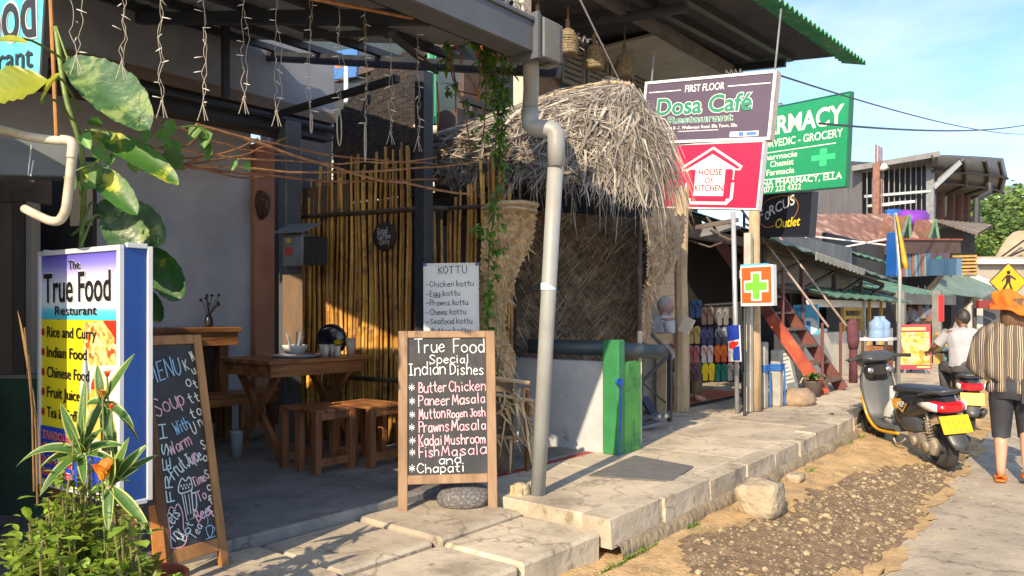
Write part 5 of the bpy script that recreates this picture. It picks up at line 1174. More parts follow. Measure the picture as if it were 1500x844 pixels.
t = thing('pale_wall', 'pale cream wall behind the crossing sign', 'wall', at(1450, 430, 27)); mb = MB(); B = Board(at(1431, 470, 27), at(1510, 470, 27), at(1431, 376, 27)); B.slab(mb, 0, 0, 1, 1, -.3, 0); mb.build('wall', M('cream_far_wall', (.33, .30, .245), (.26, .235, .19), sc=2), t)
mb = MB(); B.slab(mb, -.02, .05, 1, .12, .01, .3); mb.build('ledge', WHITEPAINT, t)
# rusty roof with two dormers
RR = M('rusty_tin', (.27, .13, .085), (.17, .085, .06), sc=2.5, rough=.75, bump=.1, c3=(.50, .36, .28), sc3=1.0, lo3=.52, hi3=.62)
t = thing('rusty_roof_house', 'low house with a rusty corrugated roof and two small gabled dormers', 'house', at(1270, 400, 24))
mb = MB(); a = at(1183, 352, 19); b = at(1318, 368, 25); c = at(1302, 313, 29.5); d = at(1176, 314, 23.5); sheet(mb, a, b, c, d); mb.build('roof', RR, t)
mb = MB(); mb.obox(V((a.x, a.y+.5, .4)), b-a, V((0, .3, 0)), Z*(a.z-.5)); mb.build('wall', M('brown_house_wall', (.16, .12, .10)), t)
for (q0, q1, q2, q3) in (((1283, 353), (1320, 353), (1332, 316), (1296, 316)), ((1334, 351), (1361, 352), (1370, 322), (1341, 322))):
    f = MB(); sheet(f, at(*q0, 24.5), at(*q1, 25), at(*q2, 26), at(*q3, 25.5)); dm = f.build('dormer_roof', RR, t)
    f = MB(); f.prism([at(q1[0], q1[1], 25), at(q1[0]+14, q1[1], 25.4), at(q2[0], q2[1], 26)], V((.3, .3, 0))); f.build('dormer_end', M('dormer_dark', (.03, .045, .04)), dm)
    f = MB(); f.bar(at(q1[0], q1[1], 24.9), at(q2[0], q2[1], 25.9), .08); f.bar(at(q1[0]+14, q1[1], 25.3), at(q2[0], q2[1], 25.9), .08); f.build('dormer_trim', M('dormer_green', (.10, .20, .12)), dm)
t = thing('green_tin_eave', 'green tin eave in front of the rusty roof', 'roof', at(1240, 370, 18)); mb = MB(); a = at(1190, 352, 16.5); b = at(1300, 384, 18.5); sheet(mb, a, b, b+V((0, 1.6, .45)), a+V((0, 1.6, .5))); mb.build('sheet', RG, t)
mb = MB(); mb.tube([at(1188, 346, 16.6), at(1297, 359, 17)], .018, 6); mb.tube([at(1215, 366, 16.8), at(1300, 350, 16.5)], .018, 6); mb.build('rail', WHITEPAINT, t)
# big open shed
t = thing('open_shed', 'tall open steel shed with a curved grey roof rising over the shops', 'building', at(1350, 330, 38))
GS = M('grey_cladding', (.12, .12, .128), (.09, .09, .096), sc=3, st=(3, 3, .2), rough=.6); GR = M('shed_roof_grey', (.135, .14, .15), (.10, .105, .115), sc=2, rough=.5)
P = lambda x, y, D: at(x, y, D)
mb = MB(); mb.prism([P(1186, 330, 40), P(1263, 330, 37), P(1263, 243, 37), P(1186, 243, 40)], V((1.5, 1.5, 0))); mb.build('clad_wall', GS, t)
mb = MB(); mb.prism([P(1230, 345, 44), P(1400, 345, 44), P(1400, 245, 44), P(1230, 235, 44)], V((1, 1, 0))); mb.build('rear_wall', M('shed_dark', (.03, .035, .045), (.045, .05, .06), sc=1), t)
mb = MB(); sheet(mb, P(1248, 243, 36.5), P(1377, 221, 35), P(1372, 236, 44), P(1255, 250, 46), th=.25, corr=False); mb.build('roof', GR, t)
RP = []
for i in range(9):
    q = i/8; x = 1366+104*sin(q*pi/2)**.9; y = 229+3*q; D = 35+7*q
    RP.append([P(x, y, D), P(1366+110*sin(q*pi/2)**.85, 246+12*q, D+1.2), P(1366+104*sin(q*pi/2)**.8, 262+18*q, D+2.5), P(1362+64*q, 292-8*(1-q), D+4)])
mb = MB(); mb.grid(RP); o = mb.build('curved_roof', M('shed_under_grey', (.11, .11, .115), (.085, .085, .09), sc=1.5, rough=.5), t, True); o.modifiers.new('thick', 'SOLIDIFY').thickness = .12
mb = MB()
for r in (2, 4, 6): mb.tube([p-Z*.15 for p in RP[r]], .09, 5)
mb.tube([r[1]-Z*.15 for r in RP], .08, 5); mb.tube([r[2]-Z*.15 for r in RP], .08, 5); mb.build('roof_rib', BLACKSTEEL, t)
for x, y0, y1, w, D in ((1363, 330, 226, .16, 36.5), ): mb = MB(); mb.bar(P(x, y0, D), P(x, y1, D), w*2); mb.build('column', GREYSTEEL, t)
mb = MB(); mb.bar(P(1366, 275, 36.4), P(1405, 238, 36.8), .22); mb.bar(P(1266, 288, 36.9), P(1364, 280, 36.4), .12); mb.build('brace', GALV, t)
mb = MB()
for k in range(12): x = 1270+k*8; mb.tube([P(x, 328, 36.8), P(x, 246-k*1.6, 36.8)], .028, 5)
mb.build('mullions', GREYSTEEL, t)
for x, D in ((1377, 40), (1393, 41), (1405, 41.5), (1415, 42)): mb = MB(); mb.tube([P(x, 330, D), P(x+1, 285, D)], .20, 6); mb.build('column', M('rust_column', (.10, .05, .035), sc=4), t)
mb = MB(); mb.prism([P(1372, 332, 42), P(1440, 332, 42), P(1440, 318, 42), P(1372, 318, 42)], V((.2, .2, 0))); mb.build('balustrade', M('shed_rail', (.08, .09, .11)), t)
mb = MB(); mb.tube([P(1449, 268, 38), P(1449, 282, 38), P(1431, 292, 38), P(1430, 345, 38)], .16, 7); mb.build('down_pipe', BLACKSTEEL, t)
mb = MB(); sheet(mb, P(1372, 322, 36), P(1432, 342, 34), P(1455, 329, 36), P(1380, 322, 39), th=.1); mb.build('lower_roof', M('brown_low_roof', (.20, .17, .14), (.14, .12, .10), sc=2), t)
mb = MB(); mb.prism([P(1376, 372, 37), P(1428, 372, 37), P(1428, 336, 37), P(1376, 336, 37)], V((.3, .3, 0))); mb.build('lower_wall', M('lower_shed_wall', (.06, .055, .06)), t)
mb = MB(); mb.obox(P(1290, 303, 36), P(1341, 297, 35.6)-P(1290, 303, 36), V((.6, .8, .1)), Z*.12); 
tag(mb.build('white_awning', flat('awning_white', (.62, .62, .60)), bevel=.02), 'small white awning inside the open shed', 'awning')
def mound(name, px, py, D, rx, rz, mat, lb, cat, seed):
    c = P(px, py, D); mb = MB(); mb.loft([(c, rx, rx*.5), (c+Z*rz*.4, rx*.95, rx*.48), (c+Z*rz*.85, rx*.85, rx*.42), (c+Z*rz, rx*.55, rx*.3)], 14).jit(.2, 2.6, seed); tag(mb.build(name, mat, smooth=True), lb, cat)
mound('tarp_bundle', 1338, 331, 33, 1.3, .62, M('purple_tarp', (.20, .04, .40), (.14, .03, .30), sc=3, rough=.6), 'bunched purple tarp on the roof edge of the shed', 'tarp', 1)
mound('tarp_bundle', 1308, 328, 34, .8, .6, M('blue_tarp', (.02, .12, .45), (.02, .09, .36), sc=3, rough=.6), 'bunched blue tarp beside the purple one', 'tarp', 2)
mb = MB()
for k, x in enumerate((1283, 1287.5, 1291)): mb.tube([P(x, 322, 34), P(x+.5, 212+k*2, 34)], .045, 5)
mb.tube([P(1283, 325, 33.8), P(1284, 240, 33.8)], .16, 7); mb.tube([P(1284, 250, 33.8), P(1290, 245, 33.7), P(1296, 249, 33.6)], .06, 6); 
tag(mb.build('iron_bars', M('rust_pole', (.26, .13, .09), (.17, .09, .07), sc=4)), 'rusty post topped with bare iron bars in front of the shed', 'post')
mb = MB(); mb.loft([(P(1293, 250, 33.6), .12, .12), (P(1295, 250, 33.6)+Z*.1, .22, .2), (P(1295, 250, 33.6)+Z*.3, .1, .1)], 8); tag(mb.build('flood_lamp', flat('lamp_grey', (.5, .5, .5)), smooth=True), 'small floodlight on the rusty post', 'lamp')
# tall pole with yellow cloth, leaning
t = thing('flag_pole', 'thin metal pole with a limp yellow cloth tied to its top', 'flag pole', gd(1316, 562, .42))
q = gd(1316, 562, .42); Dq = (V((q.x, q.y, 0))).dot(V((CA, SA, 0))); mb = MB(); mb.tube([q, at(1318, 400, Dq), at(1312, 312, Dq)], .03, 7); mb.build('pole', GALV, t, True)
mb = MB(); P_ = []
for i in range(8):
    y = 315+78*i/7; w = 2+7*i/7; P_.append([at(1313+i*1.6-w*.4, y, Dq-.05), at(1313+i*1.6+w*.3, y+2, Dq-.12-.04*(i % 2)), at(1313+i*1.6+w*.9, y, Dq-.05)])
mb.grid(P_); o = mb.build('cloth', M('yellow_cloth', (.62, .38, .04), (.5, .26, .05), sc=5, rough=.8), t, True); o.modifiers.new('thick', 'SOLIDIFY').thickness = .008
# food poster stand on the pavement
q = gd(1342, 546, .42); Dq = V((q.x, q.y, 0)).dot(V((CA, SA, 0))); B = Board(at(1317, 541, Dq), at(1365, 541, Dq-.2), at(1317, 476, Dq))
t = thing('poster_stand', 'red framed food poster standing on the pavement', 'poster stand', B.P(.5, 1.05))
mb = MB(); B.slab(mb, 0, 0, 1, 1, -.03, 0); mb.build('panel', flat('poster_red', (.52, .03, .06)), t)
mb = MB(); B.slab(mb, .04, .17, .96, .90, .001, .003); mb.build('food_picture', speck_mat('food_print', [(.45, .10, .02), (.62, .22, .02), (.66, .36, .05), (.66, .50, .25), (.60, .25, .24)], 14), t)
mb = MB(); B.slab(mb, .12, .06, .85, .13, .001, .003); B.slab(mb, .55, .93, .95, .97, .001, .003); mb.build('title_band', flat('title_yellow', (.75, .52, .15)), t)
mb = MB(); mb.bar(B.P(.2, 1, -.02), B.P(.15, 1.10, -.02), .03); mb.bar(B.P(.8, 1, -.02), B.P(.85, 1.10, -.02), .03); mb.bar(B.P(.5, .6, -.04), V((B.P(.5, 0, -.5).x, B.P(.5, 0, -.5).y, .42)), .03); mb.build('foot', GREYSTEEL, t)
# drinks table and water bottles
q = gd(1298, 548, .42); t = thing('drinks_table', 'small white topped table with dark legs beside the food poster', 'table', q)
mb = MB(); mb.obox(q+V((-.3, -.1, .62)), V((.9, 0, 0)), V((0, .5, 0)), Z*.05); mb.build('top', WHITEPAINT, t, bevel=.008)
for e in ((-.26, -.06), (.54, -.06), (-.26, .34), (.54, .34)): mb = MB(); mb.bar(q+V((e[0], e[1], 0)), q+V((e[0], e[1], .618)), .05); mb.build('leg', DWOOD, t)
mb = MB(); mb.obox(q+V((-.2, .0, .1)), V((.7, 0, 0)), V((0, .3, 0)), Z*.42); mb.build('case', RUST, t)
for k in range(2): mb = MB(); c = q+V((-.05+.4*k, .15, .672)); mb.lathe([(.13, 0), (.14, .02), (.14, .12), (.13, .14), (.14, .16), (.14, .28), (.05, .36), (.05, .40), (.01, .40)], c, 14); tag(mb.build('water_bottle', flat('water_blue', (.22, .34, .55), .15), smooth=True), ['large clear blue water bottle on the drinks table, nearer the stairs', 'large clear blue water bottle on the drinks table, nearer the poster'][k], 'water bottle', 'water bottles on the drinks table')
# pedestrian crossing sign
t = thing('crossing_sign', 'yellow diamond pedestrian crossing sign on a post', 'road sign', at(1477, 480, 18.5))
c = at(1477, 413, 18); U = V((SA, -CA, 0)); N_ = V((-CA, -SA, 0)); r = .45
mb = MB(); mb.prism([c-U*r, c-Z*r, c+U*r, c+Z*r], N_*-.02); mb.build('border', BLACKPAINT, t)
r2 = .425; mb = MB(); k = c+N_*.004; mb.prism([k-U*r2, k-Z*r2, k+U*r2, k+Z*r2], N_*-.003); mb.build('face', flat('road_sign_yellow', (.70, .36, .01), .4), t)
mb = MB(); k = c+N_*.008
def fb(x, y): return k+U*x+Z*y
mb.add([fb(.045*cos(a), .22+.05*sin(a)) for a in [2*pi*j/12 for j in range(12)]], [tuple(range(12))])
for pts in ([(-.05, .16), (-.065, -.02), (.045, -.02), (.055, .16)], [(-.06, -.021), (-.19, -.24), (-.14, -.26), (.0, -.021)], [(.001, -.021), (.07, -.25), (.12, -.24), (.046, -.021)], [(-.051, .159), (-.17, .02), (-.15, -.005), (-.056, .10)], [(.056, .159), (.18, .07), (.17, .035), (.056, .10)]): mb.add([fb(*q) for q in pts], [tuple(range(len(pts)))])
mb.build('walking_figure', BLACKPAINT, t)
mb = MB(); mb.tube([V((c.x+.05, c.y+.02, 0)), V((c.x+.05, c.y+.02, c.z+.3))], .035, 8); mb.build('post', GALV, t)
# brown tarp tent, shop clutter at the far end
t = thing('tarp_tent', 'large tan tarp roof at the far end of the street', 'tarp', at(1480, 380, 32))
mb = MB(); P_ = []
for i in range(9): P_.append([at(1452+i*8, 388-50*sin(min(1, i/5)*pi/2)+24*(1 if i else 1)*0, 32), at(1452+i*8, 400, 31.5)])
mb.grid(P_); o = mb.build('sheet', M('tan_tarp', (.36, .30, .20), (.28, .23, .15), sc=1, rough=.85, bump=.2), t, True); o.modifiers.new('thick', 'SOLIDIFY').thickness = .05
mb = MB(); mb.tube([at(1456, 384, 31.4), at(1500, 352, 31.4)], .04, 5); mb.tube([at(1470, 380, 31.4), at(1500, 366, 31.4)], .04, 5); mb.build('rope', BLACKPAINT, t)
for (x, y, D, c, nm, lb) in ((1385, 545, 17.2, (.50, .30, .08), 'fruit_crate', 'orange-brown box of fruit on the pavement beside the grey post'), (1392, 540, 16.6, (.25, .58, .62), 'blue_bucket', 'pale blue bucket beside the fruit box'), (1402, 540, 17.2, (.65, .52, .05), 'yellow_can', 'yellow can beside the pale blue bucket')):
    q = gd(x, 541, .42) if False else at(x, 541, D); q.z = .41; mb = MB()
    if nm == 'fruit_crate':
        mb.box(q.x-.25, q.y-.2, .41, q.x+.25, q.y+.2, 1.0)
        for k in range(12): mb.lathe([(.01, -.06), (.055, -.03), (.07, .01), (.05, .05), (.01, .065)], V((q.x+rr.uniform(-.2, .2), q.y+rr.uniform(-.16, .16), 1.05)), 8)
    else: mb.lathe([(.13, 0), (.17, .38), (.18, .39), (.15, .39), (.14, .36)], q, 14)
    tag(mb.build(nm, flat(nm, c, .6), smooth=nm != 'fruit_crate'), lb, nm.split('_')[1])
t = thing('far_shop', 'dark shop with a slanted white sheet beyond the corner shop', 'shop', at(1420, 470, 23.5))
mb = MB(); mb.prism([at(1378, 535, 25.5), at(1470, 535, 25.5), at(1470, 415, 25.5), at(1378, 415, 25.5)], V((.3, .3, 0))); mb.build('rear_wall', M('far_shop_dark', (.05, .05, .06), (.09, .085, .085), sc=2), t)
mb = MB(); mb.prism([at(1395, 505, 22), at(1440, 500, 22), at(1440, 440, 22.5), at(1425, 432, 22.5)], V((.2, .2, 0))); mb.build('white_sheet', M('grey_white_sheet', (.45, .43, .38), (.33, .31, .27), sc=2), t)
mb = MB(); mb.prism([at(1434, 452, 21.5), at(1462, 452, 21.5), at(1462, 440, 21.5), at(1434, 440, 21.5)], V((.1, .1, 0))); mb.build('sign_panel', flat('dark_red_panel', (.20, .03, .03)), t)
# power lines
for (a, b, sag, r, lb) in ((at(1140, 110, 9.5), at(1520, 196, 30), .25, .012, 'thin black cable sloping down from the plum sign'), (at(1200, 181, 12), at(1540, 173, 34), .3, .02, 'thick black cable running level past the pharmacy sign')):
    mb = MB(); mb.tube([a.lerp(b, q/20)-Z*sag*4*(q/20)*(1-q/20) for q in range(21)], r, 5); tag(mb.build('power_line', BLACKPAINT), lb, 'cable')
mb = MB(); a = at(845, -10, 6.0); b = at(912, 128, 8.2); mb.tube([a, b], .008, 5); tag(mb.build('guy_wire', flat('pale_wire', (.55, .53, .5))), 'pale straight wire running down to the thatch', 'wire')
# ---------------------------------------------------------------- trees on the hillside
LEAF = M('far_foliage', (.11, .19, .045), (.055, .11, .025), sc=.5, rough=.8, bump=0, isl=.45, trans=.15)
LEAF2 = M('far_foliage_yellow', (.17, .26, .055), (.09, .16, .035), sc=.5, rough=.8, bump=0, isl=.45, trans=.15)
BARK = M('far_bark', (.16, .12, .09), (.10, .075, .055), sc=3, rough=.9)
def tree(base, h, w, mat, seed, label, n=1500, name='hill_tree'):
    r = random.Random(seed); t = thing(name, label, 'tree', base, group='trees on the hill beyond the shed')
    mb = MB(); mb.tube([base, base+V((.2, 0, h*.4)), base+V((.1, .2, h*.8))], [h*.03, h*.022, h*.008], 7)
    cl = []
    for k in range(15):
        a = r.uniform(0, 6.3); q = r.uniform(0, 1); c = base+V((cos(a)*w*.42*q, sin(a)*w*.42*q, h*(.35+.55*r.random()*(1-.35*q)))); cl.append((c, w*r.uniform(.12, .24)))
        mb.tube([base+V((.12, .1, h*r.uniform(.2, .5))), c], [h*.012, h*.004], 5)
    mb.build('trunk', BARK, t)
    mb = MB()
    for _ in range(n):
        c, rad = r.choice(cl); d = V((r.gauss(0, 1), r.gauss(0, 1), r.gauss(0, .8))).normalized()*rad*r.uniform(.5, 1.1); p = c+d
        s = r.uniform(.16, .38)*h/9; a_, b_ = basis(V((r.gauss(0, 1), r.gauss(0, 1), r.gauss(.6, 1)))); mb.add([p-a_*s, p-b_*s*.6, p+a_*s, p+b_*s*.6], [(0, 1, 2, 3)])
    mb.build('crown', mat, t)
tl = ['tall light green tree behind the curved shed roof', 'broad tree against the sky beside the shed', 'bright tree between the shed columns', 'tree with a pale trunk below the shed pipe', 'leafy tree above the tan tarp', 'darker tree higher up the hill', 'small round tree low on the hill', 'tall tree at the edge of the far white house', 'bushy tree beside the steel down pipe']
for i, (px, pt, pb, D, w, m) in enumerate(((1440, 262, 420, 62, 9, 0), (1470, 268, 430, 58, 8, 1), (1420, 300, 420, 56, 7, 1), (1455, 300, 420, 52, 7, 0), (1490, 282, 420, 60, 7, 1), (1500, 270, 410, 70, 10, 0), (1385, 290, 420, 64, 9, 1), (1515, 285, 420, 62, 8, 0), (1440, 330, 430, 50, 6, 1))):
    b = at(px, pb, D); h = (pb-pt)/F*D; tree(b, h, w, (LEAF, LEAF2)[m], 40+i, tl[i])
t = thing('hill_house', 'white house with a green roof high on the hill', 'house', at(1495, 290, 95))
mb = MB(); mb.obox(at(1478, 292, 95), at(1530, 292, 95)-at(1478, 292, 95), V((4, 5, 0)), Z*1.5); mb.build('wall', WHITEPAINT, t)
mb = MB(); mb.obox(at(1474, 276, 94.5), at(1530, 274, 94.5)-at(1474, 276, 94.5), V((4, 5, .6)), Z*.35); mb.build('roof', RG, t)
for k in range(3): mb = MB(); mb.obox(at(1483+k*9, 287, 94.8), at(1488+k*9, 287, 94.8)-at(1483+k*9, 287, 94.8), V((.1, .1, 0)), Z*.7); mb.build('window', M('dark_window', (.04, .05, .06), rough=.2), t)
# ================================================================ the neighbour on the near side of the terrace
DKGREEN = M('dark_green_board', (.022, .06, .035), (.014, .03, .022), sc=5, rough=.6, bump=.08)
t = thing('neighbour_shop', 'dark timber shop at the near side of the terrace, shaped to block the sun', 'shop', (-.6, 6, .36))
mb = MB(); mb.box(-3, 4.36, .3, 1.12, 9, 2.78); mb.box(-3, 3.46, .3, .6, 4.359, 2.72); mb.build('wall', M('neighbour_timber', (.07, .055, .045), (.045, .036, .03), sc=5, st=(1, 1, .2), rough=.8), t)  # sized to block the sun; the projecting front box is unseen and added
mb = MB(); mb.box(-3.2, 4.30, 2.781, 1.14, 9, 2.83); mb.build('roof', SHEET, t)
t = thing('side_fence', 'dark plank fence with a green board foot at the edge of the terrace', 'fence', gd(20, 735, .36))
fD = 3.72
def fz(px, py): return at(px, py, fD)
mb = MB(); mb.obox(fz(-90, 556), fz(57, 556)-fz(-90, 556), Z*-.66, V((.06, .04, 0))); mb.build('green_board', DKGREEN, t)
mb = MB(); mb.obox(fz(-90, 549), fz(60, 549)-fz(-90, 549), Z*-.02, V((.06, .04, 0))); mb.build('cross_rail', M('grey_brown_rail', (.20, .17, .14), sc=6), t)
for x, w, c in ((-60, 40, 0), (-15, 34, 1), (18, 18, 0), (38, 8, 2)):
    mb = MB(); mb.obox(fz(x, 548), fz(x+w, 548)-fz(x, 548), Z*.84, V((.05, .03, 0))); mb.build('plank', [M('dark_plank', (.055, .045, .038), (.035, .03, .025), sc=6, st=(1, 1, .2)), M('brown_plank', (.10, .075, .055), (.07, .05, .04), sc=6, st=(1, 1, .2)), M('grey_plank', (.24, .22, .19), (.17, .15, .13), sc=6, st=(1, 1, .2))][c], t)
mb = MB(); mb.obox(fz(-90, 300), fz(50, 296)-fz(-90, 300), Z*.16, V((.1, .06, 0))); mb.build('top_log', M('dark_log', (.09, .065, .05), (.05, .04, .03), sc=5, bump=.4), t)
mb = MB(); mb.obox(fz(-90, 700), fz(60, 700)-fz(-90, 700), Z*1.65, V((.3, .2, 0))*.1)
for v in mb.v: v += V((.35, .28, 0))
mb.build('shade_board', M('shade_black', (.018, .018, .02), sc=4), t)  # black sheet put behind the planks to stand for shade
t = thing('side_gutter', 'short grey gutter of the neighbouring roof with a wire hook', 'gutter', at(40, 230, 3.3))
mb = MB(); a = at(-160, 196, 3.15); b = at(113, 207, 3.42); d = b-a; nrm = V((d.y, -d.x, 0)).normalized()
mb.obox(a-Z*.16, d, nrm*-.13, Z*.16); mb.build('trough', M('slate_gutter', (.13, .15, .17), (.10, .115, .13), sc=3, rough=.5), t, bevel=.006)
mb = MB(); mb.bar(b-d*.035+Z*.005-nrm*.0, b-d*.035-Z*.17, .03, .012); mb.tube([at(46, 212, 3.22), at(44, 232, 3.22), at(41, 256, 3.22), at(45, 258, 3.21), at(49, 235, 3.21)], .003, 5); mb.build('hook', GALV, t)
t = thing('cream_pipe', 'cream coloured plastic pipe bending down from the small gutter', 'pipe', at(60, 325, 3.2))
mb = MB(); pts = [at(-60, 176, 3.08), at(0, 190, 3.10), at(45, 201, 3.12), at(86, 206, 3.12), at(101, 206, 3.12), at(107, 213, 3.12), at(106, 228, 3.12), at(99, 290, 3.12), at(96, 308, 3.12), at(88, 322, 3.12), at(76, 324, 3.13), at(60, 318, 3.15), at(36, 306, 3.2)]
mb.tube(smooth_pts(pts, 4), .0185, 12); mb.build('pipe', CREAMPVC, t, True)
mb = MB(); mb.tube(smooth_pts([at(90, 205, 3.118), at(103, 207, 3.118), at(107, 214, 3.118), at(105, 232, 3.118)], 5), .0205, 12); mb.build('elbow', CREAMPVC, t, True)
t = thing('food_banner', 'turquoise banner with dark lettering hung at the top of the terrace front', 'banner', at(25, 110, 3.6))
B = Board(at(-130, 120, 3.75), at(62, 116, 3.5), at(-130, -60, 3.75))
mb = MB(); B.slab(mb, 0, 0, 1, 1, -.02, 0); mb.build('cloth', M('turquoise_banner', (.05, .50, .62), (.12, .58, .66), sc=4, rough=.6, bump=.05), t)
mb = MB(); text(B, mb, 'Food', .46, .745, .945, .67, .26, .035, d=.003); mb.build('lettering_edge', M('grey_print', (.45, .47, .48)), t)
mb = MB(); text(B, mb, 'Food', .465, .742, .94, .667, .25, .012, d=.006); text(B, mb, 'urant', .60, .935, .93, .905, .10, .012, d=.006); mb.build('lettering', BLACKPAINT, t)
mb = MB(); mb.bar(B.P(1.005, -.05, 0), B.P(1.005, 1.05, 0), .025); mb.build('edge_strip', M('dark_edge', (.03, .03, .035)), t)
mb = MB(); mb.tube([at(74, -10, 3.4), at(77, 60, 3.4), at(83, 200, 3.4)], .009, 7); tag(mb.build('bamboo_stick', M('orange_cane', (.45, .22, .07), (.32, .15, .05), sc=12)), 'thin orange cane standing by the turquoise banner', 'cane')
# ---------------------------------------------------------------- the light box sign
D1, D2 = 3.52, 3.12
B = Board(at(57, 708, D1), at(177, 741, D2), at(57, 369, D1)); sd_ = V((1, 0, 0))*.17
t = thing('restaurant_sign', 'tall light box restaurant sign with a blue side and a yellow menu list', 'sign', V((B.P(.5, 1).x, B.P(.5, 1).y, .36)))
mb = MB(); o = B.P(0, 1, 0); mb.obox(o+B.N*-.015, B.U*B.w, B.Vv*B.h, B.N*-.105); mb.build('box', M('sign_blue_side', (.004, .065, .30), (.004, .05, .25), sc=3, rough=.5, bump=.03), t)
AL = flat('aluminium_edge', (.62, .64, .66), .3)
mb = MB(); B.frame(mb, .022, -.014, .008)
for x in (0, 1):
    p0 = B.P(x, 1, -.12); p1 = B.P(x, 0, -.12); mb.bar(p0, p1, .022)
mb.bar(B.P(1, 1, -.02), B.P(1, 1, -.108), .02); mb.bar(B.P(1, 0, -.02), B.P(1, 0, -.108), .02); mb.bar(B.P(0, 0, -.02), B.P(0, 0, -.108), .02); mb.build('edge', AL, t, bevel=.002)
mb = MB(); B.slab(mb, .02, .291, .98, .985, -.013, 0); mb.build('yellow_face', M('print_yellow', (.80, .68, .02), (.76, .62, .015), sc=2, rough=.35, bump=0), t)
gm = ramp_mat('print_sky', 2, [(0, (.05, .50, .66)), (.12, (.10, .58, .72)), (.24, (.72, .80, .82)), (.55, (.66, .66, .80)), (.80, (.22, .20, .62)), (1, (.06, .05, .42))], .35, .28*B.h)
mb = MB(); B.slab(mb, .02, .01, .98, .29, -.013, .0); o = mb.build('sky_face', gm, t)
me = o.data; zmin = min(v.co.z for v in me.vertices); o.location.z += zmin
for v in me.vertices: v.co.z -= zmin
mb = MB(); B.poly(mb, [(.62, .31), (.98, .29), (.98, .985), (.50, .985), (.50, .7), (.56, .48)], .0015); mb.build('pale_face', M('print_cream', (.76, .74, .66), (.70, .66, .52), sc=5, rough=.35, bump=0), t)
FOOD = speck_mat('print_food', [(.30, .04, .01), (.62, .10, .03), (.62, .42, .10), (.72, .62, .30), (.25, .30, .08)], 42)
mb = MB(); B.poly(mb, [(.58, .30), (.98, .292), (.98, .46), (.66, .475), (.57, .41)], .0022); mb.build('rice_picture', FOOD, t)
mb = MB(); B.poly(mb, [(.80, .292), (.98, .291), (.98, .38), (.90, .34)], .0028); B.circ(mb, .74, .56, .05, .05, .0028); mb.build('red_picture', flat('print_red', (.60, .03, .015)), t)
mb = MB(); B.circ(mb, .72, .62, .07, .06, .003); B.circ(mb, .80, .72, .08, .05, .003); mb.build('orange_picture', speck_mat('print_orange', [(.70, .20, .02), (.80, .42, .05), (.78, .55, .2)], 40), t)
mb = MB(); B.poly(mb, [(.02, .745), (.45, .745), (.72, .80), (.98, .93), (.98, .972), (.02, .972)], .0035); mb.build('blue_band', M('print_blue', (.02, .05, .42), (.03, .08, .50), sc=4, rough=.35, bump=0), t)
mb = MB(); text(B, mb, 'True Food', .08, .218, .90, .212, .125, .042, d=.003, ref=.016); text(B, mb, 'The', .40, .083, .54, .082, .036, .03, d=.003, ref=.01); text(B, mb, 'Resturant', .23, .272, .74, .268, .038, .03, d=.003, ref=.01); mb.build('lettering_edge', flat('letter_white', (.8, .8, .82)), t)
mb = MB(); text(B, mb, 'True Food', .08, .218, .90, .212, .125, .016, d=.006, ref=.016); text(B, mb, 'The', .40, .083, .54, .082, .036, .012, d=.006, ref=.01); text(B, mb, 'Resturant', .23, .272, .74, .268, .038, .016, d=.006, ref=.01)
for k, (s_, xe) in enumerate((('Rice and Curry', .73), ('Indian Food', .62), ('Chinese Food', .65), ('Fruit Juice', .54), ('Tea & Coffee', .58))): text(B, mb, s_, .12, .365+k*.085, xe, .367+k*.085, .046, .016, d=.0045)
mb.build('lettering', BLACKPAINT, t)
mb = MB()
for k in range(5): B.circ(mb, .065, .345+k*.085, .015, .018, .004)
mb.build('bullet_dots', flat('dot_red', (.55, .015, .02)), t)
mb = MB()
for k, s_ in enumerate(('TANDOORI', 'CHICKEN', 'NAAN', 'BAR & BITES')): text(B, mb, s_, .06, .797+k*.052, .44, .799+k*.053, .034, .04, d=.005, ref=.015)
mb.build('small_lettering_edge', flat('letter_white2', (.8, .78, .76)), t)
mb = MB()
for k, s_ in enumerate(('TANDOORI', 'CHICKEN', 'NAAN', 'BAR & BITES')): text(B, mb, s_, .06, .797+k*.052, .44, .799+k*.053, .034, .015, d=.008, ref=.015)
mb.build('small_lettering', flat('letter_red', (.60, .02, .04)), t)
for x in (.06, .94):
    q = B.P(x, 1, -.06); mb = MB(); mb.bar(V((q.x, q.y, .35)), V((q.x, q.y, q.z-.005)), .045); mb.build('leg', RUST, t)
# ---------------------------------------------------------------- chalk board with MENU
fr = gd(336, 828, .36); fl = gd(243, 858, .36); u = (fr-fl); u.z = 0; wdt = u.length; u.normalize(); back = V((-u.y, u.x, 0))
if back.dot(fr) < 0: back = -back
vv = (Z*1.12+back*.23)
B = Board(fl, fr, fl+vv)
t = thing('menu_board', 'tall narrow chalkboard menu with an ochre frame partly behind the blue sign', 'chalkboard', fl.lerp(fr, .5)+back*.2)
bw = .045/B.w; bh = .045/B.h
mb = MB(); B.slab(mb, bw, bh*.9, 1-bw, .90, -.02, -.008); mb.build('chalk_panel', CHALKBOARD, t)
mb = MB(); B.slab(mb, 0, 0, bw, 1, -.025, .004); mb.build('leg', M('brown_frame', (.20, .09, .03), (.12, .05, .02), sc=12, st=(1, 1, .12)), t, bevel=.003)
mb = MB(); B.slab(mb, 1-bw, 0, 1, 1, -.025, .004); mb.build('leg', OCHREWOOD, t, bevel=.003)
mb = MB(); B.slab(mb, bw, 0, 1-bw, bh, -.025, .003); mb.build('top_rail', OCHREWOOD, t, bevel=.003)
mb = MB(); B.slab(mb, bw, .875, 1-bw, .93, -.025, .003); mb.build('bottom_rail', OCHREWOOD, t, bevel=.003)
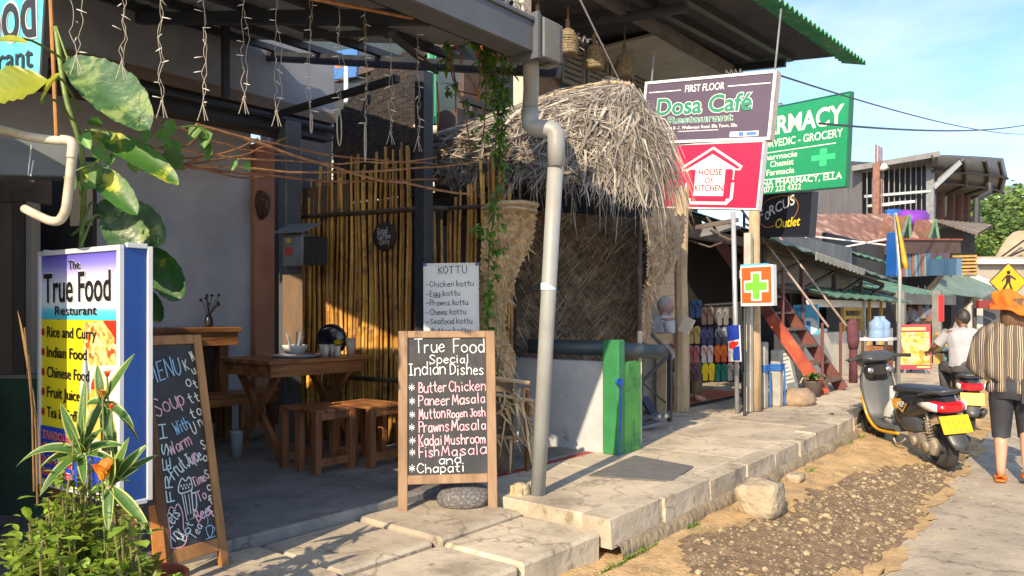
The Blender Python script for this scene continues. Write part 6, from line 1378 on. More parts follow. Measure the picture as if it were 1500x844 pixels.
for x in (.03, .97):
    p = B.P(x, .03, -.03); q = V((p.x, p.y, 0))+back*.16+Z*.415; mb = MB(); mb.bar(p, q, .04, .02); mb.build('rear_leg', OCHREWOOD, t)
p = gd(238, 862, .36); mb = MB(); mb.bar(at(226, 740, 3.50), p, .05, .02); mb.build('rear_leg', M('orange_leg', (.52, .20, .04), (.40, .15, .03), sc=9), t)
LB = MB(); LP = MB(); LW_ = MB(); LG = MB(); LY = MB(); z_ = -.007
w1 = .0062
chalk(B, LB, 'MENU', .13, .20, .62, .165, .085, w1, z_, slant=.1); chalk(B, LB, 'With', .42, .42, .655, .40, .06, w1*.8, z_)
chalk(B, LP, 'Soup', .17, .335, .62, .295, .085, w1, z_); chalk(B, LP, 'Warm', .30, .50, .64, .47, .06, w1, z_); chalk(B, LP, 'up', .58, .55, .72, .54, .06, w1, z_)
for ch, y in zip('Kottu', (.155, .225, .30, .365, .43)): chalk(B, LY, ch.upper() if ch in 'Ku' else ch, .69, y, .75, y-.005, .055, w1, z_)
for ch, y in zip('Mutton', (.115, .175, .235, .295, .35, .40)): chalk(B, LY, ch, .815, y, .865, y-.005, .05, w1, z_)
for ch, y in zip('SoSoft', (.50, .55, .625, .675, .735, .79)): chalk(B, LY, ch, .825, y, .875, y-.005, .045, w1, z_)
chalk(B, LG, 'FRESH', .27, .685, .27, .375, .034, w1*1.0, z_); chalk(B, LG, 'Frut', .31, .60, .53, .565, .07, w1, z_); chalk(B, LG, 'Juce', .55, .56, .79, .54, .065, w1, z_)
chalk(B, LP, 'Time', .60, .645, .80, .63, .045, w1, z_); chalk(B, LP, 'To', .64, .71, .78, .70, .05, w1, z_); chalk(B, LP, 'Beer', .60, .79, .85, .765, .055, w1*1.2, z_)
chalk(B, LW_, 'Lets', .17, .79, .34, .745, .06, w1, z_); chalk(B, LW_, 'Try', .20, .85, .34, .82, .06, w1, z_)
chalk(B, LG, 'Hot', .38, .855, .52, .795, .045, w1*.8, z_); chalk(B, LW_, 'Tea', .52, .86, .66, .815, .045, w1*.8, z_)
line(B, LW_, [(.38, .62), (.43, .60), (.48, .615), (.54, .60), (.57, .63), (.55, .655), (.38, .66), (.355, .64), (.38, .62)], w1, z_); line(B, LW_, [(.40, .66), (.43, .775), (.54, .77), (.55, .655)], w1, z_, smooth=False); line(B, LW_, [(.56, .67), (.61, .675), (.60, .73), (.555, .74)], w1, z_)
line(B, LW_, [(.44, .67), (.455, .75)], w1*.7, z_, smooth=False); line(B, LW_, [(.50, .67), (.50, .75)], w1*.7, z_, smooth=False)
for k in range(7): line(B, LW_, [(.40+k*.022, .628+.012*(k % 2)), (.405+k*.022, .634+.012*(k % 2))], w1, z_, smooth=False)
line(B, LP, [(.14, .74), (.20, .705), (.26, .715), (.32, .70), (.37, .74), (.36, .80), (.39, .84), (.33, .868), (.22, .87), (.15, .86), (.16, .80), (.14, .74)], w1*.9, z_)
line(B, LB, [(.70, .82), (.73, .86), (.78, .86), (.81, .82), (.70, .82)], w1*.7, z_); line(B, LB, [(.81, .825), (.845, .835), (.80, .85)], w1*.6, z_); line(B, LB, [(.68, .868), (.84, .866)], w1*.6, z_, smooth=False); line(B, LB, [(.74, .81), (.75, .79), (.735, .775), (.75, .755)], w1*.5, z_)
for b_, n_, m_ in ((LB, 'blue_writing', CHALKB), (LP, 'pink_writing', CHALKP), (LW_, 'white_writing', CHALKW), (LG, 'green_writing', CHALKG), (LY, 'cream_writing', CHALKY)): b_.build(n_, m_, t)
# ---------------------------------------------------------------- chalk board with the Indian dishes
fl = gd(583, 752, .36); fr = gd(729, 747, .36); u = (fr-fl); u.z = 0; u.normalize(); back = V((-u.y, u.x, 0))
if back.dot(fr) < 0: back = -back
B = Board(fl, fr, fl+Z*1.11+back*.17)
t = thing('dishes_board', 'chalkboard in a pale wooden frame listing Indian dishes, standing by the drain pipe', 'chalkboard', fl.lerp(fr, .5)+back*.15)
bw = .058/B.w; bh = .045/B.h
mb = MB(); B.slab(mb, bw, bh, 1-bw, .81, -.02, -.008); mb.build('chalk_panel', CHALKBOARD, t)
for x in (0, 1-bw): mb = MB(); B.slab(mb, x, 0, x+bw, 1, -.028, .006); mb.build('leg', PALEWOOD, t, bevel=.004)
mb = MB(); B.slab(mb, bw, 0, 1-bw, bh, -.027, .005); mb.build('top_rail', PALEWOOD, t, bevel=.004)
mb = MB(); B.slab(mb, bw, .80, 1-bw, .85, -.027, .005); mb.build('bottom_rail', PALEWOOD, t, bevel=.004)
for x in (.04, .96): p = B.P(x, .03, -.035); q = V((p.x, p.y, .42))+back*.36; mb = MB(); mb.bar(p, q, .045, .02); mb.build('rear_leg', PALEWOOD, t)
LW_ = MB(); LP = MB(); z_ = -.007; w1 = .0066
chalk(B, LW_, 'True', .17, .125, .47, .12, .085, w1, z_); chalk(B, LW_, 'Food', .57, .125, .89, .12, .085, w1, z_); chalk(B, LW_, 'Special', .32, .185, .72, .182, .055, w1*.9, z_); chalk(B, LW_, 'Indian', .11, .25, .48, .245, .075, w1*.9, z_); chalk(B, LW_, 'Dishes', .53, .25, .88, .248, .07, w1*.9, z_)
items = (('Butter', 'Chicken', .345, .52), ('Paneer', 'Masala', .417, .55), ('Mutton', 'Rogen Josh', .49, .50), ('Prawns', 'Masala', .563, .54), ('Kadai', 'Mushroom', .638, .47), ('Fish', 'Masala', .70, .44))
for a_, b_, y, xm in items:
    chalk(B, LW_, '*', .115, y+.003, .165, y+.003, .065, w1*.6, z_); chalk(B, LP, a_, .21, y+.004, xm-.03, y, .066, w1*.95, z_); chalk(B, LP, b_, xm, y, .89 if 'a' in b_ or 'i' in b_ else .885, y-.006, .062 if len(b_) < 9 else .052, w1*.9, z_)
chalk(B, LW_, 'and', .41, .745, .63, .742, .055, w1*.85, z_); chalk(B, LW_, 'Chapati', .19, .79, .66, .786, .055, w1*.85, z_); chalk(B, LW_, '*', .11, .79, .16, .79, .065, w1*.6, z_)
LW_.build('white_writing', CHALKW, t); LP.build('pink_writing', CHALKP, t)
# ---------------------------------------------------------------- white board
B = Board(at(621, 512, 5.75), at(702, 512, 5.7), at(621, 386, 5.75)); t = thing('white_board', 'whiteboard with the handwritten kottu list above the dishes chalkboard', 'whiteboard', B.P(.5, 1))
mb = MB(); B.slab(mb, .01, .01, .99, .99, -.015, 0); mb.build('panel', M('white_board_face', (.66, .68, .70), (.60, .63, .66), sc=3, rough=.25, bump=0), t)
mb = MB(); B.frame(mb, .014, -.018, .006); mb.build('frame', AL, t)
mb = MB(); B.slab(mb, 0, 0, .06, .035, -.02, .008); B.slab(mb, .94, 0, 1, .035, -.02, .008); mb.build('corner_cap', flat('cap_blue', (.02, .15, .42)), t)
p = B.P(.5, 1, -.05); mb = MB(); mb.bar(V((p.x, p.y, .415)), V((p.x, p.y, p.z+.4)), .04); mb.bar(V((p.x-.2, p.y, .43)), V((p.x+.2, p.y, .43)), .04); mb.bar(V((p.x, p.y-.0, .44)), V((p.x+.12, p.y+.18, .43)), .04); mb.build('stand', DWOOD if 'DWOOD' in globals() else WOOD, t)
INK = flat('dark_ink', (.02, .03, .06)); mb = MB(); wk = .0058
chalk(B, mb, 'KOTTU', .28, .125, .78, .115, .055, wk)
for k, (s_, xe) in enumerate((('Chicken kottu', .90), ('Egg kottu', .66), ('Prawns kottu', .80), ('Chees kottu', .76), ('Seafood kottu', .88), ('Mutton kottu', .84))):
    y = .275+k*.108; chalk(B, mb, '-', .05, y, .085, y, .04, wk); chalk(B, mb, s_, .12, y, xe, y-.008, .042, wk*.85)
mb.build('handwriting', INK, t)
# ---------------------------------------------------------------- terrace furniture
def planks(mb, x0, y0, z0, x1, y1, th, n, along='x', gap=.006):
    for k in range(n):
        if along == 'x': a = y0+(y1-y0)*k/n; mb.box(x0, a+gap/2, z0, x1, a+(y1-y0)/n-gap/2, z0+th)
        else: a = x0+(x1-x0)*k/n; mb.box(a+gap/2, y0, z0, a+(x1-x0)/n-gap/2, y1, z0+th)
    return mb
TX, TY = 3.30, 5.08
t = thing('dining_table', 'brown plank dining table on crossed legs with tableware on it', 'table', (TX+.48, TY+.37, .415))
mb = MB(); planks(mb, TX, TY, 1.185, TX+.97, TY+.74, .032, 6); mb.build('top', WOODX, t, bevel=.003)
mb = MB(); mb.box(TX+.03, TY+.03, 1.085, TX+.94, TY+.055, 1.184); mb.box(TX+.03, TY+.685, 1.085, TX+.94, TY+.71, 1.184); mb.box(TX+.03, TY+.056, 1.085, TX+.055, TY+.684, 1.184); mb.build('apron', WOODX, t, bevel=.003)
for x in (TX+.12, TX+.80):
    mb = MB(); mb.bar(V((x, TY+.08, 1.10)), V((x, TY+.70, .415)), .07, .04, up=V((1, 0, 0))); mb.build('leg', WOOD, t, bevel=.003)
    mb = MB(); mb.bar(V((x+.045, TY+.68, 1.10)), V((x+.045, TY+.06, .415)), .07, .04, up=V((1, 0, 0))); mb.build('leg', WOOD, t, bevel=.003)
def make_stool(loc, label):
    t = thing('slatted_stool', label, 'stool', loc, group='slatted wooden stools on the terrace')
    x, y, z = loc; w, l, h = .36, .46, .465
    mb = MB(); planks(mb, x, y, z+h-.022, x+w, y+l, .022, 4, 'y', .012); mb.build('seat', WOOD, t, bevel=.002)
    for (a, b) in ((0, 0), (w-.05, 0), (0, l-.06), (w-.05, l-.06), (0, .2), (w-.05, .2)): mb = MB(); mb.box(x+a, y+b, z, x+a+.05, y+b+.06, z+h-.0225); mb.build('leg', WOOD, t, bevel=.003)
    mb = MB(); mb.box(x+.051, y+.01, z+.05, x+w-.051, y+.035, z+.11); mb.box(x+.051, y+l-.035, z+.05, x+w-.051, y+l-.01, z+.11); mb.box(x+.051, y+.01, z+h-.08, x+w-.051, y+.03, z+h-.024); mb.build('rail', WOOD, t, bevel=.002)
    return t
st0 = make_stool((3.34, 4.55, .415), 'slatted brown stool in front of the dining table, nearest the street')
g0 = gd(463, 697, .415); 
st0.matrix_basis = Matrix.Translation(V((g0.x, g0.y, .415))); 
dup(st0, V((g0.x+.40, g0.y-.13, .415)), R(3), 'slatted brown stool half hidden behind the dishes chalkboard')
dup(st0, V((2.75, 6.0, .415)), R(-4), 'slatted brown stool under the bar counter, behind the menu chalkboard')
t = thing('slatted_bench', 'long slatted brown bench behind the dining table', 'bench', (3.75, 6.3, .415))
mb = MB(); planks(mb, 3.15, 6.1, .84, 4.25, 6.48, .025, 5); mb.build('seat', WOODX, t, bevel=.002)
for x in (3.2, 3.7, 4.15): 
    for y in (6.13, 6.40): mb = MB(); mb.box(x, y, .415, x+.07, y+.05, .838); mb.build('leg', WOOD, t, bevel=.003)
mb = MB(); mb.box(3.16, 6.11, .77, 4.24, 6.127, .836); mb.build('apron', WOODX, t)
t = thing('bar_counter', 'high brown bar counter along the grey back wall', 'counter', (2.6, 6.75, .415))
mb = MB(); mb.box(.8, 6.5, 1.40, 3.93, 6.99, 1.445); mb.build('top', WOODX, t, bevel=.004)
mb = MB(); mb.box(.82, 6.52, 1.28, 3.90, 6.55, 1.399); mb.build('apron', WOODX, t)
for x in (1.2, 2.5, 3.75): mb = MB(); mb.box(x, 6.58, .415, x+.09, 6.67, 1.398); mb.build('leg', WOOD, t, bevel=.004)
mb = MB(); mb.box(2.55, 6.66, .55, 3.8, 6.69, 1.3); mb.build('rear_panel', M('dark_bar_panel', (.05, .03, .02), sc=5), t)
t = thing('dry_flower_vase', 'small dark vase of dry flowers on the bar counter', 'vase', at(338, 478, 7.4))
q = V((3.72, 6.72, 1.446)); mb = MB(); mb.lathe([(.03, 0), (.04, .03), (.035, .08), (.02, .11), (.022, .12)], q, 12); mb.build('vase', BLACKPAINT, t, True)
mb = MB()
for k in range(9): a = rr.uniform(0, 6.3); e = q+V((cos(a)*.09, sin(a)*.09, rr.uniform(.2, .3))); mb.tube([q+Z*.1, q.lerp(e, .6)+Z*.05, e], .003, 4); mb.lathe([(.004, -.012), (.018, 0), (.006, .014)], e, 6)
mb.build('stem', BLACKPAINT, t)
TZ = 1.218
# things on the table
q = V((3.72, 5.36, TZ)); t = thing('cutlery_bowl', 'white bowl of cutlery and glasses standing on a metal tray', 'bowl', q+Z*.022)
mb = MB(); mb.lathe([(.05, .024), (.075, .03), (.095, .075), (.105, .10), (.09, .10), (.06, .045), (.01, .04)], q, 20); mb.build('bowl', flat('bowl_white', (.60, .60, .58), .3), t, True)
mb = MB()
for k in range(9): a = rr.uniform(0, 6.3); mb.tube([q+V((cos(a)*.03, sin(a)*.03, .045)), q+V((cos(a)*.075, sin(a)*.07, rr.uniform(.17, .22)))], .005, 5)
mb.build('cutlery', GALV, t)
mb = MB(); mb.lathe([(.01, .001), (.17, .001), (.20, .018), (.195, .022), (.165, .008), (.01, .008)], q, 28); tag(mb.build('tray', flat('tray_steel', (.36, .38, .42), .3), smooth=True), 'round grey metal tray on the dining table', 'tray')
GLASS = M('dull_glass', (.55, .50, .42), (.45, .40, .34), sc=20, rough=.1, bump=0)
for k, (dx, dy) in enumerate(((.19, -.10), (.24, -.03), (.27, -.13), (.16, -.17))):
    c = V((3.74+dx*.9, 5.34+dy, TZ)); mb = MB(); mb.lathe([(.022, 0), (.03, .1), (.027, .1), (.019, .01), (.001, .01)], c, 14); tag(mb.build('drinking_glass', GLASS, smooth=True), 'small clear drinking glass beside the metal tray', 'glass', 'glasses beside the tray')
q = V((4.02, 5.28, TZ)); n_ = V((-.80, -.60, 0)); t = thing('round_stand', 'large round black lacquered stand on the dining table', 'stand', q)
mb = MB(); mb.lathe([(.01, -.02), (.12, -.02), (.135, -.005), (.13, .01), (.10, .022), (.01, .03)], q+Z*.135, 26, ax=n_); mb.build('disc', M('lacquer_black', (.010, .010, .016), rough=.15, bump=0), t, True)
mb = MB(); mb.lathe([(.01, .0), (.09, .0), (.08, .02), (.03, .03), (.01, .03)], q, 18); mb.build('foot', BLACKPAINT, t, True)
q = V((3.99, 5.15, TZ)); t = thing('flower_glass', 'small glass of yellow flowers in front of the black stand', 'vase', q)
mb = MB(); mb.lathe([(.025, 0), (.03, .02), (.022, .06), (.028, .09), (.024, .09)], q, 12); mb.build('glass', GLASS, t, True)
mb = MB()
for k in range(26): a = rr.uniform(0, 6.3); r_ = rr.uniform(0, .065); mb.leaf(q+V((cos(a)*r_*.4, sin(a)*r_*.4, .10)), V((cos(a)*r_*12, sin(a)*r_*12, .9)), rr.uniform(.04, .06), .032, shape='oval', n=3)
mb.build('flowers', M('yellow_petal', (.75, .52, .02), (.62, .38, .01), sc=20, isl=.2), t)
q = V((4.10, 5.12, TZ)); mb = MB(); mb.lathe([(.03, 0), (.045, .15), (.042, .15), (.026, .01), (.001, .01)], q, 16); tag(mb.build('tall_glass', flat('milky_glass', (.42, .36, .28), .25), smooth=True), 'tall cloudy tumbler at the end of the dining table', 'glass')
mb = MB(); q = gd(363, 612, .42); q = V((3.35, 5.75, .415)); mb.lathe([(.04, 0), (.055, .2), (.06, .21), (.05, .21), (.035, .01), (.001, .01)], q+V((.02, -.1, .0)), 14)
tag(mb.build('plastic_tub', flat('pale_tub', (.30, .35, .37), .4), smooth=True), 'pale plastic tub standing under the dining table', 'tub')
# ---------------------------------------------------------------- stones, cane rack
STONE = M('pale_stone', (.38, .315, .22), (.26, .21, .145), sc=5, rough=.95, bump=.5, bsc=18, c3=(.24, .19, .13), sc3=4, lo3=.5, hi3=.7)
def boulder(px0, py, px1, ytop, z, mat, name, lb, seed, sq=None, base=None):
    c = base or (gdd((px0+px1)/2, py) if z < .2 else gd((px0+px1)/2, py, z)); D = c.x*CA+c.y*SA; w = (px1-px0)/F*D; h = (py-ytop)/F*D
    bm = bmesh.new(); bmesh.ops.create_cube(bm, size=1); bmesh.ops.subdivide_edges(bm, edges=bm.edges[:], cuts=5, use_grid_fill=True); mb = MB(); vs = []
    for v in bm.verts:
        p = v.co*2; L = max(abs(p.x), abs(p.y), abs(p.z)); s = (p.normalized()*.55+p*.45)
        s *= 1+.16*mnoise.noise(s*1.3+V((seed, 0, 0)))+.05*mnoise.noise(s*4+V((seed, 0, 0)))
        vs.append(c+V((s.x*w*.52, s.y*w*.46, (s.z+.80)*h*.53)))
    mb.add(vs, [tuple(v.index for v in f.verts) for f in bm.faces]); bm.free()
    return tag(mb.build(name, mat, smooth=True), lb, 'stone')
boulder(1082, 752, 1148, 700, .02, STONE, 'boulder', 'big pale block of stone lying in the dirt beside the kerb', 3)
boulder(748, 738, 776, 706, .36, M('yellow_stone', (.46, .38, .24), (.34, .27, .16), sc=8, rough=.95, bump=.5), 'rough_stone', 'small yellowish block of stone at the foot of the drain pipe', 8)
q = gd(680, 740, .36); mb = MB(); mb.lathe([(.10, 0), (.17, .02), (.175, .06), (.15, .11), (.08, .13), (.01, .13)], q, 22); tag(mb.build('round_stone', M('speckled_granite', (.16, .15, .15), (.34, .33, .32), sc=60, rough=.9, bump=.4, lo=.5, hi=.6), smooth=True), 'round speckled grey stone holding down the dishes chalkboard', 'stone')
for (x, y, w, lb) in ((1005, 768, 14, 'small pale stone on the orange sand by the kerb ledge'), (1165, 705, 26, 'flat broken stone lying on the sand past the big block'), (1030, 742, 12, 'little reddish stone close to the kerb ledge')): boulder(x-w/2, y, x+w/2, y-w*.5, .06, STONE, 'loose_stone', lb, x)
t = thing('cane_rack', 'low rack of split cane and dry leaf beside the dishes chalkboard', 'rack', gd(755, 690, .41))
mb = MB(); o = gd(772, 692, .41); 
mb.bar(o, o+Z*.62, .03); mb.bar(o+V((-.28, .22, 0)), o+V((-.28, .22, .75)), .03); mb.build('leg', WOOD, t)
mb = MB(); mb.tube([o+V((-.32, .2, .72)), o+V((.0, -.02, .66))], .016, 6); mb.tube([o+V((-.3, .2, .60)), o+V((.06, -.06, .52))], .014, 6); mb.tube([o+V((-.3, .22, .30)), o+V((.0, 0, .24))], .016, 6); mb.build('rail', POSTWOOD, t)
mb = MB()
for k in range(80): p = o+V((-.3, .2, .62)).lerp(V((.03, -.03, .5)), rr.random())+Z*rr.uniform(-.32, .1); d = V((rr.uniform(-.05, .1), rr.uniform(-.1, .03), rr.uniform(-.28, .02))); strand([p, p+d*.5+V((-CA, -SA, 0))*.03, p+d], rr.uniform(.012, .03))
mb.build('dry_leaf', CADJ, t)
mb = MB(); mb.obox(o+V((-.36, .3, .0)), V((.3, -.22, 0)), V((.03, .04, 0)), Z*.66); mb.build('shade_panel', DCADJ, t)
# ================================================================ scooters
def lb(mb, name, mat, parent, smooth=False, bevel=0):
    m = wmat(parent); mb.v = [m @ p for p in mb.v]
    return mb.build(name, mat, parent, smooth, bevel)
GLOSS = M('gloss_black', (.012, .013, .016), (.02, .02, .024), sc=3, rough=.22, bump=0, coat=.5)
DGREY = M('scooter_dark_grey', (.055, .06, .068), (.04, .044, .05), sc=4, rough=.4, bump=0)
MGREY = M('scooter_mid_grey', (.085, .09, .098), (.065, .07, .076), sc=4, rough=.45, bump=0)
RUBBER = M('tyre_rubber', (.022, .022, .023), (.04, .037, .033), sc=9, rough=.85, bump=.15)
SEATM = M('seat_vinyl', (.035, .042, .058), (.025, .03, .042), sc=12, rough=.42, bump=.1)
ENG = M('dusty_engine', (.34, .29, .23), (.20, .17, .135), sc=12, rough=.6, bump=.2, metal=.3)
SYEL = flat('scooter_yellow', (.62, .31, .01), .3, coat=.3); PLATE = flat('plate_yellow', (.72, .42, .008), .4)
REDL = flat('tail_red', (.55, .006, .012), .12, coat=.6); CLEARL = M('clear_lens', (.62, .58, .55), (.75, .72, .7), sc=30, rough=.12, bump=0, coat=.5)
CHROME = M('bright_metal', (.6, .6, .6), rough=.25, metal=.9, bump=0)
def xloft(mb, secs, n=14, pw=.65):
    """sections across the vehicle: (x, z centre, half width, half height)"""
    P = []
    for x, zc, hw, hh in secs:
        row = []
        for j in range(n+1):
            a = 2*pi*j/n; c = cos(a); s = sin(a); row.append(V((x, hw*abs(c)**pw*(1 if c > 0 else -1), zc+hh*abs(s)**pw*(1 if s > 0 else -1))))
        P.append(row)
    mb.grid(P); k = len(mb.v); 
    mb.add(P[0][:-1], [tuple(range(n))]); mb.add(P[-1][:-1], [tuple(reversed(range(n)))]); return mb
def make_scooter(loc, rz, lean, label, badge=True):
    t = thing('parked_scooter', label, 'scooter', loc)
    t.matrix_basis = Matrix.Translation(V(loc)) @ Matrix.Rotation(rz, 4, 'Z') @ Matrix.Rotation(lean, 4, 'X') @ Matrix.Scale(1.04, 4)
    for x in (-.15, 1.16):
        mb = MB(); ring = [(.215*cos(a), .215*sin(a)) for a in [2*pi*k/30 for k in range(31)]]
        prof = [(.045*cos(b), .046*sin(b)) for b in [2*pi*k/10 for k in range(11)]]
        mb.grid([[V((x+(.170+pr[1])*cos(a), pr[0], .215+(.170+pr[1])*sin(a))) for pr in prof] for a in [2*pi*k/30 for k in range(31)]]); w = lb(mb, 'tyre', RUBBER, t, True)
        mb = MB(); mb.lathe([(.02, -.05), (.05, -.04), (.05, -.01), (.125, -.012), (.135, -.03), (.14, -.03), (.14, .03), (.135, .03), (.125, .012), (.05, .01), (.05, .04), (.02, .05)], V((x, 0, .215)), 22, ax=V((0, 1, 0))); lb(mb, 'rim', DGREY, t, True)
    mb = MB(); xloft(mb, [(-.34, .665, .05, .025), (-.28, .655, .10, .07), (-.10, .62, .135, .115), (.12, .57, .15, .16), (.32, .53, .15, .20), (.44, .50, .13, .19), (.47, .48, .10, .16)]); lb(mb, 'body_panel', GLOSS, t, True)
    mb = MB(); xloft(mb, [(-.30, .725, .08, .012), (-.25, .735, .115, .03), (-.05, .735, .13, .045), (.15, .725, .135, .045), (.30, .715, .13, .05), (.46, .71, .11, .045), (.50, .70, .08, .02)], pw=.8); s_ = lb(mb, 'seat', SEATM, t, True)
    mb = MB(); mb.tube(smooth_pts([(-.05, .14, .70), (-.22, .15, .74), (-.36, .10, .76), (-.38, 0, .765), (-.36, -.10, .76), (-.22, -.15, .74), (-.05, -.14, .70)], 4), .013, 8); lb(mb, 'grab_rail', DGREY, t, True)
    mb = MB(); xloft(mb, [(.44, .30, .135, .035), (.60, .285, .145, .03), (.80, .29, .145, .03), (.90, .33, .13, .035)], pw=.5); lb(mb, 'floorboard', MGREY, t, True)
    for e in (1, -1):
        mb = MB(); mb.tube(smooth_pts([(.36, e*.14, .27), (.6, e*.150, .252), (.80, e*.150, .262), (.92, e*.165, .36), (.98, e*.17, .52), (1.0, e*.165, .68)], 4), .016, 7); lb(mb, 'yellow_trim', SYEL, t, True)
    # leg shield and front apron
    mb = MB(); P = []
    for z, x, hw, d in ((.30, .87, .135, .03), (.40, .92, .155, .04), (.55, .96, .175, .055), (.70, .985, .18, .06), (.82, .99, .16, .06), (.90, .985, .11, .05)):
        P.append([V((x-.01+.0*abs(y)-d*.3*(1-(y/hw)**2)+.03*abs(y)/hw, y, z)) for y in [hw*(k/5-1) for k in range(11)]])
    mb.grid(P); o = lb(mb, 'leg_shield', MGREY, t, True); o.modifiers.new('thick', 'SOLIDIFY').thickness = .018
    mb = MB(); P = []
    for z, x, hw, d in ((.36, .95, .10, .10), (.50, 1.0, .17, .13), (.66, 1.02, .185, .15), (.80, 1.02, .18, .15), (.90, 1.0, .14, .12), (.96, .99, .09, .08)):
        P.append([V((x+d*(1-(y/hw)**2)-.02, y, z)) for y in [hw*(k/6-1) for k in range(13)]])
    mb.grid(P); o = lb(mb, 'front_apron', GLOSS, t, True); o.modifiers.new('thick', 'SOLIDIFY').thickness = .02
    mb = MB(); xloft(mb, [(.90, .86, .09, .05), (.94, .84, .12, .10), (.985, .83, .14, .11)], pw=.6); lb(mb, 'inner_cowl', GLOSS, t, True)
    # handlebar, head cowl
    mb = MB(); xloft(mb, [(.86, .985, .10, .02), (.90, .99, .17, .045), (.98, .985, .185, .08), (1.09, .96, .16, .085), (1.17, .93, .09, .055)], pw=.75); lb(mb, 'head_cowl', DGREY, t, True)
    for e in (1, -1):
        mb = MB(); mb.tube([V((.95, e*.10, .99)), V((.92, e*.22, 1.0)), V((.88, e*.34, .99))], [.02, .019, .021], 10); mb.tube([V((.97, e*.16, 1.0)), V((.98, e*.25, .995)), V((.95, e*.34, .985))], .007, 6); lb(mb, 'handlebar', RUBBER, t, True)
    mb = MB(); mb.lathe([(.01, .02), (.07, .015), (.085, 0)], V((1.135, 0, .90)), 16, ax=V((1, 0, .2))); lb(mb, 'headlight', CLEARL, t, True)
    for e in (1, -1): mb = MB(); mb.lathe([(.01, .012), (.03, .008), (.035, 0)], V((.905, e*.10, .86)), 12, ax=V((-1, 0, .1))); lb(mb, 'gauge', CHROME, t, True)
    # front wheel: fork and mudguard
    mb = MB()
    for e in (1, -1): mb.tube([V((1.16, e*.065, .215)), V((1.08, e*.06, .55))], .02, 8)
    lb(mb, 'fork', DGREY, t, True)
    mb = MB(); P = []
    for k in range(13):
        a = R(5+k*13); P.append([V((1.16+.235*cos(a), y, .215+.235*sin(a)-abs(y)*.5)) for y in (-.07, -.035, 0, .035, .07)])
    mb.grid(P); o = lb(mb, 'front_mudguard', GLOSS, t, True); o.modifiers.new('thick', 'SOLIDIFY').thickness = .012
    # rear mudguard, plate, lamp
    mb = MB(); P = []
    for x, z, hw in ((-.22, .58, .10), (-.30, .50, .105), (-.36, .40, .10), (-.42, .30, .085), (-.45, .24, .06)): P.append([V((x-.025*(1-(y/hw)**2), y, z)) for y in [hw*(k/4-1) for k in range(9)]])
    mb.grid(P); o = lb(mb, 'rear_mudguard', DGREY, t, True); o.modifiers.new('thick', 'SOLIDIFY').thickness = .015
    mb = MB(); mb.obox((-.355, -.135, .535), (0, .27, 0), (-.065, 0, -.155), (-.012, 0, .004)); pl = lb(mb, 'number_plate', PLATE, t, False, .002)
    mb = MB(); rr2 = random.Random(5)
    for row in range(2):
        for k in range(4):
            y = -.095+k*.05+rr2.uniform(-.004, .004); z = .50-row*.065; x = -.3685-(.535-z)*.42-.0035
            mb.obox((x, y, z), (0, .026, 0), (-.016, 0, -.038), (-.001, 0, 0)); 
    lb(mb, 'plate_mark', flat('plate_ink', (.50, .33, .03)), pl)
    mb = MB(); xloft(mb, [(-.365, .60, .08, .03), (-.345, .605, .13, .05), (-.27, .62, .15, .055), (-.20, .625, .148, .045)], pw=.7); lb(mb, 'tail_lamp', REDL, t, True)
    for e in (1, -1):
        mb = MB(); P = []
        for x, z0, z1 in ((-.335, .575, .645), (-.25, .575, .66), (-.15, .59, .65), (-.06, .615, .632)): P.append([V((x, e*(.132 if x < -.3 else .158), z0)), V((x-.004, e*(.138 if x < -.3 else .163), (z0+z1)/2)), V((x, e*(.132 if x < -.3 else .156), z1))])
        mb.grid(P); o = lb(mb, 'indicator', CLEARL, t, True); o.modifiers.new('thick', 'SOLIDIFY').thickness = .01
    # engine and running gear on the left
    mb = MB(); xloft(mb, [(-.10, .225, .0, .0), (-.08, .225, .04, .085), (.10, .235, .05, .095), (.26, .26, .045, .08), (.34, .28, .03, .05)], pw=.8)
    for i in range(len(mb.v)): mb.v[i] += V((-.13, .095, 0))
    mb.lathe([(.01, .03), (.05, .03), (.06, .0)], V((-.14, .145, .225)), 14, ax=V((0, 1, 0))); mb.lathe([(.01, .03), (.05, .03), (.06, .0)], V((.07, .145, .25)), 14, ax=V((0, 1, 0))); lb(mb, 'engine_case', ENG, t, True)
    mb = MB(); xloft(mb, [(.0, .40, .04, .05), (.05, .40, .05, .08), (.24, .40, .05, .085), (.32, .38, .03, .05)], pw=.6)
    for i in range(len(mb.v)): mb.v[i] += V((0, .10, 0))
    lb(mb, 'filter_box', DGREY, t, True)
    mb = MB(); mb.tube([V((-.17, .115, .23)), V((-.13, .115, .56))], .012, 7); mb.tube([V((-.165+.03*k/60+.028*cos(k*.75), .115+.028*sin(k*.75), .29+.20*k/60)) for k in range(61)], .007, 5); lb(mb, 'shock_absorber', ENG, t, True)
    mb = MB(); mb.tube(smooth_pts([(.22, .15, .24), (.27, .165, .20), (.36, .17, .17), (.40, .175, .22)], 4), .011, 7); lb(mb, 'kick_lever', ENG, t, True)
    mb = MB(); mb.tube([V((.48, .10, .25)), V((.46, .17, .12)), V((.47, .22, .01)), V((.52, .25, .005))], .012, 7); lb(mb, 'side_stand', DGREY, t, True)
    mb = MB(); mb.tube(smooth_pts([(.3, -.09, .2), (.1, -.12, .18), (-.1, -.13, .22), (-.30, -.14, .30)], 4), [.02]*4+[.03]*4+[.045]*5, 10); lb(mb, 'exhaust', DGREY, t, True)
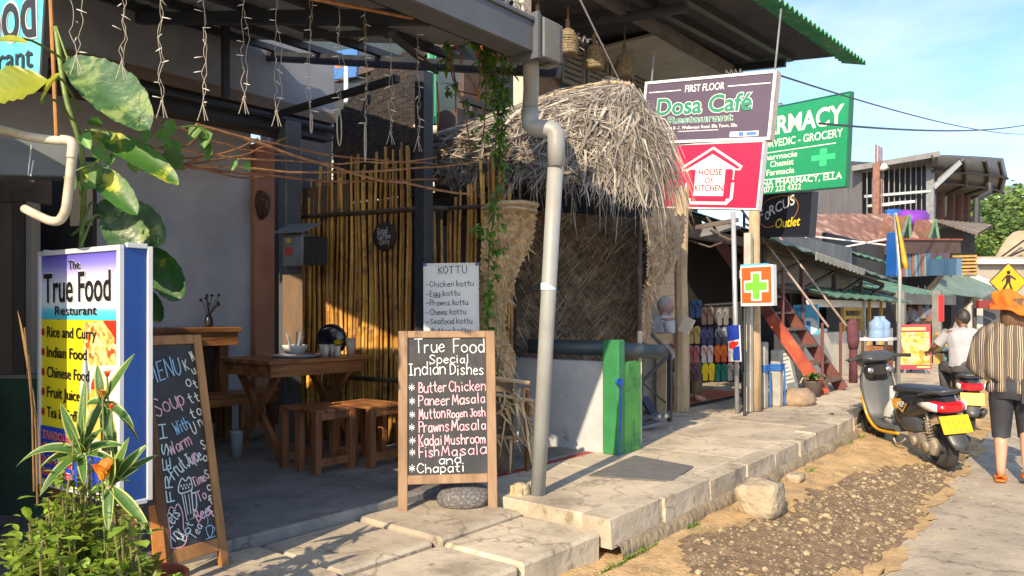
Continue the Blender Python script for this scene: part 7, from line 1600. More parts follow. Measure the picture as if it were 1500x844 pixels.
    if badge:
        for e in (1,):
            Bb = Board(t.matrix_basis @ V((.40, .1535, .49)), t.matrix_basis @ V((.10, .1535, .50)), t.matrix_basis @ V((.40, .158, .64)))
            mb = MB(); Bb.poly(mb, [(.02, .12), (.62, .02), (.72, .30), (.98, .30), (.62, .98), (.42, .72), (.03, .72)], .006); m_ = mb.build('yellow_badge', SYEL, t)
            mb = MB(); Bb.poly(mb, [(.36, .34), (.92, .26), (.66, .78), (.46, .66)], .0075); text(Bb, mb, 'PEP', .36, .62, .80, .52, .05, .02, d=.009, sh=.25, m=1); mb.build('badge_lettering', [GLOSS, LETW], t)
    return t
rp = gdd(1370, 682); rp.z -= .005
SCO = make_scooter(rp, R(41), R(-5), 'black and grey scooter with yellow trim parked nose-in at the kerb')
sc_bag = SCO.matrix_basis @ V((.74, .0, .315))
t = thing('plastic_bag', 'pale plastic bag of green leaves standing on the scooter footboard', 'bag', sc_bag)
mb = MB(); mb.loft([(sc_bag, .06, .085), (sc_bag+Z*.07, .075, .10), (sc_bag+Z*.14, .06, .08), (sc_bag+Z*.24, .03, .035), (sc_bag+Z*.40, .022, .025)], 12).jit(.012, 12); mb.build('bag', M('milky_plastic', (.55, .56, .54), (.45, .47, .45), sc=14, rough=.3, bump=.1, trans=.3), t, True)
mb = MB()
for k in range(14): a = rr.uniform(0, 6.3); mb.leaf(sc_bag+V((cos(a)*.05, sin(a)*.07, .05)), V((cos(a), sin(a), .5)), .09, .035, n=3)
mb.build('leaves', M('bag_leaf', (.10, .22, .03), (.06, .15, .02)), t)
q = gdd(1418, 630); q.z -= .005
SC2 = dup(SCO, q, R(16), 'black scooter with a yellow plate ridden by the man in the pale shirt')
SC2.name = 'ridden_scooter'
# ================================================================ people
SKIN = M('tanned_skin', (.50, .29, .20), (.44, .25, .17), sc=6, rough=.55, bump=.04); SKIN2 = M('brown_skin', (.20, .105, .065), (.16, .085, .05), sc=6, rough=.5, bump=.03); SKIN3 = M('ruddy_skin', (.52, .29, .22), (.45, .24, .18), sc=8, rough=.55, bump=.04)
def skin_body(J, E, name, mat, parent, extra=None, root=None):
    """one continuous body surface grown from joints (x forward, y left, z up) with a radius each"""
    me = bpy.data.meshes.new(name); keys = list(J); me.from_pydata([J[k][0] for k in keys], [(keys.index(a), keys.index(b)) for a, b in E], [])
    o = bpy.data.objects.new(name, me); COL.objects.link(o)
    o.modifiers.new('skin', 'SKIN'); sk = me.skin_vertices[0].data if me.skin_vertices else None
    if sk is None:
        bpy.context.view_layer.objects.active = o
        bm = bmesh.new(); bm.from_mesh(me); bm.verts.layers.skin.verify(); bm.to_mesh(me); bm.free(); sk = me.skin_vertices[0].data
    for i, k in enumerate(keys):
        r = J[k][1]; sk[i].radius = r if isinstance(r, tuple) else (r, r); sk[i].use_root = (k == (root or keys[0]))
    sb = o.modifiers.new('sub', 'SUBSURF'); sb.levels = 2; sb.render_levels = 2
    bpy.context.view_layer.update(); dg = bpy.context.evaluated_depsgraph_get()
    m2 = bpy.data.meshes.new_from_object(o.evaluated_get(dg)); bpy.data.objects.remove(o)
    mb = MB(); mb.add([v.co.copy() for v in m2.vertices], [tuple(p.vertices) for p in m2.polygons]); bpy.data.meshes.remove(m2)
    if extra: mb.add(extra.v, extra.f)
    return lb(mb, name, mat, parent, True)
def head_mesh(c, yaw=0, s=1.0):
    """skull with brow, nose, lips, chin and ears, facing +x"""
    bm = bmesh.new(); bmesh.ops.create_uvsphere(bm, u_segments=24, v_segments=18, radius=1); mb = MB(); vs = []
    for v in bm.verts:
        x, y, z = v.co; X = x*.098; Y = y*.076; Zz = z*.118
        if z < -.2: k = (-.2-z)/.8; Y *= 1-.32*k; X = X*(1-.10*k)+.012*k
        if x > .3:
            f = sstep(.3, .9, x)
            X += f*(.022*math.exp(-((z+.12)/.20)**2-(y/.16)**2)*(1.25 if z < 0 else .8)+.007*math.exp(-((z+.52)/.08)**2-(y/.35)**2)+.010*math.exp(-((z+.85)/.16)**2-(y/.4)**2)+.006*math.exp(-((z-.25)/.12)**2))
            for e in (-1, 1): X -= f*.010*math.exp(-((z-.06)/.12)**2-((y-e*.42)/.16)**2)
        for e in (-1, 1):
            dd = math.exp(-((x+.05)/.22)**2-((z+.05)/.26)**2)
            if y*e > .85: Y += e*.016*dd
        vs.append(V((X, Y, Zz))*s)
    fs = [tuple(v.index for v in f.verts) for f in bm.faces]; bm.free()
    mb.add([V((p.x*cos(yaw)-p.y*sin(yaw), p.x*sin(yaw)+p.y*cos(yaw), p.z))+V(c) for p in vs], fs); return mb
def hand_into(mb, w, d, side, curl=.6):
    """palm, four curled fingers and a thumb growing from wrist w along d"""
    d = V(d).normalized(); a, b = basis(d); w = V(w)
    mb.tube([w-d*.01, w+d*.03, w+d*.075, w+d*.09], [.022, .034, .040, .034], 8, flat=.5)
    for k, L in enumerate((.062, .075, .07, .055)):
        o = w+d*.082+a*(k-1.5)*.019; p1 = o+d*L*.5-b*L*.12*curl; p2 = p1+d*L*.32-b*L*.32*curl; p3 = p2+d*L*.15-b*L*.34*curl; mb.tube([o, p1, p2, p3], [.0095, .0088, .008, .006], 6)
    o = w+d*.03+a*side*.034; mb.tube([o, o+d*.03+a*side*.022, o+d*.06+a*side*.022-b*.012], [.012, .010, .007], 6)
STRIPE = bpy.data.materials.new('striped_cloth'); STRIPE.use_nodes = True; n_ = STRIPE.node_tree; b_ = n_.nodes['Principled BSDF']; b_.inputs['Roughness'].default_value = .9
tcn = n_.nodes.new('ShaderNodeTexCoord'); sx = n_.nodes.new('ShaderNodeSeparateXYZ'); mu = n_.nodes.new('ShaderNodeMath'); mu.operation = 'MULTIPLY'; mu.inputs[1].default_value = 13.5
nzz = n_.nodes.new('ShaderNodeTexNoise'); nzz.inputs['Scale'].default_value = 5; ad = n_.nodes.new('ShaderNodeMath'); ad.operation = 'MULTIPLY_ADD'; ad.inputs[1].default_value = .35
fr_ = n_.nodes.new('ShaderNodeMath'); fr_.operation = 'FRACT'; cr = n_.nodes.new('ShaderNodeValToRGB'); cr.color_ramp.interpolation = 'CONSTANT'
els = cr.color_ramp.elements; cols = [(0, (.10, .08, .065)), (.30, (.50, .42, .30)), (.36, (.075, .06, .05)), (.50, (.52, .44, .32)), (.58, (.06, .05, .042)), (.74, (.40, .33, .24)), (.80, (.10, .08, .065))]
els[0].position = 0; els[0].color = (*cols[0][1], 1); els[1].position = cols[-1][0]; els[1].color = (*cols[-1][1], 1)
for p_, c_ in cols[1:-1]: e = els.new(p_); e.color = (*c_, 1)
L_ = n_.links; L_.new(tcn.outputs['Object'], sx.inputs[0]); L_.new(sx.outputs[1], mu.inputs[0]); L_.new(tcn.outputs['Object'], nzz.inputs['Vector']); L_.new(nzz.outputs['Fac'], ad.inputs[0]); L_.new(mu.outputs[0], ad.inputs[2]); L_.new(ad.outputs[0], fr_.inputs[0]); L_.new(fr_.outputs[0], cr.inputs[0]); L_.new(cr.outputs[0], b_.inputs['Base Color'])
# --- the woman walking away on the road
fp = gd(1468, 709, .012); pc = fp+V((.10, -.08, 0)); pc.z = .012
t = thing('person', 'person in a striped top, black shorts and orange headscarf walking away', 'person', pc, R(6))
J = dict(pelvis=((0, 0, .93), (.135, .125)), waist=((0, 0, 1.08), (.105, .10)), chest=((.0, 0, 1.30), (.125, .12)), neck=((-.01, 0, 1.47), .05), head=((.005, 0, 1.58), .06),
         hipl=((0, .095, .88), .098), kneel=((.03, .10, .50), .062), calfl=((-.015, .10, .36), .060), anklel=((-.03, .10, .085), .036), toel=((.10, .105, .035), .035), tipl=((.16, .105, .03), .028),
         hipr=((0, -.095, .88), .098), kneer=((.14, -.10, .50), .062), calfr=((.03, -.10, .37), .060), ankler=((-.06, -.10, .135), .036), toer=((.05, -.105, .045), .035), tipr=((.11, -.105, .035), .028),
         shl=((0, .19, 1.39), .058), ell=((.03, .30, 1.14), .042), wrl=((.22, .20, 1.02), .028), shr=((0, -.19, 1.39), .058), elr=((.03, -.30, 1.14), .042), wrr=((.22, -.20, 1.02), .028))
E = [('pelvis', 'waist'), ('waist', 'chest'), ('chest', 'neck'), ('neck', 'head'), ('pelvis', 'hipl'), ('hipl', 'kneel'), ('kneel', 'calfl'), ('calfl', 'anklel'), ('anklel', 'toel'), ('toel', 'tipl'), ('pelvis', 'hipr'), ('hipr', 'kneer'), ('kneer', 'calfr'), ('calfr', 'ankler'), ('ankler', 'toer'), ('toer', 'tipr'), ('chest', 'shl'), ('shl', 'ell'), ('ell', 'wrl'), ('chest', 'shr'), ('shr', 'elr'), ('elr', 'wrr')]
ex = head_mesh((.02, 0, 1.60)); hand_into(ex, (.22, .20, 1.02), (.8, -.6, -.1), 1); hand_into(ex, (.22, -.20, 1.02), (.8, .6, -.1), -1)
skin_body(J, E, 'body', SKIN, t, ex)
mb = MB(); rg = random.Random(3)
def cloth_rings(mb, rings, n=36, fold=.012, fr=7, seed=0):
    P = []
    for (cx, cy, z, rx, ry) in rings:
        row = []
        for j in range(n+1):
            a = 2*pi*(j % n)/n; f = 1+fold/max(rx, .05)*(sin(a*fr+z*3+seed)+.5*sin(a*fr*1.7+z*9))*.6
            row.append(V((cx+cos(a)*rx*f, cy+sin(a)*ry*f, z+.006*sin(a*5+seed))))
        P.append(row)
    return mb.grid(P)
cloth_rings(mb, [(0, 0, 1.485, .065, .075), (0, 0, 1.465, .09, .13), (0, 0, 1.43, .12, .215), (0, 0, 1.34, .145, .285), (.015, .01, 1.20, .16, .325), (.02, .01, 1.07, .165, .345), (.02, .0, .985, .16, .29), (.01, 0, .955, .15, .215), (.005, 0, .935, .142, .185), (.005, 0, .90, .155, .20), (.005, 0, .84, .165, .215)], fold=.026, fr=9)
o = lb(mb, 'top', STRIPE, t, True); o.modifiers.new('thick', 'SOLIDIFY').thickness = .006
NV = M('black_stretch_cloth', (.020, .022, .030), (.028, .03, .04), sc=9, rough=.75, bump=.05)
mb = MB(); cloth_rings(mb, [(0, 0, .99, .13, .155), (-.01, 0, .90, .155, .175), (-.015, 0, .82, .150, .185), (-.01, 0, .78, .135, .19)], fold=.002, n=24)
for e, kx in ((1, .03), (-1, .14)): cloth_rings(mb, [(0, e*.092, .85, .118, .105), (kx*.15, e*.095, .74, .110, .103), (kx*.6, e*.098, .58, .090, .088), (kx*.9, e*.10, .45, .078, .076), (kx*.9-.01, e*.10, .415, .075, .074)], fold=.003, n=20)
lb(mb, 'shorts', NV, t, True)
mb = MB(); cloth_rings(mb, [(.005, 0, .965, .152, .20), (.005, 0, .935, .155, .20)], fold=.002, n=28); mb.obox((-.165, -.10, .955), (-.012, 0, 0), (0, .045, 0), (-.02, -.005, -.20)); mb.lathe([(.01, -.012), (.03, -.01), (.03, .01), (.01, .012)], V((-.165, -.08, .945)), 10, ax=V((1, 0, 0))); lb(mb, 'belt', NV, t)
mb = MB(); mb.loft([(V((-.05, 0, 1.40)), .03, .06), (V((-.06, 0, 1.46)), .06, .10), (V((-.035, 0, 1.54)), .10, .105), (V((-.02, 0, 1.62)), .108, .10), (V((-.02, 0, 1.70)), .09, .085)], 16).jit(.012, 9); lb(mb, 'hair', M('brown_hair', (.16, .085, .04), (.08, .045, .025), sc=30, st=(1, 1, .1), rough=.6, bump=.3), t, True)
mb = MB(); cloth_rings(mb, [(.0, .0, 1.60, .11, .115), (-.03, -.01, 1.585, .17, .215), (-.03, -.01, 1.60, .165, .21), (-.01, .01, 1.625, .125, .15), (-.01, .03, 1.68, .12, .145), (.0, .04, 1.72, .10, .12), (.0, .04, 1.745, .06, .075), (0, .04, 1.752, .01, .01)], n=48, fold=.016, fr=5)
for i_, p_ in enumerate(mb.v): mb.v[i_] = V((p_.x, p_.y, p_.z+.22*p_.y+.05*p_.x))
mb.jit(.028, 9, 2); mb.loft([(V((-.05, -.16, 1.545)), .01, .01), (V((-.05, -.15, 1.58)), .045, .05), (V((-.03, -.12, 1.64)), .07, .08), (V((-.02, -.08, 1.70)), .03, .03)], 10).jit(.012, 9)
lb(mb, 'headscarf', M('orange_scarf', (.62, .15, .008), (.48, .10, .006), sc=7, rough=.8, bump=.15), t, True)
for e, ax_, tz in ((1, -.03, 0), (-1, -.06, .06)):
    mb = MB(); P = []
    out = [(-.075, .030), (-.06, .042), (0, .040), (.08, .046), (.14, .046), (.19, .030), (.205, .01)]
    bx = ax_+.03
    top_ = [V((bx+x, e*.104+w, .012+tz*(1-(x+.07)/.3))) for x, w in out]+[V((bx+x, e*.104-w, .012+tz*(1-(x+.07)/.3))) for x, w in reversed(out)]
    mb.prism(top_, V((0, 0, -.02)) if False else V((0, 0, .018))); mb.tube(smooth_pts([(bx+.03, e*.104+.045, .03+tz*.6), (bx+.07, e*.104, .085+tz*.5), (bx+.03, e*.104-.045, .03+tz*.6)], 5), .014, 6, flat=1)
    mb.tube(smooth_pts([(bx-.03, e*.104+.04, .03+tz*.9), (bx-.085, e*.104, .075+tz), (bx-.03, e*.104-.04, .03+tz*.9)], 5), .011, 6)
    lb(mb, 'sandal', M('orange_sandal', (.58, .16, .015), (.46, .11, .01), sc=10, rough=.6), t, True)
# --- the rider on the second scooter
rl = SC2.matrix_basis @ V((.26, 0, 0)); t = thing('person', 'person with short black hair in a pale shirt sitting on the far scooter', 'person', rl, R(24))
J = dict(pelvis=((-.02, 0, .86), (.14, .13)), waist=((-.01, 0, 1.0), (.12, .11)), chest=((.05, 0, 1.20), (.14, .125)), neck=((.08, 0, 1.36), .05), head=((.10, 0, 1.46), .06),
         hipl=((.02, .10, .83), .09), kneel=((.42, .15, .80), .068), anklel=((.40, .14, .40), .042), toel=((.52, .15, .345), .036), hipr=((.02, -.10, .83), .09), kneer=((.42, -.15, .80), .068), ankler=((.40, -.14, .40), .042), toer=((.52, -.15, .345), .036),
         shl=((.05, .19, 1.30), .06), ell=((.16, .34, 1.10), .042), wrl=((.42, .34, 1.02), .03), shr=((.05, -.19, 1.30), .06), elr=((.22, -.30, 1.10), .042), wrr=((.46, -.33, 1.02), .03))
E2 = [('pelvis', 'waist'), ('waist', 'chest'), ('chest', 'neck'), ('neck', 'head'), ('pelvis', 'hipl'), ('hipl', 'kneel'), ('kneel', 'anklel'), ('anklel', 'toel'), ('pelvis', 'hipr'), ('hipr', 'kneer'), ('kneer', 'ankler'), ('ankler', 'toer'), ('chest', 'shl'), ('shl', 'ell'), ('ell', 'wrl'), ('chest', 'shr'), ('shr', 'elr'), ('elr', 'wrr')]
ex = head_mesh((.115, 0, 1.49), R(35)); hand_into(ex, (.42, .34, 1.02), (1, 0, -.15), -1, 1); hand_into(ex, (.46, -.33, 1.02), (1, 0, -.15), 1, 1)
skin_body(J, E2, 'body', SKIN2, t, ex)
PS = M('pale_shirt', (.36, .37, .40), (.29, .30, .33), sc=5, rough=.85, bump=.08)
mb = MB(); cloth_rings(mb, [(.08, 0, 1.375, .06, .065), (.07, 0, 1.35, .10, .16), (.055, 0, 1.30, .135, .225), (.05, 0, 1.20, .15, .215), (.01, 0, 1.05, .145, .195), (-.02, 0, .92, .16, .20), (-.02, 0, .84, .165, .205)], fold=.008)
for e, ex_ in ((1, .16), (-1, .22)): P0 = V((.05, e*.19, 1.31)); P1 = V((ex_, e*.32, 1.10)); mb.tube([P0, P0.lerp(P1, .5), P0.lerp(P1, .8)], [.08, .075, .075], 12, caps=False)
o = lb(mb, 'shirt', PS, t, True); 
mb = MB(); cloth_rings(mb, [(-.02, 0, .94, .15, .17), (-.03, 0, .84, .17, .195), (-.02, 0, .77, .15, .18)], fold=.003)
for e in (1, -1): mb.tube([V((.0, e*.10, .84)), V((.42, e*.15, .80)), V((.43, e*.148, .74)), V((.405, e*.14, .47))], [.11, .085, .078, .062], 12)
lb(mb, 'trousers', M('grey_trousers', (.07, .07, .08), (.05, .05, .06), sc=6, rough=.8), t, True)
BH = M('black_hair', (.018, .016, .016), (.03, .026, .024), sc=25, rough=.5, bump=.2)
mb = head_mesh((.105, 0, 1.508), R(35), 1.07); keep = [f for f in mb.f if min((mb.v[i].z-1.49)-.62*((mb.v[i].x-.105)*cos(R(35))+(mb.v[i].y)*sin(R(35)))*1.0 for i in f) > -.005 or max((mb.v[i].x-.105)*cos(R(35))+mb.v[i].y*sin(R(35)) for i in f) < -.02 and min(mb.v[i].z for i in f) > 1.42]; mb.f = keep; mb.m = [0]*len(keep)
lb(mb, 'hair', BH, t, True)
# --- the man in the white shirt at the counter
mp_ = at(970, 490, 9.75); hd = atan2(-CA, SA)+R(12); t = thing('person', 'person with short grey hair and a white shirt sitting behind the wooden counter', 'person', V((mp_.x, mp_.y, .42)), hd)
DZ = -.37
J = dict(pelvis=((0, 0, .93+DZ), (.14, .13)), waist=((0, 0, 1.08+DZ), (.125, .12)), chest=((.0, 0, 1.28+DZ), (.145, .13)), neck=((.02, 0, 1.47+DZ), .058), head=((.04, 0, 1.57+DZ), .06),
         hipl=((.03, .10, .52), .095), kneel=((.43, .13, .50), .068), anklel=((.40, .12, .085), .042), toel=((.54, .13, .04), .038), hipr=((.03, -.10, .52), .095), kneer=((.43, -.13, .50), .068), ankler=((.40, -.12, .085), .042), toer=((.54, -.13, .04), .038),
         shl=((0, .21, 1.40+DZ), .065), ell=((.04, .26, 1.12+DZ), .045), wrl=((.28, .18, 1.02+DZ), .032), shr=((0, -.21, 1.40+DZ), .065), elr=((.04, -.26, 1.12+DZ), .045), wrr=((.28, -.18, 1.02+DZ), .032))
ex = head_mesh((.045, 0, 1.60+DZ)); hand_into(ex, (.28, .18, 1.02+DZ), (1, -.2, -.3), -1); hand_into(ex, (.28, -.18, 1.02+DZ), (1, .2, -.3), 1)
skin_body(J, E2, 'body', SKIN3, t, ex)
WS = M('white_shirt', (.70, .72, .76), (.60, .62, .66), sc=5, rough=.85, bump=.06)
mb = MB(); cloth_rings(mb, [(x, 0, z+DZ, a_, b_) for x, z, a_, b_ in ((.02, 1.49, .065, .07), (.015, 1.46, .10, .15), (.0, 1.41, .145, .235), (.0, 1.28, .165, .235), (.0, 1.10, .165, .215), (-.0, .92, .17, .21), (0, .86, .175, .21))], fold=.007)
for e in (1, -1): P0 = V((0, e*.21, 1.41+DZ)); P1 = V((.04, e*.26, 1.12+DZ)); mb.tube([P0, P0.lerp(P1, .4), P0.lerp(P1, .8)], [.085, .082, .085], 12, caps=False)
lb(mb, 'shirt', WS, t, True)
mb = MB(); cloth_rings(mb, [(0, 0, .60, .155, .18), (0, 0, .50, .17, .195), (0, 0, .44, .14, .18)], fold=.003)
for e in (1, -1): mb.tube([V((.02, e*.10, .52)), V((.42, e*.13, .50)), V((.43, e*.127, .43)), V((.40, e*.12, .12))], [.11, .088, .08, .066], 12)
lb(mb, 'trousers', M('khaki_trousers', (.22, .18, .12), (.17, .14, .09), sc=6, rough=.85), t, True)
ms_ = L2(t, 0, 0, 0); t2_ = thing('wooden_stool', 'plain wooden stool under the person in the white shirt', 'stool', ms_)
mb = MB(); mb.lathe([(.01, .40), (.16, .40), (.17, .43), (.01, .44)], ms_, 18); mb.build('seat', WOOD, t2_)
for k in range(4): a = pi/4+k*pi/2; mb = MB(); mb.bar(ms_+V((.15*cos(a), .15*sin(a), 0)), ms_+V((.11*cos(a), .11*sin(a), .398)), .035); mb.build('leg', WOOD, t2_)
GH = M('grey_hair', (.42, .41, .40), (.30, .29, .28), sc=30, rough=.7, bump=.2)
mb = head_mesh((.037, 0, 1.612+DZ), 0, 1.06); keep = [f for f in mb.f if min((mb.v[i].z-1.60-DZ)-.9*(mb.v[i].x-.045) for i in f) > .03 or (max(mb.v[i].x for i in f) < .005 and min(mb.v[i].z for i in f) > 1.54+DZ)]; mb.f = keep; mb.m = [0]*len(keep); lb(mb, 'hair', GH, t, True)
mb = head_mesh((.050, 0, 1.597+DZ), 0, 1.02); keep = [f for f in mb.f if max(mb.v[i].z for i in f) < 1.565+DZ and min(mb.v[i].x for i in f) > .03]; mb.f = keep; mb.m = [0]*len(keep); lb(mb, 'beard', GH, t, True)
# ================================================================ plants
POTHOS = M('pothos_leaf', (.055, .16, .025), (.035, .105, .02), sc=6, rough=.38, bump=.12, bsc=18, c3=(.42, .42, .035), sc3=4.5, lo3=.53, hi3=.60, trans=.22, isl=.12)
POTHOS_SUN = M('sunlit_pothos_leaf', (.36, .36, .02), (.22, .27, .02), sc=4, rough=.38, bump=.12, bsc=18, c3=(.14, .26, .03), sc3=5, lo3=.52, hi3=.62, trans=.25)  # variegated yellow, with strong sunlight painted into the leaf colour
POTHOS_SHADE = M('shaded_pothos_leaf', (.06, .14, .05), (.03, .08, .03), sc=9, st=(1, 1, 2), rough=.36, bump=.2, bsc=16, c3=(.20, .28, .09), sc3=6, lo3=.52, hi3=.62, trans=.18)  # darker leaf copy, shade painted into its colour
STEMG = M('green_stem', (.16, .24, .05), (.10, .16, .04), sc=12, rough=.5)
def big_leaf(mb, px0, py0, px1, py1, D0, D1, wpx, up, m=0, cup=.25, shape='heart', droop=.25):
    a = at(px0, py0, D0); b = at(px1, py1, D1); L = (b-a).length; D = (D0+D1)/2
    mb.leaf(a, b-a+Z*droop*L*.75, L*1.05, wpx/F*D, up=up, droop=droop, cup=cup, shape=shape, n=22, mi=(m, m, m, m), rib=.05)
tow = V((-CA, -SA, 0))
base = gd(130, 770, .36); t = thing('climbing_pothos', 'climbing pothos with huge variegated leaves hanging over the restaurant sign', 'plant', V((base.x, base.y, .36)))
leaves = [ # px0 py0 px1 py1 D0 D1 width material
 (72, 118, -60, 168, 3.08, 2.95, 78, 1), (60, 150, 92, 104, 3.05, 3.0, 40, 1), (-8, 60, 40, 66, 3.0, 2.95, 22, 1),
 (98, 88, 206, 188, 3.30, 3.15, 74, 2), (128, 192, 250, 272, 3.35, 3.25, 42, 0), (122, 240, 192, 312, 3.30, 3.22, 40, 0),
 (140, 300, 232, 358, 3.62, 3.55, 62, 2), (212, 360, 256, 432, 3.72, 3.70, 48, 0), (205, 420, 232, 466, 3.72, 3.70, 30, 0), (150, 318, 205, 368, 3.55, 3.5, 60, 2)]
ups = [tow+Z*.55, tow*.6+Z*.8, tow+Z, tow+Z*.5, tow+Z*.8, tow+Z*.6, tow+Z*.5, tow+Z*.3, tow, tow+Z*.4]
for (x0, y0, x1, y1, a_, b_, w, m), up in zip(leaves, ups):
    mb = MB(); big_leaf(mb, x0, y0, x1, y1, a_, b_, w, up, 0, shape='oval' if m != 1 else 'heart'); mb.build('leaf', [POTHOS, POTHOS_SUN, POTHOS_SHADE][m], t, True)
mb = MB(); mb.tube(smooth_pts([tuple(at(100, 760, 3.75)), tuple(at(112, 560, 3.72)), tuple(at(118, 380, 3.65)), tuple(at(122, 240, 3.4)), tuple(at(96, 140, 3.35)), tuple(at(82, 40, 3.4))], 6), .012, 7)
for (x0, y0, x1, y1, a_, b_, w, m) in leaves: p = at(x0, y0, a_); mb.tube(smooth_pts([tuple(at(118, min(700, y0+45), 3.45)), tuple(p.lerp(at(118, y0+40, 3.45), .4)+Z*.05), tuple(p)], 5), .0055, 6)
mb.tube(smooth_pts([tuple(at(83, 40, 3.38)), tuple(at(95, 75, 3.36)), tuple(at(103, 95, 3.33))], 5), .005, 6); mb.tube(smooth_pts([tuple(at(105, 345, 3.7)), tuple(at(135, 322, 3.68)), tuple(at(152, 318, 3.6))], 5), .006, 6); mb.build('stem', STEMG, t, True)
# small climber leaves among the dry vines
t = thing('vine_climber', 'small green heart leaved climber hanging in the dry vines', 'climber', ont(240, 240, 3.5)); r7 = random.Random(77)
mb = MB()
for (x, y, s) in ((245, 175, 20), (232, 190, 22), (252, 205, 30), (240, 222, 34), (290, 185, 22), (287, 190, 18), (303, 192, 24), (300, 210, 20), (306, 222, 14), (122, 195, 22), (150, 180, 20), (135, 215, 26), (165, 225, 18), (205, 215, 16), (265, 226, 12), (345, 235, 14), (358, 238, 14), (190, 235, 16), (215, 190, 18), (140, 250, 22), (155, 262, 18), (120, 270, 18), (100, 252, 20)):
    p = ont(x, y, 3.42); mb.leaf(p, V((r7.uniform(-.6, .6), r7.uniform(-.5, .1), r7.uniform(-1.2, .0))), s/F*p.length*.9, s/F*p.length*.7, up=tow+Z*.3, droop=.3, shape='heart', n=5)
mb.build('leaf', M('small_climber_leaf', (.10, .24, .03), (.06, .16, .025), sc=8, rough=.45, isl=.4, trans=.25), t, True)
mb = MB(); mb.tube([ont(306, 205, 3.42), ont(305, 235, 3.42)], .003, 5); mb.tube([ont(350, 232, 3.42), ont(342, 245, 3.42)], .003, 5); mb.tube(smooth_pts([tuple(ont(100, 255, 3.45)), tuple(ont(170, 225, 3.42)), tuple(ont(250, 190, 3.42)), tuple(ont(300, 188, 3.42)), tuple(ont(306, 220, 3.42))], 5), .004, 5); mb.build('stem', STEMG, t)
# creeper up the bamboo beside the gutter
t = thing('creeper', 'slim green creeper climbing from the bamboo screen up to the gutter', 'creeper', gd(715, 690, .42)); mb = MB(); ms = MB()
CL = M('creeper_leaf', (.14, .28, .035), (.08, .18, .025), sc=10, rough=.45, isl=.45, trans=.25, bump=.05)
path = smooth_pts([tuple(at(712, 640, 5.75)), tuple(at(715, 480, 5.75)), tuple(at(716, 380, 5.7)), tuple(at(728, 280, 5.6)), tuple(at(730, 190, 5.4)), tuple(at(722, 110, 5.1)), tuple(at(712, 70, 4.9))], 8)
ms.tube(path, .006, 6)
paths = [path, smooth_pts([tuple(at(742, 62, 4.8)), tuple(at(738, 110, 5.0)), tuple(at(730, 170, 5.3)), tuple(at(724, 240, 5.5))], 8), smooth_pts([tuple(at(655, 60, 4.5)), tuple(at(662, 110, 4.9)), tuple(at(680, 160, 5.2)), tuple(at(690, 230, 5.5))], 8), smooth_pts([tuple(at(700, 60, 4.6)), tuple(at(712, 120, 4.9)), tuple(at(708, 200, 5.3))], 8)]
for p_ in paths[1:]: ms.tube(p_, .005, 5)
dens = {0: 2.2, 1: 2.4, 2: .5, 3: 1.5}
for pi_, p_ in enumerate(paths):
    for q in p_:
        n = dens[pi_]; n = int(n)+(1 if r7.random() < n % 1 else 0)
        y_img = HY-(q.z-HC)/max(.1, (q.x*CA+q.y*SA))*F
        if 480 < y_img: n = 1
        for _ in range(n):
            d = V((r7.uniform(-1, 1), r7.uniform(-1, .4), r7.uniform(-.5, .4))); c = q+d*.05; ms.tube([q, c], .0025, 4)
            for k in range(r7.choice((3, 4, 5))): dd = V((r7.uniform(-1, 1), r7.uniform(-1, .5), r7.uniform(-.7, .3))); mb.leaf(c, dd, r7.uniform(.05, .085), .026, up=Z+tow*.5, droop=.5, n=4, shape='lance')
for (x, y, D) in ((690, 62, 4.5), (705, 75, 4.6), (715, 60, 4.6), (735, 68, 4.7), (725, 85, 4.75), (708, 95, 4.75), (655, 65, 4.4), (660, 125, 4.9), (655, 135, 4.9), (712, 350, 5.7), (722, 368, 5.65), (735, 365, 5.65), (713, 430, 5.7), (715, 460, 5.7), (706, 335, 5.7), (695, 335, 5.75), (712, 445, 5.7), (718, 300, 5.6), (735, 330, 5.6)):
    c = at(x, y, D)
    for k in range(6): dd = V((r7.uniform(-1, 1), r7.uniform(-1, .5), r7.uniform(-.7, .4))); mb.leaf(c, dd, r7.uniform(.05, .09), .028, up=Z+tow*.5, droop=.5, n=4, shape='lance')
mb.build('leaf', CL, t, True); ms.build('stem', M('creeper_stem', (.20, .13, .06), (.12, .08, .04), sc=14), t, True)
# dry stalks by the gutter
mb = MB()
for (x0, y0, x1, y1, D) in ((660, 75, 668, 165, 5.0), (668, 65, 676, 95, 4.8), (684, 110, 698, 135, 5.0), (703, 75, 700, 150, 4.9), (640, 120, 640, 200, 5.6), (700, 100, 716, 115, 4.9), (665, 132, 735, 150, 5.2)): mb.tube([at(x0, y0, D), at((x0+x1)/2+3, (y0+y1)/2, D+.02), at(x1, y1, D+.1)], .006, 5)
tag(mb.build('dry_stalks', DRYV), 'few dry brown stalks dangling below the gutter beside the creeper', 'stalks', kind='stuff')
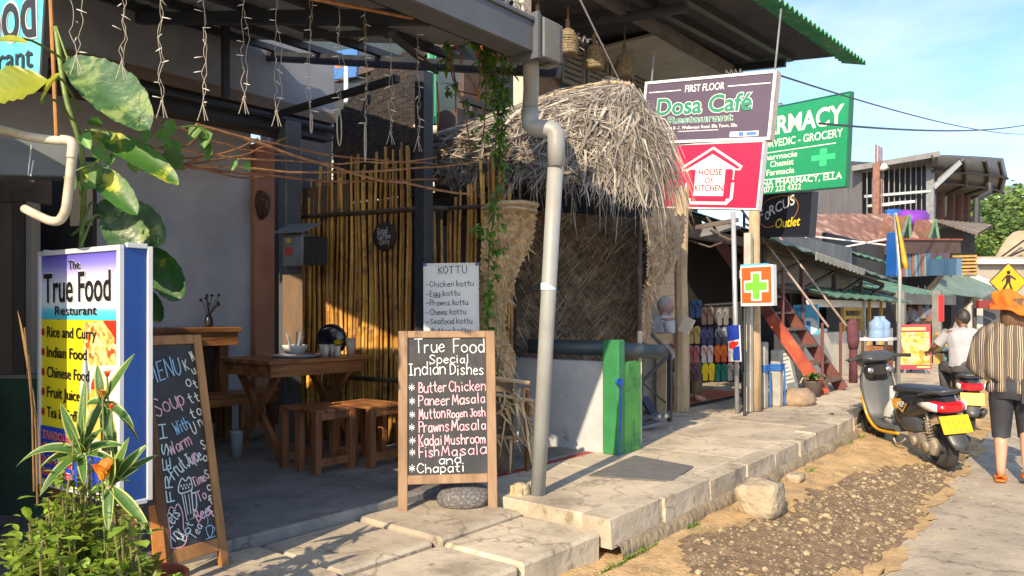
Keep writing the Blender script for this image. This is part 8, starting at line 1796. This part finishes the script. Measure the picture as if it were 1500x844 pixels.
# dracaenas in front of the sign: striped strap leaves
DRG = M('dracaena_green', (.07, .16, .03), (.045, .11, .022), sc=6, rough=.4, isl=.25, trans=.2); DRY_ = M('dracaena_margin', (.50, .52, .14), (.38, .44, .12), sc=6, rough=.42, isl=.15, trans=.25)
def dracaena(px, py, D, label, leaves, footpx):
    c = at(px, py, D); f = gd(footpx, 860, .02); f = V((c.x+.02, c.y, .02)); t = thing('striped_dracaena', label, 'plant', f, group='dracaenas in front of the restaurant sign')
    mb = MB(); mb.tube(smooth_pts([tuple(f), tuple(f.lerp(c, .5)+V((.02, .01, 0))), tuple(c)], 5), .012, 7); mb.build('stem', M('tan_stem', (.36, .29, .16), (.26, .20, .11), sc=14), t, True)
    for (dx, dy, dd, w, dr) in leaves:
        mb = MB(); L = V((dx/F*D*SA, -dx/F*D*CA, -dy/F*D)); L = L+V((CA, SA, 0))*dd; ln = L.length*1.08; up = Z*.8+tow if dy < 0 else tow+Z
        mb.leaf(c, L+Z*dr*ln*.7, ln, w*.82/F*D, up=up, droop=dr, cup=.35, shape='strap' if dr > .4 else 'lance', n=9, mi=(1, 0, 0, 1), inn=.74); mb.build('leaf', [DRG, DRY_], t, True)
dracaena(118, 665, 2.75, 'lowest striped dracaena, its long leaf drooping to the far edge of the sign', [(-95, 10, -.1, 20, .9), (-60, 28, 0, 20, .7), (-30, -75, 0, 22, .1), (-4, -112, .05, 20, .1), (14, -70, -.05, 18, .2), (40, -45, .0, 18, .3), (70, -10, .05, 18, .6), (-42, -30, .1, 18, .4), (28, 40, -.1, 18, .7), (-20, 50, -.1, 20, .7), (60, 28, 0, 16, .8), (5, -60, -.12, 20, .1)], 118)
dracaena(150, 590, 2.85, 'tallest striped dracaena, with two upright leaves over the sign edge', [(48, -72, .0, 20, .1), (-12, -56, .02, 20, .1), (-32, 10, 0, 20, .8), (-10, 60, -.06, 22, .5), (18, 66, -.02, 22, .5), (34, 40, 0, 18, .8), (-28, 48, .05, 20, .7), (14, -30, -.1, 18, .2), (26, 58, .06, 18, .6)], 150)
dracaena(160, 712, 2.70, 'striped dracaena nearest the menu board, one leaf pointing down to it', [(30, -72, .0, 22, .1), (52, -62, .05, 24, .2), (76, 58, -.1, 24, .3), (-10, -30, .05, 18, .2), (44, -28, .05, 22, .4), (62, -42, .1, 20, .3), (18, -52, -.05, 22, .1), (12, 50, -.06, 20, .6), (-30, 20, 0, 18, .7)], 160)
for i, (px, py, D, h, lb) in enumerate(((150, 690, 2.66, 46, 'orange canna flower beside the striped dracaena nearest the menu board'), (150, 578, 2.82, 20, 'small orange flower in front of the tallest dracaena'), (157, 548, 2.84, 16, 'red-orange bud at the top of the tallest dracaena'), (163, 596, 2.8, 12, 'small red bud beside the tallest dracaena'))):
    c = at(px, py, D); t = thing('canna_flower', lb, 'flower', c); mb = MB(); s = h/F*D
    for k in range(7): a = r7.uniform(0, 6.3); mb.leaf(c-Z*s*.3, V((cos(a)*.5, sin(a)*.5, 1)), s*r7.uniform(.7, 1.05), s*.45, shape='oval', n=5, cup=.4)
    mb.build('petal', M('canna_petal', (.80, .12, .015), (.82, .38, .03), sc=14, rough=.5, trans=.3, isl=.15) if i < 2 else M('canna_bud', (.72, .06, .01), (.75, .12, .01), sc=14, rough=.5), t, True)
    mb = MB(); mb.tube([c-Z*s*.3, c+V((.01, .0, -.35))], .004, 5); mb.build('stem', STEMG, t)
# leafy bush filling the corner
BL = M('bush_leaf', (.27, .36, .04), (.14, .22, .025), sc=9, rough=.5, isl=.5, trans=.3, bump=.05)
def bush(cx, cy, rx, ry, h, label, seed, n):
    r = random.Random(seed); t = thing('leafy_bush', label, 'bush', (cx, cy, .0), group='bushes at the foot of the restaurant sign')
    ms = MB(); mb = MB()
    for k in range(n):
        a = r.uniform(0, 6.3); q = r.random()**.6; b0 = V((cx+cos(a)*rx*q*.5, cy+sin(a)*ry*q*.5, .02)); tp = V((cx+cos(a)*rx*q, cy+sin(a)*ry*q, h*r.uniform(.45, 1.0)*(1-.35*q)))
        pts = smooth_pts([tuple(b0), tuple(b0.lerp(tp, .5)+V((r.uniform(-.04, .04), r.uniform(-.04, .04), .05))), tuple(tp)], 4); ms.tube(pts, [.005]*4+[.004]*3+[.003]*2, 5)
        for q_ in pts[2:]:
            for _ in range(5):
                d = V((r.uniform(-1, 1), r.uniform(-1, 1), r.uniform(-.3, .8))); e = q_+d*r.uniform(.01, .06); L = r.choice((.018, .026, .034, .046, .07))*r.uniform(.8, 1.2); mb.leaf(e, d, L, L*r.uniform(.4, .62), droop=.3, shape='oval', n=3)
    mb.build('leaf', BL, t, True); ms.build('stem', M('bush_stem', (.22, .20, .08), (.15, .13, .05), sc=14), t)
def bp(px, py, D): p = at(px, py, D); return p.x, p.y
bush(*bp(118, 700, 2.72), .22, .22, 1.20, 'dense leafy bush growing up the foot of the restaurant sign', 5, 190)
bush(*bp(20, 760, 2.45), .34, .26, 1.04, 'low leafy bush before the dark green board', 6, 150)
bush(*bp(185, 800, 2.55), .20, .20, .95, 'low leafy bush in front of the red flower pot', 7, 110)
bush(*bp(70, 830, 2.3), .32, .22, .96, 'low leafy bush at the very corner of the bed', 8, 150)
t = thing('dry_reeds', 'few tall dry orange reeds leaning on the dark green board', 'reeds', gd(45, 800, .1)); mb = MB()
for (x0, y0, x1, y1) in ((50, 720, 36, 480), (55, 740, 42, 520), (60, 720, 48, 570)): mb.tube([at(x0, y0, 3.0), at((x0+x1)/2+4, (y0+y1)/2, 3.02), at(x1, y1, 3.05)], [.004, .003, .002], 5)
mb.leaf(at(40, 540, 3.02), Z+V((-.1, .1, 0)), .28, .03, shape='lance', droop=.2); mb.build('stalk', M('dry_reed', (.24, .14, .055), (.15, .085, .03), sc=14), t)
q = at(212, 790, 3.02); q.z = .05; t = thing('flower_pot', 'rust red flower pot with a leaning yellow leaf behind the bushes', 'pot', q)
mb = MB(); mb.lathe([(.10, 0), (.13, .25), (.15, .44), (.165, .45), (.165, .50), (.14, .50), (.13, .45)], q, 20); mb.build('pot', M('terracotta', (.42, .10, .04), (.30, .07, .03), sc=5, rough=.8, bump=.1), t, True)
mb = MB()
for k in range(7): a = r7.uniform(0, 6.3); mb.leaf(q+Z*.46, V((cos(a)*.6, sin(a)*.6, 1)), r7.uniform(.25, .38), .05, shape='lance', droop=.6)
mb.build('leaf', M('yellow_strap_leaf', (.34, .30, .04), (.20, .24, .03), sc=6, isl=.3, trans=.2), t, True)
# earth of the planting bed
mb = MB(); mb.grid([[V((-.6+i*.12, 1.6+j*.1, .05+.04*mnoise.noise(V((i*.5, j*.5, 0))))) for j in range(8)] for i in range(20)]); struct(mb.build('planting_bed', M('dark_soil', (.09, .065, .045), (.06, .045, .03), sc=12, rough=.95, bump=.4), smooth=True, org=V((0, 0, 0))))
# weeds along the kerb
r8 = random.Random(8); mb = MB(); GW = M('verge_grass', (.14, .22, .03), (.09, .16, .02), sc=9, isl=.4, trans=.2)
for (px, py, sp, n) in ((880, 812, .14, 70), (905, 808, .10, 45), (930, 800, .08, 30), (1010, 770, .10, 55), (850, 824, .1, 40), (1185, 690, .08, 40), (1240, 650, .1, 40), (1245, 640, .12, 40), (1120, 705, .06, 15)):
    c = gdd(px, py)
    for k in range(n):
        x = c.x+r8.gauss(0, sp*.6); y = min(c.y+r8.gauss(0, sp*.4), kerb_t(c.x)-.07); mb.leaf(V((x, y, gz(x, y)-.005)), V((r8.uniform(-.6, .6), r8.uniform(-.6, .6), 1)), r8.uniform(.03, .09), .007, droop=.8, n=3, shape='strap')
tag(mb.build('verge_grass', GW, org=V((0, 0, 0))), 'tufts of short grass along the foot of the kerb', 'grass', kind='stuff')
